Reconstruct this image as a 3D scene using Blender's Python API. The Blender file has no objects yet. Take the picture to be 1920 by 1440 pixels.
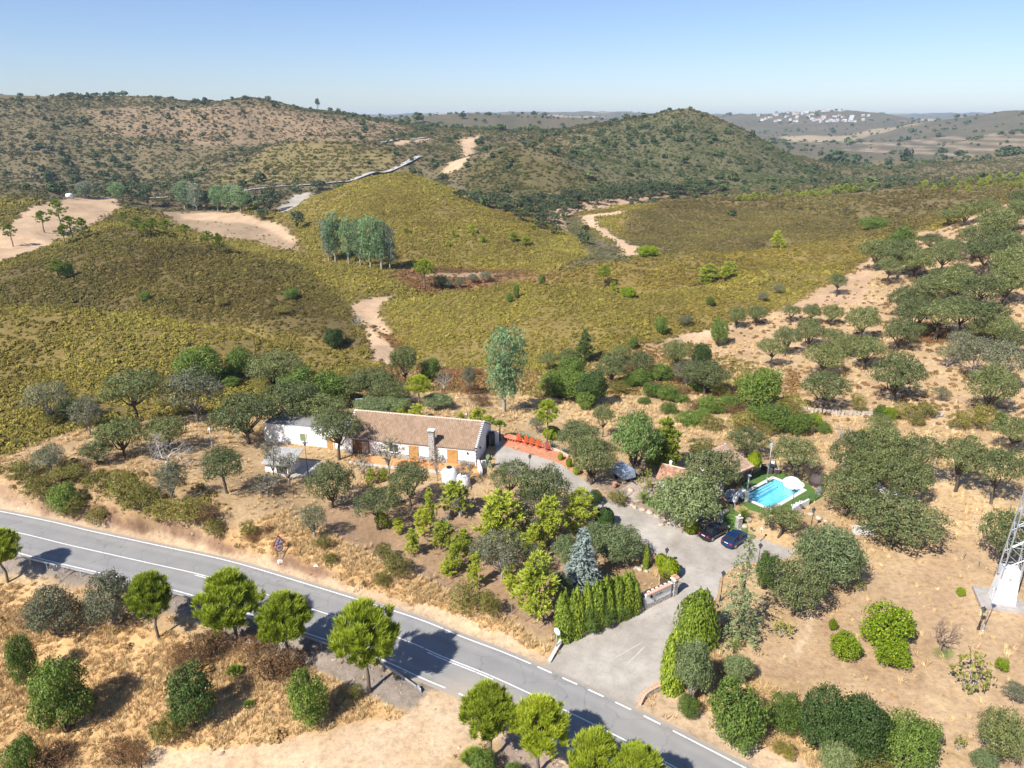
import bpy, bmesh, math, random
import numpy as np
from mathutils import Vector, Matrix
R = math.radians
scene = bpy.context.scene
# ---------------------------------------------------------------- camera: on a drone 50 m above the road
cam_d = bpy.data.cameras.new('camera'); cam = bpy.data.objects.new('camera', cam_d); scene.collection.objects.link(cam)
cam.location = (0, 0, 50); cam.rotation_euler = (R(90 - 20.5136), 0, 0)
cam_d.sensor_fit = 'HORIZONTAL'; cam_d.sensor_width = 36; cam_d.lens = 36 * 1331 / 1920
cam_d.clip_start = .5; cam_d.clip_end = 60000
scene.camera = cam
# ---------------------------------------------------------------- daylight
SUN_EL, SUN_AZ = 45.5, math.degrees(math.atan2(-.685, -.728))      # from behind and left of the camera
world = bpy.data.worlds.new('World'); scene.world = world; world.use_nodes = True
wn = world.node_tree; wn.nodes.clear()
sky = wn.nodes.new('ShaderNodeTexSky'); sky.sky_type = 'NISHITA'; sky.sun_disc = False
sky.sun_elevation = R(SUN_EL); sky.sun_rotation = R(SUN_AZ)
sky.altitude = 350; sky.air_density = 1.0; sky.dust_density = 0.5; sky.ozone_density = 1.6
bg = wn.nodes.new('ShaderNodeBackground'); bg.inputs['Strength'].default_value = 0.078
wo = wn.nodes.new('ShaderNodeOutputWorld')
tint = wn.nodes.new('ShaderNodeMix'); tint.data_type = 'RGBA'; tint.blend_type = 'MULTIPLY'; tint.inputs[0].default_value = 1; tint.inputs[7].default_value = (.84, .91, 1.15, 1)   # camera white balance
wn.links.new(sky.outputs[0], tint.inputs[6]); wn.links.new(tint.outputs[2], bg.inputs[0]); wn.links.new(bg.outputs[0], wo.inputs[0])
sun_d = bpy.data.lights.new('sun', 'SUN'); sun_d.energy = 4.8; sun_d.angle = R(.53); sun_d.color = (1, .955, .88)
sun = bpy.data.objects.new('sun', sun_d); scene.collection.objects.link(sun)
_d = Vector((math.sin(R(SUN_AZ)) * math.cos(R(SUN_EL)), math.cos(R(SUN_AZ)) * math.cos(R(SUN_EL)), math.sin(R(SUN_EL))))
sun.rotation_euler = _d.to_track_quat('Z', 'Y').to_euler(); sun.location = (0, -20, 90)
vs = scene.view_settings; vs.view_transform = 'Standard'; vs.look = 'None'; vs.exposure = 0.72; vs.gamma = 1; vs.use_curve_mapping = False
scene.render.engine = 'CYCLES'
cy = scene.cycles; cy.use_denoising = True; cy.max_bounces = 8; cy.diffuse_bounces = 4; cy.glossy_bounces = 2
cy.transparent_max_bounces = 12; cy.volume_bounces = 1; cy.use_adaptive_sampling = True; cy.adaptive_threshold = .02
cy.caustics_reflective = False; cy.caustics_refractive = False
try: cy.denoiser = 'OPENIMAGEDENOISE'
except Exception: pass

# ---------------------------------------------------------------- survey data (world metres, camera mast at x=0 y=0)
CP = [(-67.2,80.7,0),(-58.3,77.6,0),(-50.2,75.2,0),(-42.3,72.4,0),(-34.6,69.2,0),(-27.4,66.1,0),(-20.7,63.0,0),(-14.5,60.5,0),(-8.6,57.7,0),(-3.1,55.1,0),(2.0,52.3,0),(11.1,46.8,0),(19.0,42.6,0),(6.7,49.8,0),(15.1,44.4,0),(-69.1,83.6,0.03),(-51.6,77.8,0.03),(-35.9,72.3,0.03),(-21.8,67.5,0.03),(-12.5,63.6,0.03),(-5.9,60.0,0.03),(2.1,55.8,0.03),(10.3,50.2,0.03),(19.4,43.8,0.03),(-62.2,75.3,-0.05),(-47.6,70.3,-0.05),(-32.8,64.5,-0.05),(-22.8,60.1,-0.05),(-13.6,55.9,-0.05),(-5.9,51.7,-0.05),(1.8,46.9,-0.05),(7.5,43.6,-0.05),(-41.5,47.9,-5),(-51.6,56.1,-4.3),(-34.4,54.4,-2.6),(-31.0,46.7,-3.6),(-22.9,51.4,-1.6),(-16.6,46.5,-0.9),(-7.2,44.9,-0.3),(-52.4,65.3,-1.8),(-57.4,65.6,-2),(-43.9,62.7,-1.8),(-27.9,58.4,-1.3),(-21.3,56.4,-1.2),(-13.4,51.9,-0.5),(-0.4,43.8,-0.3),(6.1,43.3,-0.3),(-9.5,48.7,-0.2),(-21.0,45.3,-2),(-70.0,85.6,2.0),(-61.6,83.8,2.2),(-52.7,80.7,2.2),(-44.1,77.2,2.2),(-36.6,74.9,2.1),(-29.4,72.9,1.9),(-25.1,71.0,1.7),(-20.8,68.8,1.5),(-12.4,65.4,1),(-3.3,60.9,0.7),(2.2,58.0,0.4),(-69.7,84.5,0.15),(-61.0,82.2,0.15),(-52.3,79.2,0.15),(-44.0,76.1,0.15),(-36.2,73.3,0.15),(-30.3,71.2,0.15),(-24.6,68.7,0.15),(-5.3,93.9,2),(-12.8,95.8,2),(-19.5,97.6,2),(-25.5,98.9,2),(-31.7,94.6,2.1),(-37.1,94.4,2.2),(-30.2,89.5,2),(-3.0,89.0,1.8),(-1.6,96.2,2),(-17.8,78.9,1.5),(-25.0,80.7,2),(-7.2,74.8,1),(2.4,67.9,0.6),(-49.0,87.8,2.9),(-60.8,89.2,3),(-72.1,89.2,3),(-45.1,96.8,2.6),(2.7,59.2,0.4),(7.4,56.5,0.02),(12.0,52.3,0.02),(5.4,57.6,0.1),(10.6,60.3,0.15),(13.3,60.3,0.15),(17.5,67.3,0.3),(22.2,69.2,0.35),(15.5,62.7,0.25),(22.2,74.4,0.5),(16.1,76.6,0.6),(13.5,82.4,1),(9.0,88.8,1.5),(3.2,94.6,1.9),(8.0,96.2,2),(0.0,101.8,2),(35.9,86.2,1.7),(33.5,90.0,1.7),(41.1,90.0,1.7),(41.6,85.6,1.6),(31.3,82.9,1.5),(27.4,90.2,1.6),(21.6,87.6,1.3),(17.7,86.3,1.2),(27.0,80.1,0.8),(33.1,77.5,0.8),(39.0,68.3,1),(39.7,57.9,0.8),(49.7,61.2,1.5),(27.8,54.5,0.5),(29.2,46.3,0.5),(42.5,45.9,1),(17.8,49.6,0.2),(14.3,51.6,0.1),(23.8,58.3,0.5),(28.8,65.0,0.6),(59.7,78.0,3.6),(53.1,84.2,2.4),(50.6,94.4,2),(58.9,71.5,3.2),(49.3,70.6,1.6),(-12.6,119.0,0.3),(-1.9,115.4,0.8),(11.8,120.9,-1),(4.5,140.3,-2.5),(-13.5,154.0,-5),(-3.2,132.9,-2),(21.6,141.7,-3),(34.3,148.4,-3),(22.6,114.9,0),(-53.5,117.3,1),(-65.2,112.6,2),(-76.9,109.3,2.4),(-34.0,115.8,0.6),(-26.1,123.5,-0.5),(31.4,112.5,0),(46.3,130.1,-1.5),(36.4,132.9,-2),(49.6,111.9,0.3),(61.0,117.1,0.6),(76.8,120.3,2.4),(76.6,104.9,3.4),(65.6,108.0,2),(71.6,90.9,3.8),(-132.0,178.0,3.65),(-111.2,178.0,4.08),(-89.0,174.0,2.62),(-67.7,170.0,0.28),(-46.5,164.0,-2.8),(-33.9,158.0,-5.09),(-95.4,139.0,0.36),(-74.6,142.0,0.49),(-59.2,146.0,-0.91),(-85.9,109.0,1.58),(-76.2,108.0,2.02),(-47.9,146.0,-3.38),(-111.8,148.0,3.33),(-89.4,150.0,3.93),(-72.5,151.0,2.38),(-153.9,208.0,-7),(-126.7,203.0,-9),(-100.1,196.0,-9.5),(-83.9,193.0,-10),(-70.4,188.0,-10),(-51.0,180.0,-9.5),(-41.3,174.0,-8),(-155.1,222.0,-3.95),(-143.0,216.0,-4.19),(-105.1,206.0,-4.13),(-70.2,196.0,-5.42),(-52.4,186.0,-5.61),(-38.2,173.0,-5.27),(-206.3,285.0,-4.33),(-193.0,300.0,-0.44),(-175.6,312.0,6.06),(-148.1,302.0,4.59),(-117.2,290.0,0.6),(-83.0,275.0,-3.05),(-59.7,262.0,-5.54),(-41.2,245.0,-6.67),(-131.9,246.0,1.61),(-88.8,228.0,-1.85),(-158.1,242.0,-1.3),(-60.8,220.0,-3.46),(-135.4,274.0,3.32),(-198.2,352.0,-11),(-166.8,340.0,-11),(-130.2,322.0,-11),(-90.4,300.0,-12),(-228.0,315.0,-6),(-183.3,470.0,-7.67),(-101.3,338.0,-8.84),(-181.8,440.0,-7.17),(-228.0,470.0,-5.98),(-65.3,298.0,-9.3),(-230.1,340.0,-1.62),(-224.5,312.0,-4.32),(-267.7,440.0,0.75),(-250.4,450.0,1.24),(-284.9,420.0,8.97),(-307.1,440.0,11.05),(-155.0,480.0,-5.44),(-127.4,420.0,-7.62),(-351.8,520.0,-4),(-36.0,298.0,-8.62),(-2.3,298.0,-10.89),(33.2,315.0,-9.57),(49.1,345.0,-10.06),(-118.4,450.0,3.81),(-91.4,450.0,12.38),(-63.7,440.0,16.91),(-34.5,430.0,7.99),(-3.0,400.0,-1.97),(25.1,375.0,-6.94),(42.5,355.0,-9.68),(-54.8,372.0,4.36),(-49.2,330.0,-2.54),(-2.5,332.0,-5.32),(-91.9,388.0,-3.23),(-28.7,352.0,-0.86),(-59.7,410.0,11.4),(-70.8,490.0,-6),(-130.1,495.0,-8),(-37.7,470.0,-9),(-3.2,440.0,-12),(-22.9,520.0,-10),(22.8,440.0,-12),(55.4,540.0,-8.51),(15.2,520.0,-8.2),(122.7,580.0,-6.66),(69.9,410.0,-9.24),(56.5,480.0,-8.89),(57.6,350.0,-9.63),(-24.0,168.0,-7.17),(-7.6,160.0,-5.79),(18.3,165.0,-6.15),(40.5,178.0,-4.67),(64.9,190.0,-2.2),(-34.1,205.0,-4.68),(-18.2,216.0,-1.65),(0.0,226.0,-0.52),(20.4,223.0,-0.71),(40.1,218.0,-2.12),(58.7,226.0,-2.27),(91.3,246.0,-0.26),(126.2,262.0,1.04),(-1.4,181.0,-1.18),(26.8,181.0,-1.18),(59.8,199.0,-0.71),(-1.6,203.0,-0.13),(21.6,200.0,-0.18),(18.4,270.0,-5.58),(40.1,280.0,-2.95),(72.8,285.0,-1.32),(110.1,300.0,-1.78),(153.5,322.0,-0.08),(-20.2,240.0,-11),(7.5,247.0,-13),(35.3,243.0,-12.5),(64.7,250.0,-10.5),(99.8,270.0,-6.5),(44.5,312.0,-12),(82.1,322.0,-12),(124.9,342.0,-11),(201.2,400.0,-6),(-31.9,258.0,-8.67),(-12.5,275.0,-9.35),(-47.5,238.0,-7.84),(-41.8,207.0,-6.87),(-34.2,181.0,-7.08),(-28.0,160.0,-5.79),(73.9,340.0,-8.68),(115.8,352.0,-8.66),(149.4,372.0,-6.48),(71.3,440.0,-4.62),(99.9,470.0,-1.6),(139.6,490.0,-0.3),(183.0,480.0,-3.72),(199.2,450.0,-8.47),(270.2,500.0,-0.62),(236.1,600.0,-7.34),(333.4,620.0,-4.01),(399.4,620.0,2.5),(118.3,410.0,-6.25),(152.3,535.0,-11),(108.7,512.0,-11),(107.9,145.9,4),(124.7,172.8,8),(145.7,206.8,14),(116.7,193.5,6),(92.6,172.9,2.5),(71.0,167.7,-1.5),(92.6,149.0,3),(78.2,122.6,2),(93.5,124.0,3.6),(81.3,195.1,-0.5),(110.1,226.4,2),(184.5,268.0,20.96),(170.1,275.0,15.86),(152.8,278.0,8.81),(135.5,262.0,4.39),(275.0,400.0,2),(220.9,380.0,-3),(-32.7,560.0,-6.69),(16.9,580.0,-4.61),(85.6,620.0,-4.88),(158.1,640.0,-5.75),(266.5,680.0,-6.85),(-46.1,640.0,9.85),(-4.7,665.0,25.11),(42.0,650.0,15.93),(74.0,640.0,3.2),(219.8,950.0,59.36),(162.1,960.0,50.0),(115.2,960.0,41.75),(260.9,950.0,48.12),(310.9,930.0,23.36),(349.1,900.0,-0.26),(362.5,850.0,-12.16),(163.6,790.0,19.36),(217.7,780.0,14.45),(252.1,760.0,-0.3),(300.6,1300.0,5),(400.1,1200.0,-20),(167.5,1250.0,20),(-5.7,800.0,8),(-701.7,1050.0,80.12),(-592.6,1050.0,77.41),(-497.7,1080.0,72.6),(-407.7,1080.0,69.09),(-351.7,1050.0,73.33),(-302.7,1080.0,62.05),(-216.6,1100.0,51.45),(-139.8,1100.0,39.09),(-436.3,700.0,-6.07),(-499.7,720.0,-2.65),(-316.5,660.0,-7.49),(-222.6,600.0,-4.38),(-489.1,850.0,28.51),(-368.3,850.0,28.51),(-313.4,780.0,9.12),(-247.3,720.0,17.18),(-210.4,740.0,30.3),(-163.0,740.0,30.3),(-110.1,700.0,20.48),(-232.9,630.0,-0.46),(-164.2,630.0,1.74),(-120.1,640.0,5.42),(-113.4,640.0,2.31),(-87.6,720.0,17.18),(-51.4,800.0,18.98),(-50.5,950.0,32.35),(-55.3,700.0,10.91),(-479.4,960.0,51.26),(-308.1,950.0,44.98),(-789.8,1400.0,40),(-469.2,1400.0,35),(-275.4,1400.0,30),(-241.5,850.0,22),(-80.2,1900.0,50.0),(56.2,2000.0,59.21),(197.0,2000.0,50.0),(-116.0,1500.0,53.95),(201.4,1500.0,32.13),(-9.2,1300.0,25.84),(168.5,6000.0,89.45),(926.6,6000.0,89.45),(-885.5,6000.0,69.75),(1083.9,3500.0,47.69),(1327.3,3500.0,68.42),(1697.7,3500.0,59.22),(1671.0,3000.0,34.15),(1503.0,2400.0,50.0),(1481.8,2200.0,67.35),(1031.7,2800.0,-2.03),(1002.6,2200.0,-20.43),(628.1,1800.0,-7.62),(550.3,1300.0,-18.14),(547.3,1100.0,-22.81),(792.4,1500.0,-8.17),(885.1,1400.0,14.61),(965.8,1450.0,23.06),(604.2,1000.0,-9.28),(674.4,1000.0,-2.41),(394.8,850.0,-21.06),(4158.6,8000.0,86.84),(5001.5,8000.0,86.84),(2476.9,8000.0,50.0),(98.3,3500.0,20),(1972.0,5200.0,20),(3413.1,9000.0,20),(266.9,9500.0,30),(-1402.1,9500.0,30),(-1382.4,3000.0,20),(-4147.1,9000.0,20),(2971.4,4500.0,10),(7923.8,12000.0,20),(2004.1,3200.0,0),(-88.0,57.3,0),(-78.6,56.9,0),(-90.7,59.5,0.03),(-81.6,53.5,-0.05),(-53.8,33.5,-5),(-65.9,38.3,-4.3),(-69.4,46.9,-1.8),(-74.2,45.7,-2),(-92.2,61.1,2.0),(-83.6,61.9,2.2),(-91.6,60.2,0.15),(-82.6,60.5,0.15),(-95.2,63.9,3),(65.5,43.7,1.5),(54.1,31.3,1),(80.1,56.9,3.6),(77.4,50.9,3.2),(-105.8,81.7,2.4),(104.2,77.6,3.4),(95.2,65.7,3.8),(-178.7,131.1,3.65),(-132.2,104.6,0.36),(-114.2,78.8,1.58),(-104.7,80.7,2.02),(-150.5,108.4,3.33),(-208.5,153.2,-7),(-213.8,166.3,-3.95),(-200.4,164.1,-4.19),(-281.3,211.3,-4.33),(-273.0,229.6,-0.44),(-222.5,184.5,-1.3),(-310.9,233.6,-6),(-320.3,256.8,-1.62),(-306.7,231.7,-4.32),(-385.8,341.2,0.75),(-396.3,317.0,8.97),(-423.4,329.6,11.05),(-489.8,392.8,-4),(564.8,474.3,2.5),(146.2,107.5,4),(170.2,128.3,8),(200.3,154.5,14),(126.0,90.8,3.6),(255.4,201.5,20.96),(380.9,300.9,2),(-980.6,795.7,80.12),(-623.7,539.8,-6.07),(-690.1,540.2,-2.65),(2145.2,1848.6,50.0),(2065.7,1663.8,67.35),(1259.3,1075.9,14.61),(1351.1,1099.8,23.06),(939.8,756.0,-2.41),(7142.3,6164.6,86.84),(4168.5,3420.9,10),(11116.1,9122.4,20),(2860.2,2464.8,0),(0,25,-1),(-25,20,-3),(25,20,-1),(0,10,-1.5)]
ROAD = [(-104.77,90.77),(-84.83,85.22),(-65.13,79.44),(-55.39,76.13),(-44.83,72.7),(-34.91,69.41),(-23.41,64.48),(-12.1,59.42),(-6.77,56.41),(-1.68,53.68),(4.81,49.64),(9.71,46.36),(12.89,44.04),(18.21,40.1),(24.35,35.37)]
LEVELLED = [(-14.41,100.55,11.5,6.5,2.0,-0.2178,4.0),(-30.77,103.66,7.0,5.0,2.0,-0.2178,4.0),(35.77,86.25,6.8,6.8,1.7,0.75,3.0)]
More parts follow.
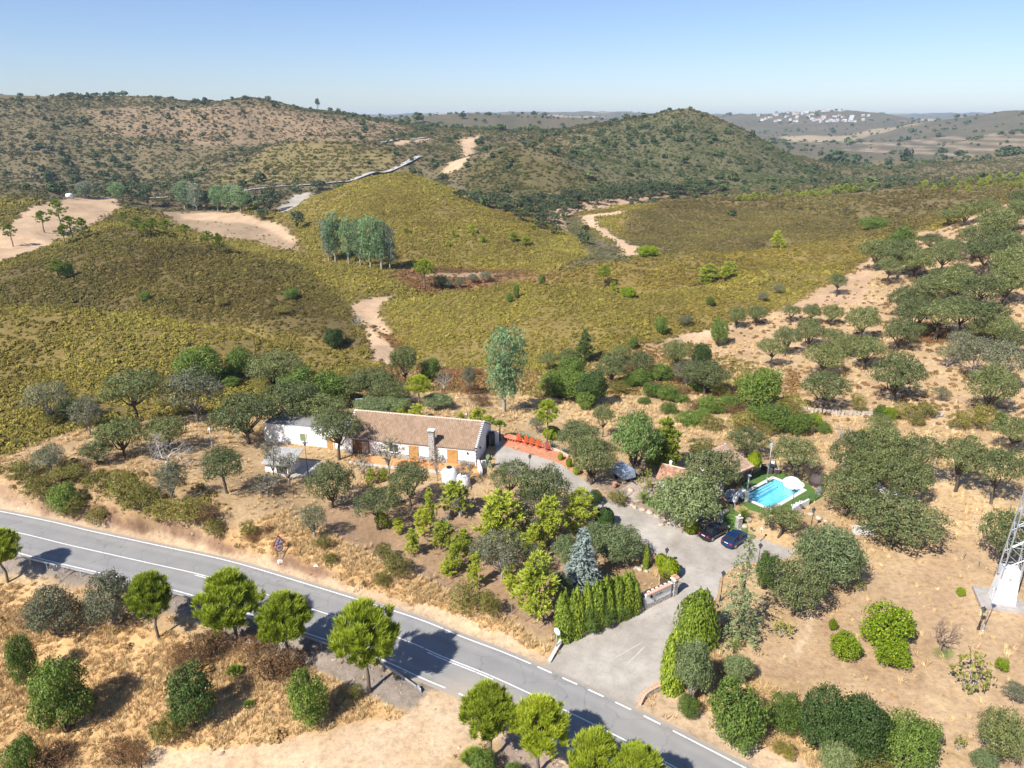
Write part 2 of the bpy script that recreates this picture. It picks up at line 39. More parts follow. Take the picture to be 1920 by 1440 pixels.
ZONES = [('brown',[(-192,266),(-200,284),(-198,290),(-196,296),(-181,281),(-176,283),(-173,286),(-170,292),(-168,299),(-160,293),(-153,290),(-147,288),(-141,288),(-136,287),(-130,285),(-124,282),(-119,281),(-113,279),(-107,277),(-101,273),(-95,270),(-90,267),(-84,264),(-79,262),(-73,255),(-68,249),(-63,241),(-58,235),(-52,219),(-47,207),(-43,193),(-39,185),(-37,167),(-44,183),(-48,184),(-52,185),(-56,185),(-60,188),(-64,191),(-68,193),(-72,194),(-77,198),(-81,201),(-86,203),(-90,204),(-94,205),(-98,205),(-101,205),(-104,204),(-108,204),(-113,207),(-119,211),(-124,213),(-128,214),(-106,171),(-108,170),(-110,169),(-113,169),(-116,169),(-120,170),(-123,170),(-128,173),(-166,226),(-175,240)]),('ochre',[(0,266),(5,267),(9,267),(14,266),(18,266),(23,268),(29,271),(34,272),(39,275),(45,276),(50,278),(56,280),(61,280),(66,279),(71,279),(77,282),(97,330),(102,329),(109,331),(105,301),(109,296),(115,297),(121,299),(126,300),(133,302),(136,297),(140,294),(129,265),(126,267),(122,269),(119,272),(115,273),(111,274),(107,275),(90,242),(85,242),(81,243),(78,248),(75,251),(71,253),(58,223),(61,254),(56,254),(51,253),(46,253),(42,255),(38,256),(33,257),(28,258),(24,259),(19,259),(14,260),(10,262),(5,264)]),('olive',[(49,343),(56,377),(64,409),(70,430),(79,443),(89,457),(99,468),(127,549),(138,555),(150,562),(161,565),(173,568),(183,567),(192,562),(201,557),(211,557),(221,556),(227,547),(233,541),(239,532),(250,536),(261,541),(272,544),(280,542),(288,540),(297,540),(305,539),(320,548),(327,545),(340,552),(352,556),(361,556),(370,555),(381,558),(411,588),(377,527),(368,502),(360,480),(191,259),(186,258),(182,258),(178,259),(175,260),(171,262),(169,266),(167,269),(162,269),(158,270),(153,269),(148,269),(147,276),(144,281),(142,287),(140,293),(136,296),(132,299),(126,300),(121,299),(115,298),(109,297),(106,303),(109,331),(103,330),(97,331),(77,283),(71,280),(66,281),(62,285),(66,330),(60,331),(54,337)]),('green',[(17,569),(24,596),(33,617),(41,642),(63,803),(78,840),(93,877),(111,921),(129,945),(142,929),(159,940),(171,928),(184,920),(199,923),(215,931),(233,920),(253,920),(265,914),(275,904),(289,904),(301,901),(316,897),(326,880),(336,867),(345,848),(324,759),(277,675),(242,618),(236,627),(227,631),(219,637),(210,640),(200,641),(188,637),(173,620),(164,623),(153,618),(138,601),(127,600),(115,596),(105,603),(94,603),(83,598),(71,594),(60,586),(48,579),(38,574),(27,570)]),('green2',[(-43,599),(-41,637),(-29,641),(-17,647),(-5,655),(7,648),(18,642),(30,639),(41,640),(50,636),(59,633),(68,629),(77,624),(85,613),(72,598),(60,589),(48,579),(38,573),(27,568),(16,565),(7,561),(-3,558),(-13,554),(-22,549),(-32,547)]),('terrace',[(-254,625),(-255,653),(-253,676),(-253,705),(-247,719),(-230,712),(-218,716),(-206,723),(-193,718),(-182,719),(-170,720),(-159,721),(-145,712),(-132,703),(-118,691),(-106,688),(-113,663),(-120,636),(-130,630),(-141,628),(-153,629),(-164,629),(-175,626),(-185,624),(-196,621),(-207,620),(-218,620),(-229,618),(-240,620)]),('pinkhill',[(-546,963),(-533,967),(-524,978),(-513,987),(-500,992),(-486,995),(-472,998),(-458,1003),(-444,1007),(-428,1006),(-411,1003),(-391,992),(-374,991),(-360,996),(-344,997),(-328,996),(-313,1000),(-299,1006),(-284,1012),(-269,1017),(-252,1018),(-236,1017),(-221,1024),(-208,1041),(-195,1064),(-165,1000),(-143,978),(-120,944),(-135,924),(-140,845),(-138,746),(-147,731),(-159,728),(-170,723),(-181,723),(-193,722),(-207,726),(-222,733),(-277,862),(-288,847),(-299,833),(-311,824),(-328,829),(-343,831),(-360,837),(-376,840),(-397,853),(-416,860),(-434,864),(-448,861),(-467,868),(-498,908),(-523,937)]),('darkfloor',[(-368,666),(-362,675),(-348,668),(-335,665),(-323,662),(-300,635),(-288,631),(-270,614),(-258,608),(-247,606),(-237,604),(-228,608),(-217,605),(-207,606),(-196,605),(-186,606),(-176,607),(-150,571),(-124,445),(-130,442),(-136,440),(-147,449),(-155,451),(-165,457),(-185,487),(-195,491),(-201,486),(-209,484),(-218,484),(-226,483),(-231,478),(-240,477),(-247,476),(-256,475),(-267,481)]),('sand',[(-243,340),(-249,357),(-259,382),(-264,401),(-266,414),(-275,441),(-282,465),(-280,476),(-274,481),(-268,487),(-241,442),(-231,402),(-227,381),(-223,362),(-218,342),(-207,315),(-196,290),(-198,285),(-191,268),(-191,260),(-190,253),(-190,246),(-213,281),(-221,297),(-238,326)]),('field',[(-225,457),(-225,473),(-217,472),(-210,472),(-204,477),(-198,481),(-180,459),(-164,440),(-153,431),(-141,423),(-126,406),(-111,367),(-96,330),(-104,335),(-119,360),(-129,371),(-138,380),(-148,390),(-157,395),(-167,401),(-180,411),(-192,419),(-205,430)]),('sand',[(-212,457),(-206,461),(-199,463),(-191,462),(-184,464),(-167,441),(-155,429),(-146,426),(-136,418),(-121,387),(-108,361),(-115,366),(-127,387),(-138,404),(-148,416),(-157,418),(-168,426),(-179,433),(-189,434),(-199,435)]),('gravelpale',[(-146,446),(-166,530),(-172,573),(-164,575),(-157,584),(-125,443),(-132,441),(-138,435)]),('sand',[(-65,872),(-43,936),(-42,837),(-38,653),(-45,667)]),('sand',[(-63,633),(-55,700),(-41,655),(-50,633)]),('sand',[(-121,737),(-113,792),(-103,854),(-89,878),(-99,816),(-105,753),(-114,725)]),('sand',[(-50,218),(-47,236),(-41,239),(-42,218),(-38,201),(-35,191),(-31,183),(-30,171),(-29,161),(-34,165),(-38,183),(-40,192),(-47,208)]),('sand',[(42,452),(49,449),(56,442),(63,440),(71,436),(66,432),(59,433),(51,430),(55,388),(59,366),(62,345),(49,278),(53,343),(51,362),(49,387),(43,412)]),('valleysand',[(15,497),(26,497),(37,510),(55,534),(66,546),(78,554),(90,563),(102,571),(113,573),(124,568),(113,561),(102,553),(91,543),(79,526),(63,475),(51,467),(39,466),(32,371),(23,394),(21,467)]),('stream',[(35,469),(41,449),(41,399),(45,377),(49,354),(52,337),(47,276),(40,274),(33,273),(27,271),(22,269),(16,269),(10,270),(4,271),(10,271),(15,270),(21,271),(26,280),(37,325),(35,345),(32,363),(30,390)]),('bracken',[(-47,283),(-41,286),(-35,292),(-30,292),(-24,293),(-19,293),(-13,292),(-8,290),(-2,284),(3,277),(8,273),(14,269),(19,267),(24,266),(19,266),(14,266),(9,267),(3,268),(-2,268),(-7,266),(-11,264),(-15,261),(-20,257),(-25,255),(-29,250),(-34,244),(-39,252),(-47,268)]),('sandpatch',[(-36,278),(-31,279),(-27,282),(-22,285),(-18,287),(-13,288),(-6,281),(0,275),(-6,276),(-11,275),(-17,274),(-22,274),(-28,273),(-33,270)]),('slope',[(30,166),(34,169),(37,172),(41,176),(45,178),(48,180),(52,181),(56,183),(60,185),(64,188),(69,191),(73,194),(79,198),(84,202),(89,207),(94,212),(101,221),(107,228),(116,240),(123,247),(129,253),(135,256),(142,263),(147,268),(151,263),(154,260),(159,261),(163,263),(167,264),(171,265),(176,267),(178,264),(182,262),(184,260),(187,258),(190,256),(359,474),(184,240),(174,223),(168,213),(162,203),(157,194),(152,186),(148,178),(143,170),(139,164),(136,158),(133,152),(129,146),(126,140),(121,134),(118,129),(115,123),(111,118),(107.7,113.1),(104.1,107.9),(101.3,103.7),(99.3,103.7),(97.4,103.7),(95.6,103.8),(93.7,103.8),(91.9,103.9),(89.9,103.9),(88.0,103.8),(86.0,103.8),(84.2,103.9),(82.4,104.0),(80.6,104.3),(79.0,104.7),(77.3,105.2),(75.7,105.7),(74.1,106.2),(72.5,106.7),(70.9,107.4),(69.3,108.1),(67.7,108.8),(66.1,109.5),(64.4,110.2),(62.8,110.9),(61.1,111.6),(59.4,112.4),(57.6,113.0),(55.8,113.7),(55.7,117.6),(55.5,121.4),(55.4,125.7),(55.4,130.5),(55.2,135.3),(55.1,140.5),(53.2,143.1),(51.1,145.4),(49.1,148.7),(46.9,151.2),(44.8,153.6),(43,156),(40,158),(38,160),(35,163),(33,165)]),('sand',[(29,168),(32,170),(36,174),(40,177),(43,180),(47,182),(51,183),(55,184),(60,187),(64,190),(69,192),(65,189),(61,185),(57,182),(54,179),(50,176),(46,174),(43,171),(39,167),(35,164),(32,166)]),('sandclear',[(76,196),(81,200),(87,204),(92,207),(100,218),(109,229),(113,227),(116,224),(105,205),(98,192),(95,193),(92,192),(89,192),(85,193),(81,194)]),('valley',[(-37.5,128.6),(-36.8,138.7),(-35.5,147.9),(-34,157),(-29,160),(-23,164),(-18,163),(-13,161),(-8,161),(-2.8,158.4),(1.9,157.2),(6.5,155.5),(11.1,154.6),(16,161),(22,165),(27,168),(32,171),(40,175),(47,176),(50,169),(53,160),(55,152),(56.4,144.2),(56.2,135.4),(56.0,127.2),(55.9,120.1),(55.8,113.7),(54.2,118.1),(52.4,122.7),(50.5,127.5),(47.3,129.4),(43.8,130.7),(40.2,132.0),(36.5,133.0),(32.6,132.7),(28.9,132.7),(25.1,132.5),(21.3,132.3),(17.6,132.4),(13.8,131.9),(10.1,131.6),(6.3,131.0),(2.6,130.6),(-1.1,130.5),(-4.8,129.9),(-8.5,128.8),(-12.1,127.9),(-15.8,127.7),(-19.4,127.0),(-22.9,126.1),(-26.5,125.7),(-31.9,127.3)]),('bracken',[(-43,204),(-38,194),(-34,188),(-31,183),(-28,172),(-25,159),(-28,158),(-30,172),(-34,184),(-38,192)]),('bracken',[(29.2,134.3),(33.2,133.9),(37.4,134.1),(41.4,133.7),(45.3,133.3),(49.3,132.9),(47.7,119.5),(44.2,120.6),(40.5,121.4),(36.8,122.1),(32.9,122.7),(31.1,128.2)]),('bracken',[(-18,161),(-14,160),(-11.0,159.1),(-7.6,158.1),(-6.2,144.3),(-5.0,133.6),(-4.0,123.6),(-6.3,123.4),(-8.7,123.3),(-11.0,123.1),(-13.0,134.2),(-15.3,146.7)]),('bracken',[(93,164),(96,164),(99,164),(101,164),(104,164),(97,150),(95,150),(93,151),(90,151)]),('bracken',[(60.7,146.7),(62.7,145.9),(59.6,137.1),(56.7,128.9),(54.4,129.6),(57.4,137.8)]),('site',[(-78.6,91.7),(-76.5,93.9),(-74.7,96.5),(-73.6,98.9),(-72.5,101.5),(-71.3,104.2),(-68.7,105.7),(-66.1,107.5),(-63.8,109.7),(-61.3,111.0),(-58.9,112.4),(-56.4,113.8),(-54.0,115.5),(-51.5,117.3),(-49.1,119.8),(-46.7,122.4),(-44.1,125.3),(-41.5,128.1),(-37.5,128.6),(-33.3,128.6),(-29.0,128.2),(-25.3,130.6),(-21.5,133.1),(-17.5,135.6),(-13.3,134.5),(-9.2,133.8),(-5.1,133.4),(-1.1,132.7),(2.9,131.7),(6.9,131.4),(10.9,131.3),(14.8,131.1),(19.1,131.5),(23.4,131.6),(27.8,132.3),(32.1,132.5),(36.5,133.0),(40.2,132.0),(43.8,130.7),(47.3,129.4),(50.5,127.5),(52.4,122.7),(54.2,118.1),(55.8,113.7),(58.7,112.6),(61.4,111.4),(64.1,110.3),(66.8,109.2),(69.3,108.1),(71.9,107.0),(74.4,106.1),(77.0,105.2),(79.7,104.6),(82.4,104.0),(82.4,99.8),(82.5,96.0),(82.4,92.2),(82.4,88.8),(82.5,85.6),(78.5,80.4),(75.0,75.9),(72.0,72.0),(69.4,68.5),(67.2,65.4),(65.1,62.6),(63.3,60.0),(61.5,57.6),(59.9,55.3),(58.3,53.1),(56.7,51.0),(55.3,48.9),(53.8,47.0),(52.4,45.2),(51.1,43.4),(49.8,41.7),(48.6,40.1),(47.5,38.6),(46.4,37.2),(45.4,35.8),(44.1,35.8),(42.9,35.9),(41.6,35.9),(40.3,35.9),(39.1,36.0),(37.8,36.0),(36.6,36.0),(35.3,36.1),(34.0,36.1),(32.7,36.2),(31.5,36.2),(30.2,36.3),(29.0,36.4),(27.7,36.4),(26.4,36.4),(25.0,36.4),(23.7,36.4),(22.4,36.4),(21.1,36.4),(19.8,36.4),(18.4,36.4),(17.1,36.4),(15.8,36.4),(14.5,36.5),(13.2,36.6),(11.9,36.6),(10.6,36.6),(9.3,36.6),(7.9,36.7),(6.6,36.7),(5.3,36.7),(4.0,36.8),(2.6,36.8),(1.3,36.8),(-0.0,36.8),(-1.4,36.8),(-2.7,36.8),(-4.0,36.9),(-5.4,36.9),(-6.7,36.9),(-8.1,37.0),(-9.4,37.0),(-10.8,37.1),(-12.2,37.2),(-13.6,37.3),(-15.0,37.4),(-16.4,37.6),(-17.8,37.7),(-19.3,37.9),(-20.8,38.1),(-22.3,38.3),(-23.8,38.5),(-25.3,38.7),(-26.8,38.8),(-28.3,39.0),(-29.9,39.2),(-31.5,39.4),(-33.0,39.5),(-34.6,39.7),(-36.2,39.8),(-37.7,40.0),(-39.3,40.1),(-40.8,40.1),(-42.3,40.2),(-43.8,40.2),(-45.3,40.2),(-46.8,40.3),(-48.2,40.3),(-49.7,40.3),(-51.1,40.2),(-52.5,40.2),(-53.9,40.1),(-55.1,41.6),(-56.3,43.0),(-57.5,44.5),(-58.7,46.0),(-60.1,47.7),(-61.4,49.3),(-62.8,51.0),(-64.2,52.8),(-65.7,54.7),(-67.4,56.7),(-69.1,58.8),(-70.9,61.1),(-72.9,63.5),(-74.8,65.9),(-76.8,68.4),(-79.1,71.2),(-81.8,74.5),(-84.7,78.0),(-94.5,87.8),(-99.3,93.3),(-96.4,93.1),(-93.1,92.6),(-89.7,92.0),(-86.5,91.5),(-83.4,91.1),(-81.1,91.5)]),('straw',[(-2.1,130.5),(2.1,130.4),(6.3,130.4),(10.6,130.9),(14.8,131.1),(18.7,128.3),(22.4,125.5),(16.0,114.9),(12.1,113.8),(8.3,111.8),(4.5,110.0),(-0.9,112.2)]),('straw',[(50.9,98.7),(53.0,97.2),(55.0,95.8),(57.0,94.4),(58.9,93.1),(60.8,91.7),(62.6,90.4),(64.3,89.1),(66.1,87.9),(67.9,86.9),(69.7,85.9),(65.3,79.5),(61.9,74.2),(59.3,74.1),(56.9,74.2),(54.5,74.4),(52.0,74.6),(49.6,74.7),(49.0,77.3),(48.4,80.2),(47.8,83.3),(47.2,86.7),(48.7,92.0)]),('straw',[(34.7,63.9),(37.3,66.2),(40.0,68.6),(42.8,71.2),(41.8,67.7),(40.8,64.5),(38.1,62.4),(35.5,60.4)]),('scrubsoil',[(-79.8,93.5),(-76.9,93.2),(-73.9,92.9),(-70.7,92.4),(-68.0,92.3),(-65.4,92.6),(-62.9,92.9),(-59.7,92.0),(-56.3,90.8),(-53.0,89.8),(-49.9,88.9),(-46.5,87.4),(-42.9,84.7),(-39.7,82.9),(-36.9,81.5),(-35.2,77.6),(-34.1,75.3),(-36.6,75.8),(-39.3,76.7),(-42.0,77.6),(-44.7,78.3),(-47.6,79.5),(-50.4,80.6),(-53.0,81.2),(-56.2,82.7),(-59.3,83.9),(-61.8,84.3),(-65.5,85.5),(-69.0,86.2),(-72.6,87.2),(-76.4,88.2)]),('redsoil',[(-27.3,79.3),(-25.5,81.2),(-23.4,82.8),(-21.2,84.2),(-19.0,85.6),(-16.5,86.3),(-13.9,87.0),(-11.3,87.7),(-8.7,88.4),(-6.0,89.0),(-5.0,82.8),(-4.0,77.2),(-1.7,77.0),(0.7,76.8),(3.0,76.5),(5.3,76.3),(7.6,75.0),(9.7,73.7),(11.8,72.5),(13.9,71.2),(17.1,68.3),(14.3,66.3),(12.2,65.9),(10.0,65.4),(7.9,64.9),(5.8,64.3),(4.4,59.3),(2.5,59.9),(0.6,60.6),(-1.4,61.3),(-3.4,62.1),(-5.2,63.8),(-7.1,65.3),(-9.0,66.7),(-10.9,67.9),(-13.2,69.3),(-15.6,70.8),(-18.1,72.3),(-20.7,74.2),(-23.9,76.7)]),('redplot',[(22.4,55.3),(24.7,57.7),(27.1,60.2),(29.6,61.4),(32.1,62.6),(34.7,63.9),(37.1,65.6),(39.5,67.3),(42.1,69.2),(44.7,71.0),(47.4,72.9),(49.7,72.9),(52.0,72.7),(54.2,72.5),(56.4,72.4),(58.6,72.2),(60.9,72.2),(62.5,71.4),(64.1,70.6),(65.7,69.9),(67.3,69.2),(68.8,68.5),(66.1,65.4),(63.5,62.6),(61.2,60.0),(59.0,57.6),(56.9,55.3),(54.9,53.0),(52.9,50.9),(51.0,48.8),(49.2,46.8),(47.5,44.9),(45.8,43.1),(44.3,41.4),(42.9,39.8),(41.5,38.3),(41.0,39.2),(40.4,40.2),(39.9,41.2),(39.3,42.3),(38.7,43.4),(38.0,44.5),(37.4,45.5),(36.6,46.7),(35.9,47.8),(35.1,49.1),(33.9,49.8),(32.5,50.6),(31.2,51.3),(29.8,52.1),(28.0,52.6),(26.2,53.1),(24.4,53.6)]),('garden',[(9.8,89.5),(12.6,90.5),(15.4,91.5),(18.3,92.6),(21.2,93.7),(22.7,90.5),(24.1,87.4),(25.5,84.6),(26.9,82.2),(25.1,77.8),(23.0,79.0),(20.8,80.1),(18.3,81.9),(15.8,83.7),(12.9,86.5)]),('gold',[(-75.4,66.6),(-73.7,67.2),(-72.0,67.7),(-70.2,68.2),(-68.3,68.6),(-66.4,69.0),(-64.3,69.4),(-62.3,69.7),(-60.1,70.0),(-57.7,69.3),(-55.1,68.5),(-52.4,67.5),(-49.8,66.4),(-47.3,65.5),(-44.9,64.7),(-42.5,63.9),(-40.1,62.9),(-37.7,61.9),(-34.7,60.9),(-31.9,60.1),(-29.3,59.4),(-27.2,58.6),(-25.1,57.7),(-23.2,57.0),(-21.3,56.4),(-19.2,55.2),(-17.2,54.0),(-15.3,52.8),(-13.4,51.9),(-11.3,50.7),(-9.1,49.6),(-10.7,49.3),(-12.3,49.0),(-13.9,48.8),(-15.4,48.5),(-17.0,48.3),(-18.6,48.2),(-20.2,48.1),(-21.8,48.0),(-23.3,47.8),(-24.9,47.7),(-26.5,47.6),(-27.7,46.8),(-28.8,46.1),(-29.9,45.4),(-31.0,44.7),(-32.1,43.9),(-33.7,44.0),(-35.3,44.0),(-36.9,43.9),(-38.4,43.9),(-40.0,43.9),(-41.5,43.8),(-43.0,43.7),(-44.5,43.5),(-45.9,43.3),(-47.3,43.1),(-48.7,42.9),(-50.1,42.7),(-51.4,42.5),(-52.7,42.3),(-54.0,42.0),(-55.3,41.8),(-56.5,43.3),(-57.7,44.8),(-59.0,46.3),(-60.3,48.0),(-61.6,49.6),(-63.0,51.4),(-64.5,53.2),(-66.1,55.1),(-67.8,57.2),(-69.5,59.4),(-71.4,61.7),(-73.4,64.1)]),('gold',[(-36.9,75.7),(-34.4,76.1),(-32.1,77.5),(-30.1,79.4),(-27.4,78.1),(-24.8,76.6),(-22.3,75.3),(-19.6,73.3),(-17.0,71.6),(-14.6,70.0),(-12.2,68.5),(-10.1,67.3),(-8.1,66.2),(-6.1,64.9),(-4.1,63.4),(-2.3,61.9),(-0.1,60.4),(2.0,59.0),(4.0,57.7),(2.1,56.7),(0.1,57.9),(-1.9,59.1),(-4.0,60.3),(-6.2,61.7),(-8.5,62.8),(-10.8,63.9),(-13.1,65.0),(-15.5,66.1),(-18.1,67.2),(-20.8,68.4),(-23.6,69.6),(-26.4,70.7),(-29.0,72.1),(-31.7,73.5),(-34.4,74.8)]),('gold',[(15.9,49.6),(17.0,51.9),(18.3,54.3),(19.7,56.9),(21.6,55.4),(23.5,53.9),(23.9,52.1),(24.2,50.3),(24.6,48.7),(24.9,47.1),(26.2,46.4),(27.4,45.7),(28.6,45.0),(29.8,44.4),(31.0,43.8),(32.1,43.1),(30.1,41.8),(28.3,40.5),(27.0,41.1),(25.8,41.8),(24.5,42.5),(23.2,43.2),(21.9,43.9),(20.5,44.6),(19.4,45.8),(18.3,47.0),(17.1,48.3)]),('gravel',[(-68.3,76.5),(-65.2,75.5),(-62.1,74.6),(-59.1,73.7),(-56.2,72.8),(-53.3,72.0),(-50.4,71.1),(-47.6,70.3),(-44.9,69.3),(-42.3,68.3),(-39.8,67.3),(-37.3,66.3),(-34.8,65.4),(-32.4,64.5),(-30.1,63.6),(-27.4,62.4),(-24.8,61.3),(-22.2,60.1),(-19.9,58.9),(-17.8,57.8),(-15.6,56.6),(-13.6,55.5),(-11.7,54.6),(-9.8,53.6),(-8.0,52.7),(-6.2,51.9),(-7.7,49.9),(-9.8,50.5),(-11.8,51.2),(-14.0,52.4),(-16.3,53.5),(-18.4,54.9),(-20.5,56.4),(-22.6,57.4),(-24.9,58.4),(-27.3,59.5),(-29.7,60.5),(-31.8,61.4),(-34.0,62.3),(-36.4,63.5),(-38.9,64.7),(-41.3,65.6),(-43.6,66.4),(-46.0,67.1),(-48.5,67.9),(-51.1,68.9),(-53.8,70.0),(-56.8,70.6),(-59.5,71.0),(-62.1,71.1),(-64.7,71.3)]),('gravelred',[(-1.4,47.2),(0.2,46.9),(1.8,46.6),(3.5,45.8),(5.2,45.1),(6.8,44.3),(8.3,43.6),(9.9,42.1),(11.3,40.7),(9.8,40.8),(8.3,41.0),(6.8,41.2),(5.3,41.5),(3.8,41.6),(2.2,41.7),(0.7,41.8),(-0.9,41.9),(-1.0,43.6),(-1.2,45.3)]),('layby',[(-32.8,45.5),(-32.7,47.1),(-32.4,48.8),(-30.1,48.4),(-27.8,48.0),(-25.6,47.6),(-23.9,47.7),(-22.3,47.9),(-20.6,48.0),(-19.0,48.2),(-17.2,48.3),(-15.6,48.4),(-13.9,48.6),(-12.2,48.9),(-10.5,49.1),(-9.2,50.2),(-7.9,51.7),(-6.3,52.4),(-4.6,51.4),(-3.0,50.4),(-1.4,49.5),(-0.9,46.9),(-3.6,45.9),(-5.4,44.6),(-6.9,42.5),(-8.4,42.5),(-9.9,42.6),(-11.4,42.7),(-12.9,42.8),(-14.5,42.9),(-16.0,43.1),(-17.6,43.3),(-19.3,43.6),(-20.9,43.8),(-22.6,44.1),(-24.2,44.3),(-25.9,44.5),(-27.6,44.8),(-29.3,45.0),(-31.1,45.3)]),('bank',[(-78.2,88.6),(-74.4,87.5),(-70.6,86.3),(-67.2,85.5),(-63.6,84.5),(-60.2,83.6),(-56.7,82.6),(-53.0,81.1),(-50.4,80.5),(-47.5,79.4),(-44.7,78.2),(-42.1,77.4),(-39.5,76.5),(-36.9,75.6),(-34.0,74.8),(-31.0,73.6),(-28.0,72.2),(-25.1,71.0),(-22.7,70.0),(-20.2,68.7),(-17.9,67.5),(-15.5,66.4),(-13.3,65.5),(-11.1,64.7),(-13.2,64.9),(-15.3,65.1),(-17.6,65.9),(-19.8,66.7),(-22.2,67.5),(-24.5,68.4),(-27.3,69.4),(-30.1,70.4),(-33.0,71.5),(-36.0,72.6),(-38.5,73.5),(-41.0,74.4),(-43.7,75.3),(-46.3,76.2),(-49.0,77.2),(-51.8,78.2),(-54.6,79.0),(-57.4,79.9),(-60.2,80.8),(-63.1,81.7),(-66.1,82.6),(-69.1,83.5),(-72.8,84.7),(-76.6,85.9)]),('vergesand',[(11.4,49.7),(13.1,50.9),(14.9,52.1),(16.4,50.3),(17.8,48.7),(19.0,47.7),(20.3,46.7),(21.5,45.7),(22.6,44.8),(23.7,43.8),(24.9,42.4),(26.0,41.0),(24.7,41.5),(23.4,41.9),(22.0,42.3),(20.6,42.7),(19.2,43.1),(18.0,44.1),(16.7,45.2),(15.5,46.2),(14.2,47.4),(12.8,48.5)]),('vergesand',[(-11.7,64.6),(-8.7,63.6),(-5.7,62.5),(-3.7,60.9),(-1.8,59.6),(0.0,58.3),(1.9,57.2),(3.7,56.2),(2.3,55.4),(0.4,56.5),(-1.7,57.7),(-3.8,59.0),(-5.9,60.2),(-8.1,61.4),(-10.2,62.6),(-12.5,63.8)]),('path',[(31.8,62.2),(30.0,59.0),(27.1,56.3),(28.3,55.9),(30.1,58.2),(32.4,62.2)]),('greenpatch',[(41.7,56.9),(43.2,57.2),(43.7,56.3),(42.3,55.3),(41.3,55.9)])]
SHEETS = {'driveway':[(3.87,55.65),(4.33,56.38),(5.11,57.8),(5.64,58.47),(9.5,60.76),(14.12,63.26),(17.97,65.94),(18.85,67.27),(19.45,69.45),(19.09,71.27),(18.18,72.09),(17.04,73.89),(16.02,76.39),(14.89,77.72),(13.89,78.83),(12.57,80.91),(10.09,84.17),(7.45,87.64),(3.79,89.73),(0.0,91.07),(-2.02,92.49),(-2.54,94.79),(-2.5,100.66),(-1.37,103.44),(-1.02,102.64),(-1.59,100.84),(1.31,98.53),(6.37,95.2),(7.28,94.4),(9.96,90.78),(11.83,86.84),(13.8,84.93),(16.6,84.25),(18.77,82.28),(20.68,79.54),(22.41,78.03),(24.25,77.81),(29.35,76.34),(31.46,76.28),(34.39,73.79),(33.6,72.34),(29.9,71.9),(26.82,71.16),(23.93,68.65),(22.7,65.24),(20.67,62.57),(18.86,60.25),(16.76,58.2),(15.76,56.0),(15.17,53.68),(13.97,52.24),(12.41,51.26),(11.37,50.32)],'terrace_paving':[(-1.59,101.04),(-1.2,103.44),(0.68,102.94),(5.31,99.95),(7.22,98.61),(8.54,96.56),(10.01,93.11),(10.0,91.21),(9.69,91.2),(7.29,94.56),(6.38,95.36),(1.31,98.71)],'house_terrace':[(-24.04,97.46),(-5.11,93.75),(-4.43,90.62),(-6.11,90.65),(-12.39,92.1),(-20.45,93.8),(-24.2,94.8)],'turf':[(35.0,91.97),(36.68,93.31),(39.17,92.8),(40.87,90.5),(41.86,88.92),(42.07,86.62),(42.2,85.15),(39.42,82.87),(36.57,81.1),(33.27,80.43),(31.27,81.77),(30.38,84.72),(32.62,89.23)],'concrete_pad':[(43.15,78.4),(46.02,78.08),(45.1,76.11),(42.59,76.36)],'shed_pad':[(-35.15,95.62),(-27.69,95.14),(-28.31,90.75),(-33.27,89.62)],'garden_paving':[(14.43,86.92),(17.09,89.76),(21.27,89.76),(22.34,86.92),(20.31,84.76),(17.45,85.02),(15.89,84.36)],'garden_turf':[(26.66,82.77),(29.07,82.66),(30.36,79.85),(29.92,77.09),(28.08,77.72),(26.54,79.53)],'garden_lawn':[(18.29,85.67),(20.6,86.3),(21.82,84.36),(19.93,82.78),(18.32,83.77)]}
POOL_RING = [(31.24,85.36),(33.95,81.91),(40.31,87.25),(37.57,90.35)]
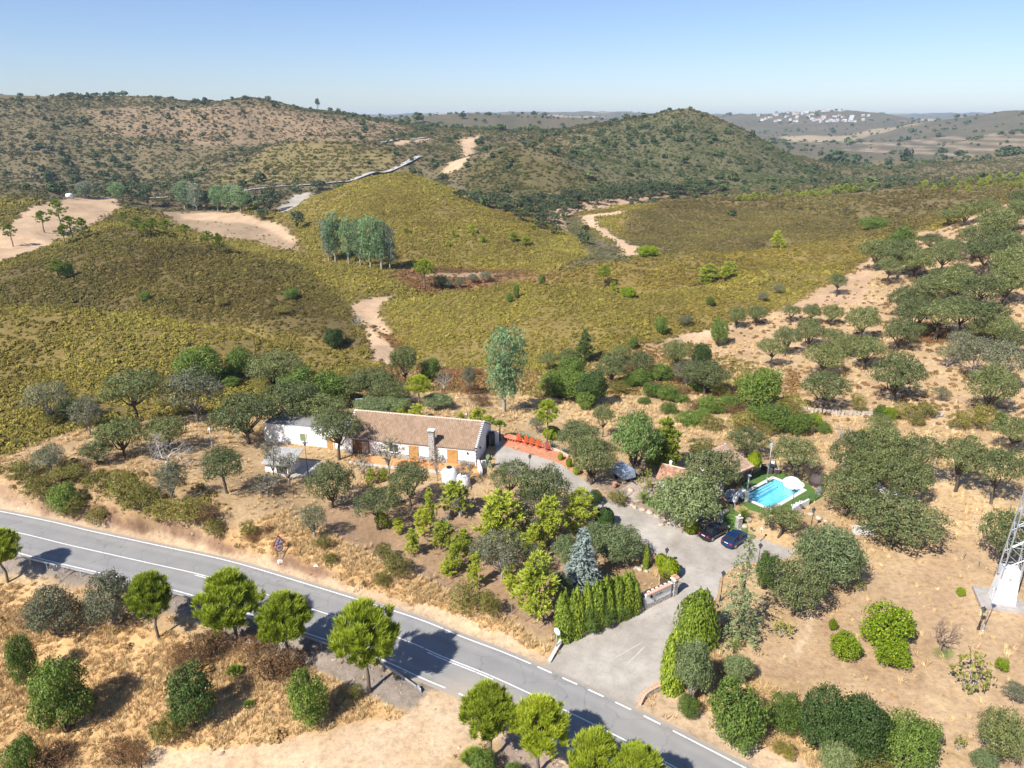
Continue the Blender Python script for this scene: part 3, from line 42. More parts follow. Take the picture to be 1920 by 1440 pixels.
PT = {'warn':(-27.47,71.69,0.69),'disc':(-52.65,69.47,-0.71),'stop':(4.43,57.25,0.12),'walla':(14.25,63.35,0.25),'wallb':(17.51,65.48,0.3),'pillar':(17.98,65.76,0.3),'gate':(18.28,66.31,0.31),'hw0':(5.54,58.47,0.14),'hw1':(8.3,59.96,0.16),'hw2':(11.28,61.52,0.18),'hw3':(14.1,63.18,0.24),'cw0':(3.66,55.65,-0.05),'cw1':(4.24,56.71,0.06),'cw2':(4.97,58.07,0.14),'cw3':(5.35,58.97,0.18),'rw0':(11.56,50.32,-0.05),'rw1':(12.08,51.09,-0.01),'rw2':(13.13,51.75,0.05),'rw3':(14.61,52.42,0.11),'car1':(25.52,77.45,0.62),'car2':(27.74,75.83,0.58),'car1f':(27.4,78.9,0.73),'car1r':(23.91,76.43,0.58),'tower':(52.11,62.72,1.78),'tlamp':(47.69,58.61,1.28),'l1':(22.79,64.48,0.42),'l2':(37.41,76.95,1.49),'l3':(11.46,78.53,0.81),'l4':(2.51,89.98,1.72),'l5':(36.02,89.23,1.7),'l6':(-29.3,91.01,1.95),'l7':(-46.29,99.28,2.48),'l8':(30.86,75.85,0.64),'l9':(18.16,71.06,0.38),'l10':(28.53,69.81,0.52),'pl':(35.63,79.13,1.7),'p_l':(31.69,85.44,1.7),'p_t':(37.39,89.94,1.7),'p_r':(39.87,87.15,1.7),'p_b':(34.12,82.32,1.7),'jac':(39.22,88.3,1.7),'jacr':(40.59,88.76,1.7),'ch1':(36.99,93.31,1.7),'ch2':(38.49,94.0,1.69),'ch3':(37.38,92.13,1.7),'ch4':(38.46,92.13,1.7),'tab':(38.03,93.14,1.7),'day':(43.0,88.76,1.7),'dbox':(42.25,86.18,1.7),'arch':(30.53,83.29,1.7),'egg':(29.33,83.57,1.7),'phA':(29.79,87.23,1.7),'phB':(33.77,90.02,1.7),'phC':(35.0,91.97,1.7),'shower':(32.68,87.23,1.7),'w0':(36.57,81.1,1.7),'w1':(39.48,83.01,1.7),'f0':(39.48,83.01,1.7),'f1':(42.2,85.15,1.7),'f2':(35.1,92.3,1.7),'f3':(36.73,93.48,1.7),'f4':(39.23,92.97,1.7),'f5':(41.01,90.66,1.7),'f6':(41.99,89.07,1.7),'a1':(1.18,101.67,1.98),'a2':(2.35,101.08,1.98),'a3':(3.25,100.5,1.98),'a4':(4.22,99.71,1.99),'a5':(5.5,98.75,2.0),'b0':(-1.28,103.04,1.99),'b1':(0.76,101.86,1.98),'lw0':(0.85,102.73,1.95),'lw1':(5.3,99.75,1.98),'lw2':(7.21,98.41,1.99),'lw3':(8.54,96.56,2.0),'cot':(22.54,87.88,1.34),'cot2':(25.39,87.39,1.61),'awn':(16.0,91.19,1.5),'gp':(14.64,84.7,1.13),'ig':(15.15,85.24,1.15),'sp1':(26.78,79.64,0.75),'sp2':(29.0,78.79,0.8),'sp3':(21.07,79.42,0.73),'t1':(-8.85,89.45,1.83),'t2':(-6.81,88.35,1.75),'gf1':(50.34,84.72,2.11),'gf2':(51.7,83.75,2.25),'gc1':(50.4,85.89,2.11),'gc2':(50.34,83.56,2.11),'gc3':(52.25,85.57,2.29),'gc4':(52.07,83.23,2.3),'sh0':(50.34,85.46,2.1),'sh1':(54.39,84.63,2.56),'sw0':(52.5,120.17,-0.18),'sw1':(57.29,117.13,0.36),'sw2':(63.95,114.44,1.3),'sw3':(67.71,112.08,2.01),'sw4':(72.95,110.61,2.73),'ag1':(1.28,103.22,1.91),'ag2':(2.38,102.62,1.91),'ag3':(3.7,101.59,1.93),'ag4':(6.23,100.01,1.94),'ag5':(7.92,98.05,1.98),'cyc1':(17.8,84.52,1.07),'cyc2':(29.8,79.77,1.15),'cac':(-3.28,93.08,1.99),'pole':(-57.78,152.26,-0.28),'snag':(-5.22,213.17,0.2),'cage':(-48.92,99.49,2.56),'litter':(-22.86,70.18,1.0),'plank':(-28.71,51.43,-2.51),'drum':(-275.54,454.87,3.31),'hut0':(-34.61,90.29,2.41),'lean':(-33.36,92.36,2.19),'pw0':(-4.91,92.73,2.0),'pw1':(-4.36,90.62,1.98),'pw2':(-3.54,93.75,2.0),'wal':(-17.85,94.78,2.0),'sc0':(9.77,55.94,0.02),'sc1':(13.34,58.39,0.13),'sc2':(11.13,55.21,0.03),'sc3':(13.31,57.63,0.12),'urn':(14.38,88.27,1.38),'chair_s':(19.5,88.36,1.32)}
LINES = {'far_road':[(-261.09,503.26,-1.66),(-268.18,537.2,-4.89),(-261.67,545.53,-5.48),(-254.57,553.29,-6.01),(-243.52,555.93,-5.75),(-236.12,567.6,-6.39),(-225.48,572.33,-6.32),(-219.88,585.95,-5.58),(-212.85,596.92,-4.52),(-202.52,598.93,-3.44),(-193.41,604.96,-2.7),(-182.83,608.95,-2.47),(-171.88,612.17,-2.18),(-161.41,617.69,-2.07),(-149.44,617.98,-1.09),(-137.65,619.11,-0.17),(-106.04,653.59,6.74),(-95.73,665.79,11.45),(-86.14,699.1,16.23)],'far_road2':[(-126.49,725.4,27.76),(-114.36,804.55,28.58),(-98.01,862.79,29.35)],'fence1':[(-38.7,86.3,3.29),(-35.8,84.25,3.24),(-33.12,82.57,3.03),(-30.56,81.03,2.77),(-28.66,79.95,2.58),(-26.8,78.84,2.42),(-24.93,77.65,2.33),(-23.1,76.47,2.25),(-21.05,74.99,2.17),(-19.05,73.53,2.11),(-17.13,72.19,1.99),(-15.52,71.12,1.83),(-13.96,70.06,1.67),(-12.42,69.04,1.51),(-10.93,68.09,1.31),(-9.24,67.31,1.06),(-7.57,66.49,0.85),(-5.91,65.58,0.72),(-4.39,64.65,0.71),(-2.89,63.67,0.76),(-1.43,62.77,0.77),(0.0,61.99,0.7),(1.4,61.01,0.57),(2.77,60.07,0.43),(4.1,59.17,0.28)],'fence2':[(45.15,76.21,1.49),(46.8,75.57,1.6),(48.4,74.89,1.73),(49.7,73.59,1.82),(50.94,72.29,1.93),(52.42,70.12,2.06),(53.03,68.3,2.09),(53.61,66.56,2.12),(54.65,65.32,2.21),(55.68,64.15,2.28)],'rail':[(-69.01,77.42,-0.06),(-65.64,76.45,-0.06)]}
ROCKS = [(15.84,83.98,1.06,1.0),(16.48,83.5,1.01,0.7),(17.45,82.89,0.96,0.8),(18.27,82.28,0.92,0.9),(19.13,81.55,0.87,0.7),(19.95,80.71,0.81,0.9),(20.66,80.12,0.77,1.1),(21.49,79.43,0.73,0.9),(22.23,78.73,0.68,0.8),(24.49,81.06,0.84,0.8),(26.16,82.14,1.0,0.9),(27.31,82.59,1.3,0.8),(28.34,82.0,1.4,0.7),(15.51,71.03,0.4,0.6),(14.97,70.42,0.39,0.7),(14.56,70.62,0.39,0.6),(15.71,70.02,0.37,0.5),(15.94,89.72,1.43,0.7),(16.54,87.64,1.3,0.8),(25.51,79.55,0.73,0.7),(29.78,78.9,0.89,0.9),(30.59,79.69,1.35,0.8),(27.87,81.78,1.22,0.7),(37.63,80.96,1.7,0.8),(38.87,80.56,1.7,0.7),(39.57,79.71,1.66,0.8),(36.64,80.17,1.7,0.6),(40.26,79.17,1.51,0.6),(19.3,79.52,0.74,0.7)]
GROUPS = {'redscrub':('red-brown dry shrubs in the golden grass','red-brown dry shrub in the golden grass, {n} from the left'),
 'behindhouse':('dark oaks crowded behind the house','dark holm oak crowded behind house and shed, {n} from the left'),
 'slopebush':('olive bushes on the slope above the road','small olive-green bush on the dry slope above the road, {n} from the left'),
 'bankscrub':('olive scrub bushes on top of the bank','olive scrub bush on top of the left road bank, {n} from the left'),
 'bankdry':('dry grey shrubs on the bank','dry brown little shrub on the bank, {n} from the left'),
 'youngpine':('young pines under the house','small yellow young pine on reddish soil below the house, {n} from the left'),
 'clusteroak':('grey oaks inside the pine cluster','grey lichen oak inside the yellow pine cluster, {n} from the left'),
 'hedge':('cypresses of the entrance hedge','bright green cypress of the entrance hedge, {n} after the road-end column'),
 'ivy':('leafy creepers at the hedge foot','leafy creeper bush at the cypress hedge foot, {n} from the road'),
 'lowbush':('low bushes above the verge','low yellow-green bush above the right road verge, {n} from the left'),
 'poolgrove':('oaks of the grove right of the pool','holm oak in the dense grove right of the pool, {n} from the left'),
 'rightedge':('oaks at the right edge','oak at the right edge above the bare plot'),
 'streambush':('green bushes along the stream bed','green bush in the stream thicket behind the garden, {n} from the left'),
 'roofyellow':('yellow bushes behind the roof','yellow-green pine bush behind the tiled roof, {n} from the left'),
 'roofgrey':('grey bushes behind the roof','grey-green bush behind the tiled roof, {n} from the left'),
 'streamoak':('grey oaks along the stream bed','grey-green oak along the stream bed behind the garden, {n} from the left'),
 'slopelow':('oaks spread over the tan slope','grey-green oak in the lower band of the tan slope, {n} from the left'),
 'slopemid':('oaks spread over the tan slope','grey-green oak in the middle band of the tan slope, {n} from the left'),
 'slopehigh':('oaks spread over the tan slope','grey-green oak in the upper band of the tan slope, {n} from the left'),
 'ridgeoak':('oaks on the upper right ridge','dark holm oak on the upper right ridge, {n} from the left'),
 'wallbush':('bushes along the stone wall','green bush along the stone wall on the tan slope, {n} from the left'),
 'greenband':('green shrub band behind the garden','fresh green shrub of the band behind the pool garden, {n} from the left'),
 'valleybush':('grey bushes in the sandy valley','grey bush by the valley umbrella pine, {n} from the left'),
 'yhill':('saplings on the bright hill','small sapling on the bright yellow-green hill, {n} from the left'),
 'bighill':('saplings on the big central hill','light green sapling on the big central hill, {n} from the left'),
 'hillbush':('bushes on the second left hill','green bush on the brown second left hill, {n} from the left'),
 'euc':('grey eucalyptus stand in the valley','tall grey-green eucalyptus of the valley stand, {n} from the left'),
 'crestpine':('pines along the left hill crest','young pine along the crest of the second left hill, {n} from the left'),
 'eucrow':('eucalyptus row along the far field','eucalyptus of the row behind the sandy field, {n} from the left'),
 'valleyoak':('dark oaks in the far valley','dark holm oak on the sandy far valley floor'),
 'planted':('young pines planted on the far slope','light green young pine planted on the far slope at the right'),
 'thicket':('oaks thickening the right edge of the tan slope','dark grey-green oak in the thick cover at the far right slope'),
 'beltbush':('low bushes in the belt behind the garden','low bush in the scrub belt between garden and stream bed'),
 'understory':('undergrowth among the oaks behind the house','low bush among the oaks at the front left hill foot'),
 'beltdry':('red-brown bracken clumps behind the garden','red-brown bracken clump in the scrub belt behind the garden'),
 'ridgetop':('trees on the skyline','dark tree standing up from the left skyline, {n} from the left')}
PLANTS = [
('S',-59.18,69.89,4.79,7.73,'round bright stone pine cut by the left edge, beside the guard rail'),
('S',-37.33,60.85,4.95,8.66,'small round stone pine right of the grey oaks below the guard rail'),
('S',-28.46,59.12,6.63,10.01,'wide-crowned stone pine third along the guard rail, gaps showing its branches'),
('S',-22.2,56.64,5.6,9.25,'round stone pine standing above the red-brown dry scrub by the guard rail'),
('S',-13.44,52.28,6.19,10.95,'largest round stone pine, its full shadow lying across the road'),
('S',-1.95,44.63,4.93,8.63,'stone pine beside the sandy lay-by with a fan palm at its foot'),
('S',2.25,43.36,4.97,8.32,'stone pine leaning against its neighbour on the lay-by side of the road'),
('S',6.39,40.71,4.47,7.81,'stone pine cut by the bottom edge, left one of the last pair'),
('S',9.28,39.07,4.42,7.99,'stone pine cut by the bottom edge at the road, last of the row'),
('LB',-48.79,62.13,5.87,7.06,'grey lichen-covered oak below the guard rail, left one of two touching'),
('LB',-43.0,63.11,5.91,7.54,'grey-green oak right behind the guard rail beside the first small pine'),
('K',-48.77,56.46,2.64,7.54,'narrow bright green bushy tree near the left edge in golden grass'),
('K',-42.04,51.55,5.16,9.07,'two-lobed bright green tree throwing a long shadow on golden grass'),
('K',-43.23,46.98,2.81,5.11,'green bush in the bottom left corner'),
('KD',-29.33,50.48,4.05,7.36,'dark green dense tree standing alone in golden grass'),
('K',-18.11,49.0,3.57,6.38,'mid green small tree at the edge of the sandy lay-by'),
('FP',-27.3,55.53,2.09,2.5,'small fan palm clump among red-brown dry scrub'),
('FP',-24.66,51.73,1.3,1.47,'tiny fan palm clump in the golden grass'),
('R',-30.38,58.31,3.78,3.21,'@redscrub:6'),
('R',-31.63,57.64,3.22,3.46,'@redscrub:5'),
('R',-23.8,55.22,4.66,4.21,'@redscrub:8'),
('R',-26.31,57.76,3.22,2.8,'@redscrub:7'),
('R',-21.59,55.46,3.12,3.26,'@redscrub:9'),
('R',-33.88,57.48,2.69,2.01,'@redscrub:4'),
('M',-31.17,48.99,3.36,3.45,'olive-yellow bush at the foot of the dark green dense tree'),
('M',-30.71,59.3,1.97,2.3,'olive-green shrub among red-brown scrub under the wide pine'),
('R',-35.05,47.71,2.84,2.83,'@redscrub:2'),
('R',-41.08,47.89,3.34,2.54,'@redscrub:1'),
('R',-51.98,63.29,3.47,3.52,'@redscrub:0'),
('R',-32.99,46.96,2.06,2.8,'@redscrub:3'),
('FP',-3.14,43.85,2.79,3.3,'big fan palm clump at the foot of the lay-by pine'),
('K',-2.38,43.36,2.17,2.6,'low green bush beside the big fan palm at the bottom edge'),
('K',0.09,42.88,1.47,1.85,'green bush tip at the bottom edge below the lay-by pines'),
('M',-14.38,51.49,1.58,1.89,'yellow-green tuft at the trunk of the largest stone pine'),
('K',-59.54,82.94,3.96,4.82,'bright green bush on top of the road bank'),
('L',-43.33,79.97,4.05,6.32,'dark leaning oak above the road bank with a small upper crown'),
('D',-49.3,91.08,7.94,5.7,'bare grey dead tree with wide spreading branches left of the shed'),
('L',-76.56,108.69,7.38,7.68,'oak with long bare dead arms, first tree on the left'),
('L',-67.52,103.78,5.57,6.97,'half-dead grey oak beside the one with bare arms'),
('O',-61.46,107.11,9.65,10.78,'largest dark holm oak in the grove on the left'),
('L',-53.19,110.19,9.93,9.93,'grey-flecked oak right of the largest dark oak'),
('K',-63.23,135.23,9.64,7.94,'bright green broad tree at the foot of the front left hill'),
('K',-57.35,141.28,6.04,6.97,'green rounded tree just right of the bright green broad tree'),
('O',-47.27,133.71,11.47,9.37,'grey-green oak at the hill foot left of a bright green grove'),
('K',-38.59,120.22,8.68,8.07,'fresh green tree touching the oaks behind the shed'),
('K',-33.09,121.32,7.79,7.83,'fresh green tree behind the shed, right one of two'),
('O',-41.39,101.22,10.55,8.72,'spreading holm oak on bare soil left of the shed'),
('O',-36.25,108.05,10.48,8.31,'holm oak right behind the flat shed roof'),
('O',-30.84,106.97,7.82,6.6,'@behindhouse:1'),
('O',-29.74,121.34,5.85,6.8,'@behindhouse:2'),
('O',-27.19,125.7,8.06,7.22,'@behindhouse:3'),
('O',-34.02,106.97,6.11,4.27,'@behindhouse:0'),
('O',-57.17,94.44,7.0,6.51,'flat-crowned oak in the left grove above the bare dead tree'),
('O',-52.05,97.12,6.71,5.96,'oak just above the bare dead tree'),
('O',-59.99,92.28,5.06,3.57,'small oak low on the left slope above the bank scrub'),
('L',-64.62,89.07,5.2,4.55,'thin grey oak in golden grass near the left edge'),
('O',-25.95,95.84,7.24,9.07,'holm oak rising in front of the shed beside the tiled house'),
('LS',-33.01,87.78,3.21,7.89,'thin grey oak at the left corner of the shed'),
('LS',-30.89,87.82,4.41,5.35,'silver lichen oak in front of the lean-to roof'),
('LS',-32.43,83.38,4.51,3.66,'low silver dead-looking oak below the lean-to'),
('O',-37.53,82.93,6.25,6.93,'leaning holm oak on bare soil below the spreading one'),
('O',-23.69,82.08,6.51,7.35,'broad grey-green oak below the lamp post and lean-to'),
('O',-16.74,77.27,6.48,5.99,'rounded oak with thick dark trunk on reddish soil'),
('O',-13.57,83.29,5.49,6.75,'oak with forked black trunk below the house chimney'),
('LS',-17.64,91.07,4.84,6.73,'thin twin-trunked oak in front of the orange terrace'),
('LS',-21.07,89.86,3.76,4.21,'small sparse oak on the terrace edge by the double door'),
('LS',-10.55,89.49,2.54,5.35,'slim sparse oak under the stone chimney'),
('LS',-6.33,88.61,3.27,4.0,'bare-limbed little tree on the terrace beside the white corner wall'),
('L',-23.92,74.1,3.58,4.64,'silver shrubby oak on the slope above the road sign'),
('M',-22.23,71.85,2.01,2.34,'@slopebush:0'),
('M',-20.96,69.64,1.84,1.88,'@slopebush:1'),
('M',-14.96,70.37,2.1,2.61,'@slopebush:3'),
('M',-13.27,67.54,3.71,3.39,'@slopebush:4'),
('M',-14.48,66.41,1.9,2.12,'@slopebush:2'),
('M',-4.78,62.37,3.71,4.2,'rounded olive-green bush on the bank above the roadside'),
('M',-2.56,61.4,2.67,3.63,'olive-green bush right of the larger one above the roadside'),
('M',-63.89,84.76,4.31,3.65,'@bankscrub:1'),
('M',-57.76,82.35,4.23,3.22,'@bankscrub:3'),
('M',-50.21,81.7,5.54,4.47,'@bankscrub:7'),
('M',-47.3,79.9,4.76,4.26,'@bankscrub:8'),
('M',-40.53,77.46,5.31,3.8,'@bankscrub:10'),
('M',-44.36,78.3,4.03,2.85,'@bankscrub:9'),
('M',-56.06,85.16,3.59,3.24,'@bankscrub:4'),
('M',-53.97,80.41,3.04,3.18,'@bankscrub:5'),
('M',-36.67,75.59,2.62,2.8,'@bankscrub:11'),
('M',-53.99,87.23,3.23,1.81,'@bankscrub:6'),
('M',-61.75,87.47,5.15,2.47,'@bankscrub:2'),
('M',-67.29,87.12,4.39,3.69,'@bankscrub:0'),
('M',-32.1,74.72,2.33,2.63,'@bankscrub:12'),
('R',-31.41,74.3,1.94,1.5,'@bankdry:1'),
('R',-29.96,75.02,1.56,1.13,'@bankdry:2'),
('R',-37.51,76.47,2.63,3.02,'@bankdry:0'),
('Y',-19.72,88.69,1.64,2.68,'@youngpine:0'),
('Y',-18.17,89.59,1.51,2.2,'@youngpine:2'),
('Y',-10.42,78.05,1.74,6.11,'slender yellow-green pine on a bare stem between oak and terrace'),
('Y',-10.95,76.02,2.23,4.54,'yellow-green bushy young pine right of the forked oak trunk'),
('Y',-11.67,71.85,2.26,3.8,'pale young pine on reddish soil, lowest one left of the cluster'),
('Y',-8.33,73.06,2.92,4.58,'bright young pine with open branches below the silver dead tree'),
('Y',-6.55,68.88,2.18,4.92,'pale yellow young pine near the middle fence line'),
('Y',-7.44,80.86,3.99,5.56,'yellow-green pine in front of the white tanks'),
('Y',-4.13,66.62,2.01,4.9,'slim bright young pine left of the big grey oak trunk'),
('Y',-1.4,73.7,5.45,8.78,'biggest yellow pine in the middle of the cluster'),
('Y',-2.85,74.98,2.59,5.25,'yellow pine tucked against the left side of the biggest one'),
('Y',4.52,74.96,4.13,7.44,'broad yellow pine right of the grey oak by the drive'),
('Y',8.75,78.69,4.17,6.16,'yellow pine standing at the drive edge beside the dark clipped ball'),
('Y',2.53,72.44,3.03,4.93,'small yellow pine below the grey oak trunk'),
('Y',2.36,61.52,4.62,8.69,'tall two-tiered lime pine left of the cypress hedge'),
('Y',-16.32,77.31,2.0,3.37,'@youngpine:1'),
('Y',-14.22,76.42,1.59,2.44,'@youngpine:4'),
('Y',-5.63,71.54,2.5,4.74,'@youngpine:6'),
('Y',-7.27,68.34,1.82,2.51,'@youngpine:5'),
('Y',-15.91,82.98,1.41,2.81,'@youngpine:3'),
('Y',-0.29,65.74,2.34,4.18,'@youngpine:7'),
('D',-6.76,80.87,4.55,4.95,'silver-white bare twiggy tree below the white tanks'),
('D',-8.59,76.42,3.43,3.81,'low silver-white bare tree left of the biggest yellow pine'),
('L',-1.19,67.45,5.46,6.99,'grey lichen oak with thick pale trunk in the pine cluster'),
('O',-0.21,83.2,6.04,7.14,'grey-green oak at the right corner of the house terrace'),
('O',4.03,79.13,6.45,9.09,'large grey-green oak beside the drive, in front of its lamp'),
('L',1.64,76.22,4.6,5.67,'@clusteroak:1'),
('L',-3.41,70.61,3.72,4.0,'@clusteroak:0'),
('L',2.43,68.87,3.04,4.3,'@clusteroak:2'),
('V',12.39,71.61,5.76,5.41,'broad olive tree between blue conifer and drive'),
('V',6.29,70.22,3.45,5.06,'olive tree left of the blue conifer'),
('V',5.2,64.47,2.54,4.01,'olive bush squeezed between lime pine and hedge'),
('V',9.88,73.2,3.19,4.82,'olive tree partly behind the blue conifer'),
('X',7.89,66.97,4.36,8.12,'pale blue-grey conical conifer above the hedge'),
('C',5.36,58.97,1.93,6.39,'clipped cypress at the road end of the hedge, darkest column'),
('C',6.58,59.47,1.62,6.42,'@hedge:0'),
('C',7.63,60.26,1.63,6.6,'@hedge:1'),
('C',8.65,60.59,1.64,6.49,'@hedge:2'),
('C',9.77,61.25,1.55,6.39,'@hedge:3'),
('C',10.86,61.92,1.56,6.17,'@hedge:4'),
('C',11.89,62.43,1.68,6.07,'@hedge:5'),
('C',12.74,63.11,1.81,5.57,'cypress at the white wall end of the hedge, tallest bright fronds'),
('K',7.65,59.8,2.51,3.73,'@ivy:0'),
('K',9.54,60.93,2.55,3.17,'@ivy:1'),
('K',11.25,61.93,2.25,2.86,'@ivy:2'),
('FP',12.14,66.32,2.96,3.39,'fan palm showing above the middle of the cypress hedge'),
('C',15.73,70.63,0.75,3.73,'thin spindle cypress with a ball around its waist beside the drive'),
('T',17.58,71.06,1.38,1.77,'small yellow-green clipped ball beside the gate bush'),
('T',18.01,69.04,2.45,2.61,'large dark green clipped ball behind the gate pillar'),
('TD',11.88,79.24,2.46,2.67,'dark glossy clipped ball at the drive bend under a lamp'),
('T',22.65,77.8,1.62,2.03,'yellow-green clipped ball beside the black car'),
('T',7.26,95.67,0.8,1.24,'small clipped ball at the end of the brick terrace'),
('T',8.38,93.65,0.94,1.57,'middle clipped ball below the brick terrace'),
('T',9.31,91.62,1.0,1.55,'yellow-green clipped ball lowest below the brick terrace'),
('T',6.43,104.16,2.91,2.07,'low rounded bush behind the lone umbrella pine by the terrace'),
('T',23.57,78.03,0.68,1.02,'tiny bright green tuft plant in the rockery'),
('CB',18.43,57.89,4.21,7.32,'broad bright cypress at the right side of the drive'),
('C',14.88,52.08,1.94,7.31,'tall narrow cypress column at the drive mouth'),
('V',16.08,50.25,3.59,7.64,'shaggy olive-grey shrub behind the cypress column'),
('K',15.62,48.79,1.88,2.73,'small green bush at the wall end by the drive mouth'),
('V',21.03,52.51,2.87,3.36,'grey olive shrub on the orchard edge'),
('F',22.74,58.31,5.19,13.59,'tall feathery open pine between drive and orchard'),
('KD',28.29,66.45,2.59,5.24,'dark narrow evergreen squeezed behind the feathery pine'),
('O',29.7,61.83,6.19,7.62,'dense green holm oak right of the feathery pine'),
('V',34.95,66.84,7.64,7.89,'big pale olive tree right of the drive kerb'),
('O',33.18,76.24,5.13,4.56,'low brownish round oak between parked cars and lamp'),
('Q',37.26,57.39,4.95,4.65,'large bright lime citrus tree in the orchard'),
('Q',36.35,54.31,3.14,3.16,'lime citrus bush right below the large citrus tree'),
('Q',32.27,55.56,2.89,3.45,'rounded citrus bush left of the large citrus tree'),
('Q',32.89,59.53,0.82,1.6,'tiny upright citrus sapling in the orchard'),
('DB',42.16,56.25,3.22,4.09,'leafless brownish orchard tree on a green patch'),
('Q2',41.76,51.21,3.67,4.26,'sparse yellowing orchard bush on the right'),
('Q',46.16,53.28,1.2,1.51,'small green seedling right of the yellowing bush'),
('Q2',38.59,65.68,1.3,1.41,'small yellow-green plant on the bare plot edge'),
('Q',48.68,64.22,1.04,0.97,'small dark green plant alone left of the tower'),
('PB',21.87,56.37,1.78,2.59,'young banana-like palm in the shade of the feathery pine'),
('Q2',27.62,58.84,2.49,1.73,'bare little orchard bush in a stone ring'),
('K',18.84,45.96,4.8,6.74,'big green bush above the road at the bottom right'),
('K',23.48,47.0,3.0,4.24,'green bush between the big bush and the dark tree'),
('KD',25.59,45.14,3.59,6.94,'dark blue-green tree on a short trunk above the road'),
('KD',28.34,44.0,4.72,6.8,'wide dark blue-green tree right of the short-trunked one'),
('K',31.78,43.14,4.59,5.72,'lighter green wide tree at the bottom right'),
('V',26.05,42.85,2.99,3.41,'grey-green bush under the dark tree at the bottom edge'),
('M',28.37,42.29,3.81,3.12,'olive-yellow bush at the bottom edge'),
('M',22.34,44.9,1.07,1.41,'@lowbush:0'),
('M',22.77,44.22,1.32,1.75,'@lowbush:1'),
('O',38.96,42.9,3.87,6.54,'dark holm oak in the bottom right corner'),
('L',44.58,49.3,2.17,2.53,'grey oak at the right edge above the corner oak'),
('Q2',37.09,44.59,1.06,1.86,'thin sapling on the bare red soil at the bottom'),
('V',37.78,42.45,2.12,2.55,'grey shrub at the foot of the corner oak'),
('M',17.1,51.48,1.95,3.09,'olive bush behind the drive mouth wall'),
('O',46.21,73.87,10.69,7.05,'huge wide-spreading oak below the white garden furniture'),
('O',43.15,80.45,7.65,6.98,'pale rounded oak beside the round rattan daybed'),
('O',47.65,88.82,7.09,8.14,'@poolgrove:0'),
('O',51.2,88.82,7.66,9.0,'@poolgrove:2'),
('O',54.2,86.21,6.6,8.73,'@poolgrove:4'),
('O',48.46,85.0,6.41,7.6,'@poolgrove:1'),
('O',50.97,81.75,6.2,7.77,'@poolgrove:3'),
('O',58.12,101.98,5.02,5.04,'small oak crown topping the grove behind the pool'),
('D',52.36,103.05,3.05,3.72,'leafless grey bush at the left end of the pool grove'),
('O',59.27,83.84,6.29,8.9,'tall-stemmed oak on open ground right of the pool grove'),
('O',61.3,79.86,5.9,8.81,'oak at the right edge beside the tall-stemmed one'),
('O',73.46,94.58,6.22,6.4,'@rightedge'),
('O',54.88,67.62,5.76,8.23,'oak behind the lattice tower'),
('O',39.73,90.02,6.9,7.01,'pale-trunked oak just behind the pool fence'),
('O',35.61,97.48,6.77,4.98,'flat oak behind the pool house wall'),
('O',26.03,82.6,7.63,10.16,'big grey-green oak over the pool house roof'),
('V',22.11,79.2,8.63,8.15,'large pale olive tree between gate garden and pool house'),
('O',11.28,89.14,6.83,7.94,'oak shading the parked trailer below the brick terrace'),
('O',10.08,97.85,6.93,5.68,'dark oak behind the terrace end'),
('G',17.28,90.2,7.3,11.22,'tall light-green broad tree in the garden centre'),
('Y2',22.25,93.0,5.37,9.33,'tall rounded green pine right of the tall light-green tree'),
('S2',5.5,102.16,4.5,7.82,'lone umbrella pine behind the brick terrace'),
('L',4.01,106.46,2.96,3.24,'grey bush left of the lone umbrella pine'),
('O',14.82,105.61,3.62,6.39,'small green-topped oak behind the garden trees'),
('Q2',18.41,86.59,2.48,4.45,'small yellowish tree on a thin stem in the gate garden'),
('TL',34.45,90.66,1.9,4.07,'lollipop-clipped tree by the pool house corner'),
('M',29.15,98.22,4.89,3.06,'yellow-green shrub behind the big grey oak'),
('KD',11.12,84.21,2.15,2.2,'low shrub by the little iron gate'),
('M',14.12,83.67,2.85,2.84,'sprawling grey bush left of the little iron gate'),
('E',-1.5,118.65,8.65,16.59,'tall lone eucalyptus behind the house'),
('O',-22.86,142.86,6.34,9.47,'dark oak rising right beside the sandy gully mouth'),
('K',-17.92,146.44,4.89,5.68,'@streambush:0'),
('S2',-16.79,120.08,5.21,7.25,'loose green pine right behind the tiled roof'),
('L',-8.48,132.68,3.18,6.78,'thin dark tree left of the lone eucalyptus'),
('O',-23.75,123.38,6.93,7.21,'@behindhouse:4'),
('O',-21.02,121.36,4.89,5.26,'@behindhouse:5'),
('D',-13.98,136.69,4.37,4.89,'bare bush in the stream bed behind the house'),
('Y',-16.41,113.41,2.95,3.1,'@roofyellow:1'),
('Y',-5.8,111.33,3.26,2.95,'@roofyellow:3'),
('Y',-8.77,111.94,1.83,1.79,'@roofyellow:2'),
('Y',-3.97,110.55,1.99,1.87,'@roofyellow:4'),
('Y',-19.54,115.47,1.88,1.63,'@roofyellow:0'),
('V',-24.75,117.44,7.62,3.09,'@roofgrey:0'),
('V',-21.13,118.5,5.76,2.8,'@roofgrey:1'),
('V',-13.58,119.86,5.82,3.14,'@roofgrey:2'),
('P',-1.94,102.62,2.87,3.69,'small fan-leaved palm tree behind the house gable'),
('K',12.76,143.45,6.15,6.52,'@streambush:2'),
('K',8.9,130.71,6.91,5.93,'@streambush:1'),
('K',12.55,128.42,6.79,6.82,'@streambush:3'),
('KD',15.26,125.22,6.02,7.96,'@streambush:5'),
('K',13.93,123.13,3.98,4.07,'@streambush:4'),
('PO',17.6,163.8,4.63,9.43,'light green poplar-like tree at the hill foot'),
('O',20.63,138.9,6.84,7.73,'@streamoak:2'),
('O',27.14,142.6,5.65,7.19,'@streamoak:4'),
('K',26.71,139.41,5.56,3.79,'@streambush:6'),
('O',37.29,152.67,6.5,7.34,'@streamoak:5'),
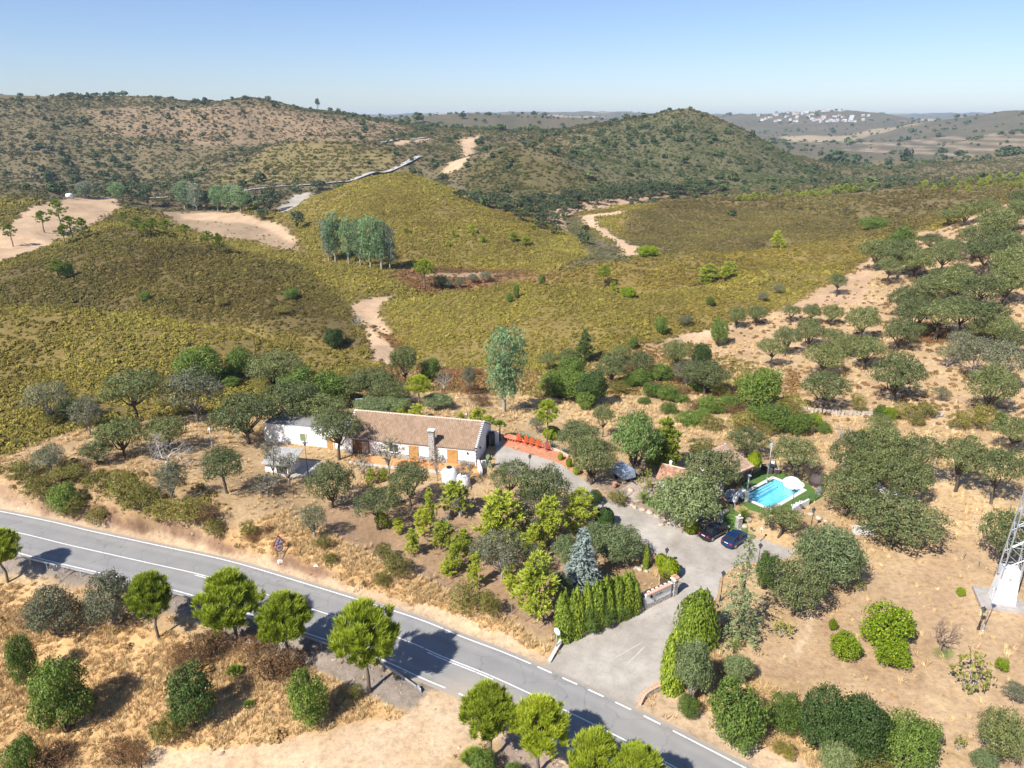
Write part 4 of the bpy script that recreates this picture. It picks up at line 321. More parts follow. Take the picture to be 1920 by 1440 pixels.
('L',35.87,136.46,6.74,6.47,'@streamoak:6'),
('O',38.0,131.57,9.03,7.83,'@streamoak:7'),
('K',31.6,141.7,4.97,4.19,'@streambush:8'),
('O',13.2,159.5,5.55,5.05,'@streamoak:1'),
('O',26.2,162.1,5.11,4.71,'@streamoak:3'),
('O',8.68,156.57,4.96,4.72,'@streamoak:0'),
('K',27.85,130.73,4.2,3.38,'@streambush:7'),
('K',30.45,128.17,4.13,3.33,'@streambush:9'),
('K',45.56,121.44,7.79,9.19,'dark glossy round tree above the green shrub band'),
('O',55.86,118.29,8.55,8.57,'large rounded oak above the stone wall'),
('O',64.29,138.79,8.49,7.53,'@slopelow:2'),
('O',69.06,119.68,9.16,10.17,'open oak with pale trunk above the stone wall'),
('M',61.26,116.51,3.2,4.48,'upright green bush right above the stone wall'),
('O',73.53,139.93,7.92,7.82,'@slopelow:4'),
('O',69.6,159.2,7.09,8.08,'@slopemid:2'),
('O',63.2,156.4,6.77,7.7,'@slopemid:1'),
('O',57.11,148.33,6.46,7.39,'@slopelow:1'),
('O',80.2,156.9,7.85,9.72,'@slopemid:4'),
('O',80.8,174.0,5.45,6.17,'@slopehigh:4'),
('O',77.3,177.7,5.31,6.13,'@slopehigh:3'),
('O',74.0,182.6,5.45,5.59,'@slopehigh:2'),
('O',65.4,183.8,5.23,6.34,'@slopehigh:1'),
('O',59.9,183.2,4.7,6.34,'@slopehigh:0'),
('K',51.9,170.5,4.41,7.99,'@slopemid:0'),
('O',73.3,149.1,6.47,5.9,'@slopelow:3'),
('O',73.6,156.5,5.64,5.38,'@slopemid:3'),
('KD',42.6,151.92,4.42,6.37,'@slopelow:0'),
('O',83.9,147.2,7.61,8.63,'@slopemid:5'),
('O',91.7,156.3,9.58,9.76,'@slopemid:6'),
('O',93.6,150.5,10.31,10.16,'@slopemid:7'),
('O',99.6,152.4,9.76,10.24,'@slopemid:8'),
('O',102.3,148.2,9.09,10.0,'@slopemid:9'),
('O',102.7,143.0,6.16,7.68,'@slopemid:10'),
('O',97.1,170.8,9.18,8.88,'@slopehigh:5'),
('O',104.6,174.4,9.81,9.14,'@slopehigh:6'),
('O',109.3,172.7,10.18,10.47,'@slopehigh:7'),
('O',110.4,164.0,10.39,10.77,'@slopehigh:8'),
('O',118.2,166.9,9.36,11.64,'@slopehigh:9'),
('O',115.8,224.0,12.41,11.41,'dark oak at the tip of the sandy ridge clearing'),
('O',114.5,208.7,10.1,12.84,'@ridgeoak:1'),
('K',124.2,227.9,9.39,12.2,'@ridgeoak:2'),
('O',108.3,202.2,8.45,8.72,'@ridgeoak:0'),
('O',115.2,199.5,9.7,10.02,'@ridgeoak:3'),
('O',120.7,198.4,9.62,10.81,'@ridgeoak:5'),
('O',127.2,190.2,11.83,11.7,'@ridgeoak:9'),
('O',134.0,192.5,10.61,11.24,'@ridgeoak:12'),
('O',136.0,209.9,10.07,10.26,'@ridgeoak:8'),
('O',146.3,217.3,11.83,11.43,'@ridgeoak:11'),
('O',153.9,221.1,8.99,11.54,'@ridgeoak:14'),
('O',156.5,250.2,9.15,9.32,'@ridgeoak:7'),
('O',156.5,258.8,7.72,6.75,'@ridgeoak:6'),
('O',126.6,178.4,11.15,11.41,'@ridgeoak:13'),
('O',132.4,225.9,7.76,7.05,'@ridgeoak:4'),
('O',162.7,248.9,10.09,8.59,'@ridgeoak:10'),
('O',92.8,199.3,6.07,7.09,'lone oak on the sandy ridge clearing'),
('L',87.55,126.75,7.38,9.54,'@slopelow:7'),
('L',88.27,120.14,7.9,10.34,'@slopelow:9'),
('L',90.6,137.3,5.96,7.47,'@slopelow:6'),
('O',80.1,110.56,8.17,9.73,'@slopelow:8'),
('L',76.24,117.54,3.22,2.75,'small round grey shrub on bare ground above the wall'),
('L',87.5,135.1,4.91,5.4,'@slopelow:5'),
('O',102.4,138.2,5.98,6.81,'@slopemid:11'),
('M',72.04,104.58,3.93,3.07,'@wallbush:4'),
('M',74.77,104.04,4.41,4.61,'@wallbush:5'),
('K',77.0,102.9,2.02,3.66,'@wallbush:6'),
('M',67.03,111.52,4.53,3.43,'@wallbush:1'),
('M',69.61,110.57,3.95,3.41,'@wallbush:3'),
('Q',64.78,112.09,2.74,2.38,'bright yellow-green bush in front of the stone wall'),
('K',64.16,113.54,2.77,2.4,'@wallbush:0'),
('Q',52.1,112.32,2.75,2.4,'bright yellow bush at the left end of the stone wall'),
('M',67.09,108.35,3.19,2.12,'@wallbush:2'),
('K',36.38,121.39,4.52,3.18,'@greenband:2'),
('K',40.85,122.5,3.57,2.99,'@greenband:4'),
('K',44.83,110.01,6.28,5.17,'@greenband:8'),
('K',43.17,113.96,4.64,3.53,'@greenband:6'),
('K',47.59,107.75,4.94,4.33,'@greenband:10'),
('M',39.21,110.31,5.41,3.73,'@greenband:5'),
('M',34.12,111.22,4.55,2.68,'@greenband:3'),
('K',31.19,114.12,5.59,2.53,'@greenband:1'),
('K',29.95,128.24,3.51,3.33,'@greenband:0'),
('M',42.59,108.2,3.9,2.91,'@greenband:7'),
('M',49.75,119.17,5.8,3.13,'@greenband:9'),
('K',51.86,108.05,2.66,2.13,'@greenband:11'),
('S2',-31.4,253.2,8.81,11.8,'umbrella pine on a bare trunk in the valley beyond the front hill'),
('S2',33.8,257.4,6.24,9.08,'umbrella pine on the second yellow ridge'),
('Q',35.0,209.8,4.81,3.6,'bright low bush below the second ridge umbrella pine'),
('K',39.4,181.1,3.94,5.25,'lone green tree on the bright front hill'),
('Y',71.3,254.6,8.1,7.79,'left one of two lime pines on the second ridge'),
('Y',77.0,250.7,7.58,7.26,'right one of two lime pines on the second ridge'),
('Q',54.4,283.4,8.07,4.88,'bright yellow-green round tree on the ridge edge by the stream sand'),
('Y',110.6,298.3,6.66,7.94,'lone light-green tree on the olive hill'),
('K',155.2,308.9,12.78,5.39,'dark flat bush clump below the ridge oaks'),
('O',60.7,330.9,6.44,4.95,'dark bush beside the bright round tree at the stream'),
('KD',-47.8,182.4,5.42,6.25,'dark green young tree on the flank right of the front left hill'),
('O',-26.2,257.6,5.48,5.36,'dark bush right of the valley umbrella pine'),
('L',-19.4,259.9,4.35,4.41,'@valleybush:1'),
('L',-15.1,265.6,4.44,4.08,'@valleybush:2'),
('L',-10.1,267.4,4.87,4.51,'@valleybush:3'),
('L',-23.5,257.3,4.7,3.98,'@valleybush:0'),
('K',1.2,205.1,1.88,4.79,'@yhill:1'),
('K',-0.8,201.8,2.17,3.16,'@yhill:0'),
('K',9.3,218.1,2.32,3.86,'@yhill:2'),
('Y',36.9,254.9,3.11,4.54,'@yhill:3'),
('K',30.4,169.8,2.4,3.48,'young upright tree at the right foot of the bright hill'),
('L',47.0,186.3,4.34,3.29,'@yhill:4'),
('L',72.6,201.5,3.4,3.31,'@yhill:6'),
('L',79.7,208.7,3.82,3.57,'@yhill:7'),
('K',56.5,197.5,2.43,3.11,'@yhill:5'),
('D',-43.6,193.8,3.91,4.66,'white bare tree beside the sandy gully'),
('Y',-27.1,331.2,3.69,4.38,'@bighill:2'),
('Y',-18.7,337.0,4.5,5.43,'@bighill:3'),
('Y',-13.4,326.0,3.89,3.86,'@bighill:4'),
('Y',0.5,331.3,5.42,4.88,'@bighill:5'),
('Y',6.1,327.5,4.88,4.85,'@bighill:6'),
('Y',-28.6,319.2,3.34,3.08,'@bighill:1'),
('Y',-49.5,333.4,3.46,2.93,'@bighill:0'),
('Y',10.9,368.3,3.27,3.23,'@bighill:7'),
('CP',-152.3,235.8,6.41,7.72,'left pine of the pair on the second left hill'),
('K',-150.1,236.9,4.66,6.14,'right pine of the pair on the second left hill'),
('M',-66.5,200.5,5.57,3.18,'@hillbush:2'),
('K',-68.1,214.6,4.93,3.35,'@hillbush:3'),
('M',-88.8,212.2,4.24,3.34,'@hillbush:1'),
('K',-113.9,216.0,3.31,3.38,'@hillbush:0'),
('E',-77.1,309.2,10.09,23.23,'@euc:1'),
('E',-69.6,301.9,8.08,21.43,'@euc:2'),
('E',-56.5,281.5,10.47,22.09,'@euc:4'),
('E',-51.8,280.4,9.19,21.02,'@euc:5'),
('E',-62.3,290.4,8.65,20.44,'@euc:3'),
('E',-80.5,311.0,6.94,19.54,'@euc:0'),
('E',-48.7,281.4,7.14,19.05,'@euc:6'),
('CP',-225.5,322.3,7.18,10.67,'left lone pine on the sandy road cutting'),
('CP',-231.7,356.0,8.93,11.38,'@crestpine:0'),
('CP',-228.7,365.1,10.74,16.33,'@crestpine:1'),
('CP',-176.2,286.9,9.34,9.22,'@crestpine:3'),
('CP',-167.9,280.8,6.24,8.83,'@crestpine:4'),
('CP',-217.2,402.7,6.53,7.29,'@crestpine:5'),
('CP',-148.5,284.9,7.16,7.27,'@crestpine:6'),
('CP',-142.8,286.0,6.35,7.3,'@crestpine:8'),
('CP',-136.3,283.9,7.15,7.48,'@crestpine:9'),
('CP',-129.2,283.3,5.88,6.65,'@crestpine:10'),
('CP',-117.9,277.0,5.36,6.54,'@crestpine:11'),
('CP',-109.1,265.1,5.14,8.06,'@crestpine:12'),
('CP',-173.1,276.7,6.17,8.15,'@crestpine:2'),
('CP',-144.2,281.9,6.27,6.19,'@crestpine:7'),
('E',-217.9,484.2,12.69,19.53,'@eucrow:3'),
('E',-207.6,478.8,11.86,18.33,'@eucrow:4'),
('E',-193.7,478.7,12.57,18.34,'@eucrow:6'),
('E',-181.7,465.6,11.55,17.85,'@eucrow:7'),
('E',-167.7,448.9,12.44,17.22,'@eucrow:8'),
('KE',-147.9,443.3,14.24,15.76,'dark eucalyptus beside the pale gravel ramp'),
('KE',-147.7,428.9,8.21,6.81,'small dark tree on the sandy field by the ramp'),
('E',-253.2,469.1,9.56,13.91,'@eucrow:1'),
('E',-276.2,471.9,11.66,11.3,'@eucrow:0'),
('KE',-240.9,480.5,9.8,13.61,'@eucrow:2'),
('KE',-116.9,392.3,8.68,10.81,'@eucrow:9'),
('KE',-203.6,484.9,9.21,12.76,'@eucrow:5'),
('KE',-154.1,589.7,14.55,8.69,'dark bush at the bend of the far road'),
('KO',100.2,569.1,14.79,8.89,'@valleyoak'),
('KO',-28.9,409.6,8.72,5.25,'@valleyoak'),
('KO',116.6,568.7,14.21,8.54,'@valleyoak'),
('KO',135.3,572.9,10.38,6.24,'@valleyoak'),
('KO',81.1,573.6,13.68,8.22,'@valleyoak'),
('KO',35.5,483.1,12.48,7.56,'@valleyoak'),
('KO',32.4,454.9,9.63,5.85,'@valleyoak'),
('KO',-4.7,520.0,11.41,6.89,'@valleyoak'),
('KO',88.4,572.1,12.48,7.5,'@valleyoak'),
('KO',37.7,524.6,11.82,7.13,'@valleyoak'),
('KO',78.1,556.3,13.29,8.0,'@valleyoak'),
('KO',121.3,605.1,11.12,6.66,'@valleyoak'),
('KO',22.5,386.3,8.05,4.92,'@valleyoak'),
('KO',-2.7,505.0,10.62,6.43,'@valleyoak'),
('KO',10.3,507.5,10.78,6.51,'@valleyoak'),
('KO',70.0,564.6,11.88,7.14,'@valleyoak'),
('KO',24.1,495.1,10.29,6.22,'@valleyoak'),
('KO',126.0,586.5,10.69,6.41,'@valleyoak'),
('KO',156.2,582.9,11.3,6.79,'@valleyoak'),
('KO',49.1,544.2,12.19,7.34,'@valleyoak'),
('KO',165.1,619.2,13.74,8.23,'@valleyoak'),
('KO',-18.1,507.3,12.8,7.73,'@valleyoak'),
('KO',-25.3,521.6,12.28,7.41,'@valleyoak'),
('KO',19.0,457.3,10.01,6.09,'@valleyoak'),
('KO',127.5,570.7,14.17,8.51,'@valleyoak'),
('KO',68.2,552.2,13.05,7.85,'@valleyoak'),
('KO',27.3,427.4,10.86,6.62,'@valleyoak'),
('KO',19.5,517.6,12.12,7.31,'@valleyoak'),
('KO',71.1,541.1,12.8,7.72,'@valleyoak'),
('KO',11.5,471.8,11.39,6.92,'@valleyoak'),
('KO',26.4,476.4,9.36,5.68,'@valleyoak'),
('KO',47.8,532.4,12.3,7.42,'@valleyoak'),
('KO',90.6,588.2,13.94,8.37,'@valleyoak'),
('KO',62.4,528.2,12.08,7.29,'@valleyoak'),
('KO',25.7,462.3,8.49,5.16,'@valleyoak'),
('KO',12.4,485.8,11.45,6.94,'@valleyoak'),
('KO',5.6,386.5,8.96,5.45,'@valleyoak'),
('KO',111.6,582.5,13.77,8.26,'@valleyoak'),
('KO',29.4,511.4,12.03,7.26,'@valleyoak'),
('KO',94.4,546.6,10.55,6.36,'@valleyoak'),
('KO',61.3,559.0,13.42,8.07,'@valleyoak'),
('KO',14.3,385.5,10.04,6.12,'@valleyoak'),
('KO',11.5,521.5,9.85,5.94,'@valleyoak'),
('KO',86.8,552.5,14.23,8.57,'@valleyoak'),
('KO',105.4,601.0,11.46,6.87,'@valleyoak'),
('KO',43.2,474.7,10.83,6.56,'@valleyoak'),
('KO',21.8,366.3,7.77,4.76,'@valleyoak'),
('KO',-13.7,528.7,13.4,8.08,'@valleyoak'),
('KO',30.5,494.9,11.52,6.97,'@valleyoak'),
('KO',19.2,469.1,10.17,6.18,'@valleyoak'),
('KO',15.0,376.6,7.41,4.53,'@valleyoak'),
('KO',141.1,595.1,11.2,6.72,'@valleyoak'),
('KO',4.0,506.7,10.4,6.29,'@valleyoak'),
('KO',107.2,567.5,14.47,8.7,'@valleyoak'),
('KO',-10.8,508.5,9.16,5.54,'@valleyoak'),
('KO',19.7,483.9,10.61,6.43,'@valleyoak'),
('KO',1.8,400.2,7.92,4.81,'@valleyoak'),
('KO',55.0,526.1,10.6,6.4,'@valleyoak'),
('KO',154.7,615.1,11.36,6.81,'@valleyoak'),
('KO',100.9,583.2,10.94,6.57,'@valleyoak'),
('KO',42.2,541.3,12.11,7.29,'@valleyoak'),
('KO',-4.2,493.2,12.94,7.84,'@valleyoak'),
('KO',56.7,538.1,9.79,5.9,'@valleyoak'),
('KO',146.6,579.1,13.71,8.24,'@valleyoak'),
('KO',104.7,554.9,12.39,7.47,'@valleyoak'),
('KO',122.8,558.6,11.59,6.97,'@valleyoak'),
('KO',39.0,503.8,12.78,7.72,'@valleyoak'),
('KO',170.6,605.7,10.99,6.6,'@valleyoak'),
('KO',18.1,500.7,11.32,6.84,'@valleyoak'),
('KO',-30.2,537.5,11.76,7.08,'@valleyoak'),
('Y',184.9,560.0,4.64,4.96,'@planted'),
('Y',228.7,567.9,3.62,3.86,'@planted'),
('Y',242.4,545.7,4.01,4.28,'@planted'),
('Y',247.1,566.6,4.69,4.99,'@planted'),
('Y',226.9,544.4,3.68,3.93,'@planted'),
('Y',219.8,552.9,4.72,5.04,'@planted'),
('Y',191.1,555.9,4.74,5.07,'@planted'),
('Y',259.0,569.5,5.19,5.52,'@planted'),
('Y',201.1,552.4,3.52,3.76,'@planted'),
('Y',153.9,470.6,4.13,4.42,'@planted'),
('Y',270.4,550.6,3.56,3.79,'@planted'),
('Y',207.3,552.6,3.32,3.55,'@planted'),
('Y',286.0,591.9,4.89,5.2,'@planted'),
('Y',242.8,536.0,3.41,3.64,'@planted'),
('Y',178.9,562.9,3.82,4.08,'@planted'),
('Y',264.1,565.4,3.47,3.69,'@planted'),
('Y',211.5,561.2,5.13,5.47,'@planted'),
('Y',238.1,556.6,4.07,4.34,'@planted'),
('Y',171.9,484.7,3.17,3.38,'@planted'),
('Y',249.8,541.3,4.57,4.87,'@planted'),
('Y',150.8,472.8,3.42,3.66,'@planted'),
('Y',262.6,549.8,3.47,3.7,'@planted'),
('Y',288.6,582.2,4.54,4.83,'@planted'),
('Y',222.9,545.6,5.12,5.47,'@planted'),
('Y',237.3,571.2,4.12,4.4,'@planted'),
('Y',216.2,554.6,3.87,4.14,'@planted'),
('Y',146.4,471.0,4.0,4.28,'@planted'),
('Y',160.4,475.2,3.57,3.81,'@planted'),
('Y',148.7,478.9,2.85,3.05,'@planted'),
('Y',232.4,534.3,3.58,3.82,'@planted'),
('Y',252.5,567.5,4.95,5.27,'@planted'),
('Y',254.5,543.2,4.67,4.97,'@planted'),
('Y',228.5,538.1,3.34,3.56,'@planted'),
('Y',217.0,563.2,3.7,3.95,'@planted'),
('Y',348.8,520.1,3.88,4.13,'@planted'),
('Y',572.8,848.2,6.13,6.49,'@planted'),
('Y',366.4,610.5,4.68,4.97,'@planted'),
('Y',352.9,510.8,4.65,4.94,'@planted'),
('Y',338.8,531.9,3.9,4.15,'@planted'),
('Y',343.9,532.4,3.75,3.98,'@planted'),
('Y',312.2,493.3,3.24,3.45,'@planted'),
('Y',294.5,511.8,4.46,4.75,'@planted'),
('Y',328.8,531.1,3.36,3.57,'@planted'),
('Y',355.4,556.9,4.54,4.82,'@planted'),
('Y',331.1,543.9,3.41,3.62,'@planted'),
('Y',323.7,501.2,2.92,3.11,'@planted'),
('Y',363.5,561.9,5.12,5.42,'@planted'),
('Y',354.4,569.8,4.13,4.38,'@planted'),
('Y',350.4,511.9,4.15,4.41,'@planted'),
('Y',319.3,567.6,4.95,5.26,'@planted'),
('Y',370.3,530.0,4.29,4.55,'@planted'),
('Y',363.6,575.2,4.16,4.41,'@planted'),
('Y',297.2,534.0,3.56,3.79,'@planted'),
('Y',409.4,592.8,5.51,5.83,'@planted'),
('Y',314.3,517.2,3.03,3.23,'@planted'),
('Y',373.1,540.4,3.28,3.48,'@planted'),
('Y',311.0,531.2,4.12,4.38,'@planted'),
('Y',341.2,550.7,4.63,4.92,'@planted'),
('Y',353.6,521.6,3.2,3.4,'@planted'),
('Y',365.8,555.1,4.25,4.51,'@planted'),
('Y',295.7,488.6,2.96,3.16,'@planted'),
('Y',542.0,842.5,7.79,8.25,'@planted'),
('Y',415.4,622.7,4.05,4.29,'@planted'),
('Y',343.4,523.0,3.58,3.8,'@planted'),
('Y',332.1,563.0,3.7,3.93,'@planted'),
('Y',305.1,490.6,4.41,4.7,'@planted'),
('Y',554.5,842.8,7.62,8.06,'@planted'),
('Y',375.8,552.1,3.86,4.09,'@planted'),
('O',116.7,192.1,5.98,5.4,'@thicket'),
('O',111.6,177.5,7.73,8.03,'@thicket'),
('O',117.2,205.4,7.62,7.71,'@thicket'),
('O',122.2,192.3,6.21,5.37,'@thicket'),
('O',104.0,173.0,6.13,5.3,'@thicket'),
('O',101.0,148.3,5.16,5.56,'@thicket'),
('O',140.1,203.9,8.4,7.82,'@thicket'),
('O',172.7,245.7,9.62,8.34,'@thicket'),
('O',132.3,203.7,8.68,7.59,'@thicket'),
('O',130.4,210.9,7.71,7.74,'@thicket'),
('O',91.0,153.8,4.82,4.05,'@thicket'),
('O',152.6,224.1,7.44,7.28,'@thicket'),
('O',145.6,217.4,8.03,8.56,'@thicket'),
('K',46.63,134.68,3.61,2.51,'@beltbush'),
('K',38.33,135.17,4.44,2.89,'@beltbush'),
('K',38.03,120.66,2.67,1.57,'@beltbush'),
('M',41.16,130.73,4.09,2.9,'@beltbush'),
('K',32.69,126.96,3.12,1.79,'@beltbush'),
('K',12.0,131.58,4.22,2.97,'@beltbush'),
('K',24.08,137.91,3.5,2.58,'@beltbush'),
('M',40.29,121.12,2.61,1.79,'@beltbush'),
('K',32.85,144.39,4.12,2.32,'@beltbush'),
('K',25.39,125.91,2.72,1.59,'@beltbush'),
('K',12.0,135.86,3.06,2.24,'@beltbush'),
('M',41.09,136.29,4.74,2.85,'@beltbush'),
('K',28.59,120.0,2.98,2.24,'@beltbush'),
('K',40.77,125.31,2.89,1.96,'@beltbush'),
('K',34.19,117.43,3.01,1.98,'@beltbush'),
('M',21.18,133.32,4.15,3.15,'@beltbush'),
('M',-26.32,134.03,3.97,2.9,'@understory'),
('K',-46.16,146.93,3.99,2.85,'@understory'),
('M',-63.76,102.54,2.25,1.65,'@understory'),
('M',-74.07,122.23,3.68,2.25,'@understory'),
('K',-35.68,138.06,4.31,2.91,'@understory'),
('M',-57.86,114.33,3.0,2.05,'@understory'),
('M',-67.04,91.96,2.94,1.96,'@understory'),
('K',-65.56,106.17,2.8,1.84,'@understory'),
('M',-45.56,119.96,3.95,2.83,'@understory'),
('M',-67.25,130.35,3.0,1.84,'@understory'),
('K',-32.18,138.17,5.08,3.51,'@understory'),
('M',-69.65,107.53,3.22,2.27,'@understory'),
('M',-72.79,112.24,3.63,2.45,'@understory'),
('K',-29.4,126.09,3.37,1.95,'@understory'),
('M',-76.71,99.63,2.22,1.28,'@understory'),
('M',-48.11,130.26,3.47,2.35,'@understory'),
('K',-59.94,140.58,3.65,2.26,'@understory'),
('M',-34.67,147.33,5.03,3.56,'@understory'),
('M',-57.18,104.75,3.68,2.32,'@understory'),
('K',-57.3,135.0,4.01,2.29,'@understory'),
('M',-66.46,134.33,4.8,2.92,'@understory'),
('M',-51.08,135.95,4.61,3.21,'@understory'),
('K',-46.41,139.47,3.81,2.79,'@understory'),
('M',-76.23,108.54,3.75,2.18,'@understory'),
('M',-62.97,118.29,2.5,1.41,'@understory'),
('K',-76.64,113.23,3.84,2.61,'@understory'),
('R',36.3,147.72,4.03,1.82,'@beltdry'),
('R',33.83,132.89,3.49,1.79,'@beltdry'),
('R',46.35,133.49,3.72,1.54,'@beltdry'),
('R',44.08,141.7,3.86,1.89,'@beltdry'),
('R',40.82,120.48,4.34,1.84,'@beltdry'),
('R',29.95,145.25,3.46,1.51,'@beltdry'),
('R',29.26,135.44,4.3,1.71,'@beltdry'),
('R',35.49,141.37,5.01,1.96,'@beltdry'),
('R',38.15,121.93,3.96,1.65,'@beltdry'),
('R',43.56,126.13,4.03,1.87,'@beltdry'),
('R',41.06,146.64,4.97,2.4,'@beltdry'),
('R',34.3,122.28,4.4,1.89,'@beltdry'),
('R',43.19,132.36,4.18,1.89,'@beltdry'),
('R',27.07,153.46,5.02,2.04,'@beltdry'),
('R',38.35,145.79,4.42,1.8,'@beltdry'),
('R',40.93,136.7,2.97,1.45,'@beltdry'),
('R',-21.1,158.6,3.55,1.73,'@beltdry'),
('R',-5.72,122.91,3.53,1.68,'@beltdry'),
('R',-8.48,134.46,4.18,2.11,'@beltdry'),
('R',-6.59,127.88,4.35,2.02,'@beltdry'),
('R',-8.72,152.89,3.84,1.6,'@beltdry'),
('R',-14.19,128.5,3.51,1.51,'@beltdry'),
('R',-18.53,137.36,3.62,1.54,'@beltdry'),
('R',-16.03,145.59,3.74,1.63,'@beltdry'),
('KO',-656.4,1022.7,9.97,7.92,'@ridgetop:0'),
('KO',-588.0,1003.0,9.78,9.07,'@ridgetop:1'),
('KO',-580.6,1000.6,11.15,8.4,'@ridgetop:2'),
('KO',-478.8,1032.7,10.08,10.03,'@ridgetop:4'),
('KO',-352.6,1011.6,11.28,11.79,'@ridgetop:7'),
('KO',-337.2,1020.0,7.11,7.93,'@ridgetop:8'),
('KO',-327.1,1024.5,10.0,9.29,'@ridgetop:9'),
('KO',-284.4,1115.5,7.01,18.13,'@ridgetop:10'),
('KO',-427.6,1020.6,7.13,6.63,'@ridgetop:5'),
('KO',-424.1,1020.7,8.55,6.63,'@ridgetop:6'),
('KO',-536.7,1012.7,8.47,6.56,'@ridgetop:3'),
('KO',-350.1,2008.9,11.29,14.53,'@ridgetop:11')]
# ---------------------------------------------------------------- terrain height field (world metres)
class Terrain:
    def __init__(self, cps):
        P = np.array(cps, float)
        self.u, self.v = self.uv(P[:, 0], P[:, 1])
        n = len(P)
        d = np.hypot(self.u[:, None] - self.u, self.v[:, None] - self.v)
        A = np.zeros((n + 3, n + 3)); A[:n, :n] = d ** 1.5 + np.eye(n) * 2e-4
        Q = np.stack([np.ones(n), self.u, self.v], 1); A[:n, n:] = Q; A[n:, :n] = Q.T
        self.w = np.linalg.solve(A, np.concatenate([P[:, 2], np.zeros(3)]))
        # coarse lookup grid in (azimuth, ln r), cubic between its nodes
        self.u0, self.u1, self.nu = -0.85, 0.85, 260
        self.v0, self.v1, self.nv = math.log(8.), math.log(13500.), 900
        U, V = np.meshgrid(np.linspace(self.u0, self.u1, self.nu), np.linspace(self.v0, self.v1, self.nv))
        uu, vv = U.ravel(), V.ravel(); out = np.empty(uu.size)
        for i in range(0, uu.size, 8000):
            s = slice(i, i + 8000)
            k = np.hypot(uu[s, None] - self.u, vv[s, None] - self.v) ** 1.5
            out[s] = k @ self.w[:n] + self.w[n] + self.w[n + 1] * uu[s] + self.w[n + 2] * vv[s]
        self.g = out.reshape(self.nv, self.nu)
    @staticmethod
    def uv(x, y):
        return np.arctan2(x, y), 0.5 * np.log(x * x + y * y + 1e-6)
    def base(self, x, y):
        u, v = self.uv(x, y)
        fu = np.clip((u - self.u0) / (self.u1 - self.u0) * (self.nu - 1), 1, self.nu - 2.001)
        fv = np.clip((v - self.v0) / (self.v1 - self.v0) * (self.nv - 1), 1, self.nv - 2.001)
        iu = fu.astype(int); iv = fv.astype(int); tu = fu - iu; tv = fv - iv
        def w(t):
            return (-.5*t + t*t - .5*t**3, 1 - 2.5*t*t + 1.5*t**3, .5*t + 2*t*t - 1.5*t**3, -.5*t*t + .5*t**3)
        wu, wv = w(tu), w(tv); r = 0
        for a in range(4):
            for b in range(4):
                r = r + wv[a] * wu[b] * self.g[np.clip(iv + a - 1, 0, self.nv - 1), np.clip(iu + b - 1, 0, self.nu - 1)]
        return r
    def h(self, x, y):
        x = np.asarray(x, float); y = np.asarray(y, float)
        z = self.base(x, y); r = np.hypot(x, y)
        # erosion relief: grows with distance from the homestead, none on the levelled plot and the road
        k = np.clip((r - 120) / 250, 0, 1)
        rid = 1 - np.abs(fbm(x / 70., y / 90., 4, 11) * 2)
        z = z + k * ((rid - .55) * 6.2 + fbm(x / 24., y / 24., 3, 5) * 2.2)
        kf = np.clip((r - 500) / 700, 0, 1)
        z = z + kf * (fbm(x / 260., y / 260., 4, 23) * 34 * np.clip(r / 2300, .25, 1.7))
        kn = np.clip((r - 95) / 60, 0.12, 1) * np.clip(1 - (r - 600) / 800, 0, 1)
        z = z + kn * fbm(x / 5.5, y / 5.5, 3, 31) * .55
        for (rx, ry, sx, sy, hh, rot, pw) in LEVELLED:       # levelled pads: house, pool, yard
            c, s = math.cos(rot), math.sin(rot)
            a = np.abs((x - rx) * c + (y - ry) * s) / sx; b = np.abs(-(x - rx) * s + (y - ry) * c) / sy
            d = np.maximum(a * sx - sx, b * sy - sy)
            m = 1 - smooth(d / pw); z = z * (1 - m) + hh * m
        nr = np.atleast_1d(r < 260)
        if nr.any():
            z = np.atleast_1d(z); d = polydist(np.atleast_1d(x)[nr], np.atleast_1d(y)[nr], ROAD)
            m = 1 - smooth((d - 4.0) / 2.2); z[nr] = z[nr] * (1 - m) + (-.06) * m
        return z

def smooth(t):
    t = np.clip(t, 0, 1); return t * t * (3 - 2 * t)
def polydist(x, y, L):
    best = np.full(np.shape(x), 1e9)
    for (ax, ay), (bx, by) in zip(L[:-1], L[1:]):
        vx, vy = bx - ax, by - ay
        t = np.clip(((x - ax) * vx + (y - ay) * vy) / (vx * vx + vy * vy), 0, 1)
        best = np.minimum(best, np.hypot(x - ax - t * vx, y - ay - t * vy))
    return best
def _hash(ix, iy, seed):
    h = (ix.astype(np.int64) * 374761393 + iy.astype(np.int64) * 668265263 + seed * 1442695041) & 0xffffffff
    h = ((h ^ (h >> 13)) * 1274126177) & 0xffffffff
    return ((h ^ (h >> 16)) & 0xffff) / 65535.
def vnoise(x, y, seed=0):
    x = np.asarray(x, float); y = np.asarray(y, float)
    ix = np.floor(x).astype(np.int64); iy = np.floor(y).astype(np.int64); fx = x - ix; fy = y - iy
    fx = fx * fx * (3 - 2 * fx); fy = fy * fy * (3 - 2 * fy)
    a = _hash(ix, iy, seed); b = _hash(ix + 1, iy, seed); c = _hash(ix, iy + 1, seed); d = _hash(ix + 1, iy + 1, seed)
    return (a * (1 - fx) + b * fx) * (1 - fy) + (c * (1 - fx) + d * fx) * fy - .5
def fbm(x, y, n=4, seed=0):
    s = 0; a = .5; cx, cy = x, y
    for i in range(n):
        s = s + a * vnoise(cx, cy, seed + i); a *= .5; cx, cy = cx * 2.03 + 3.1, cy * 2.03 - 1.7
    return s

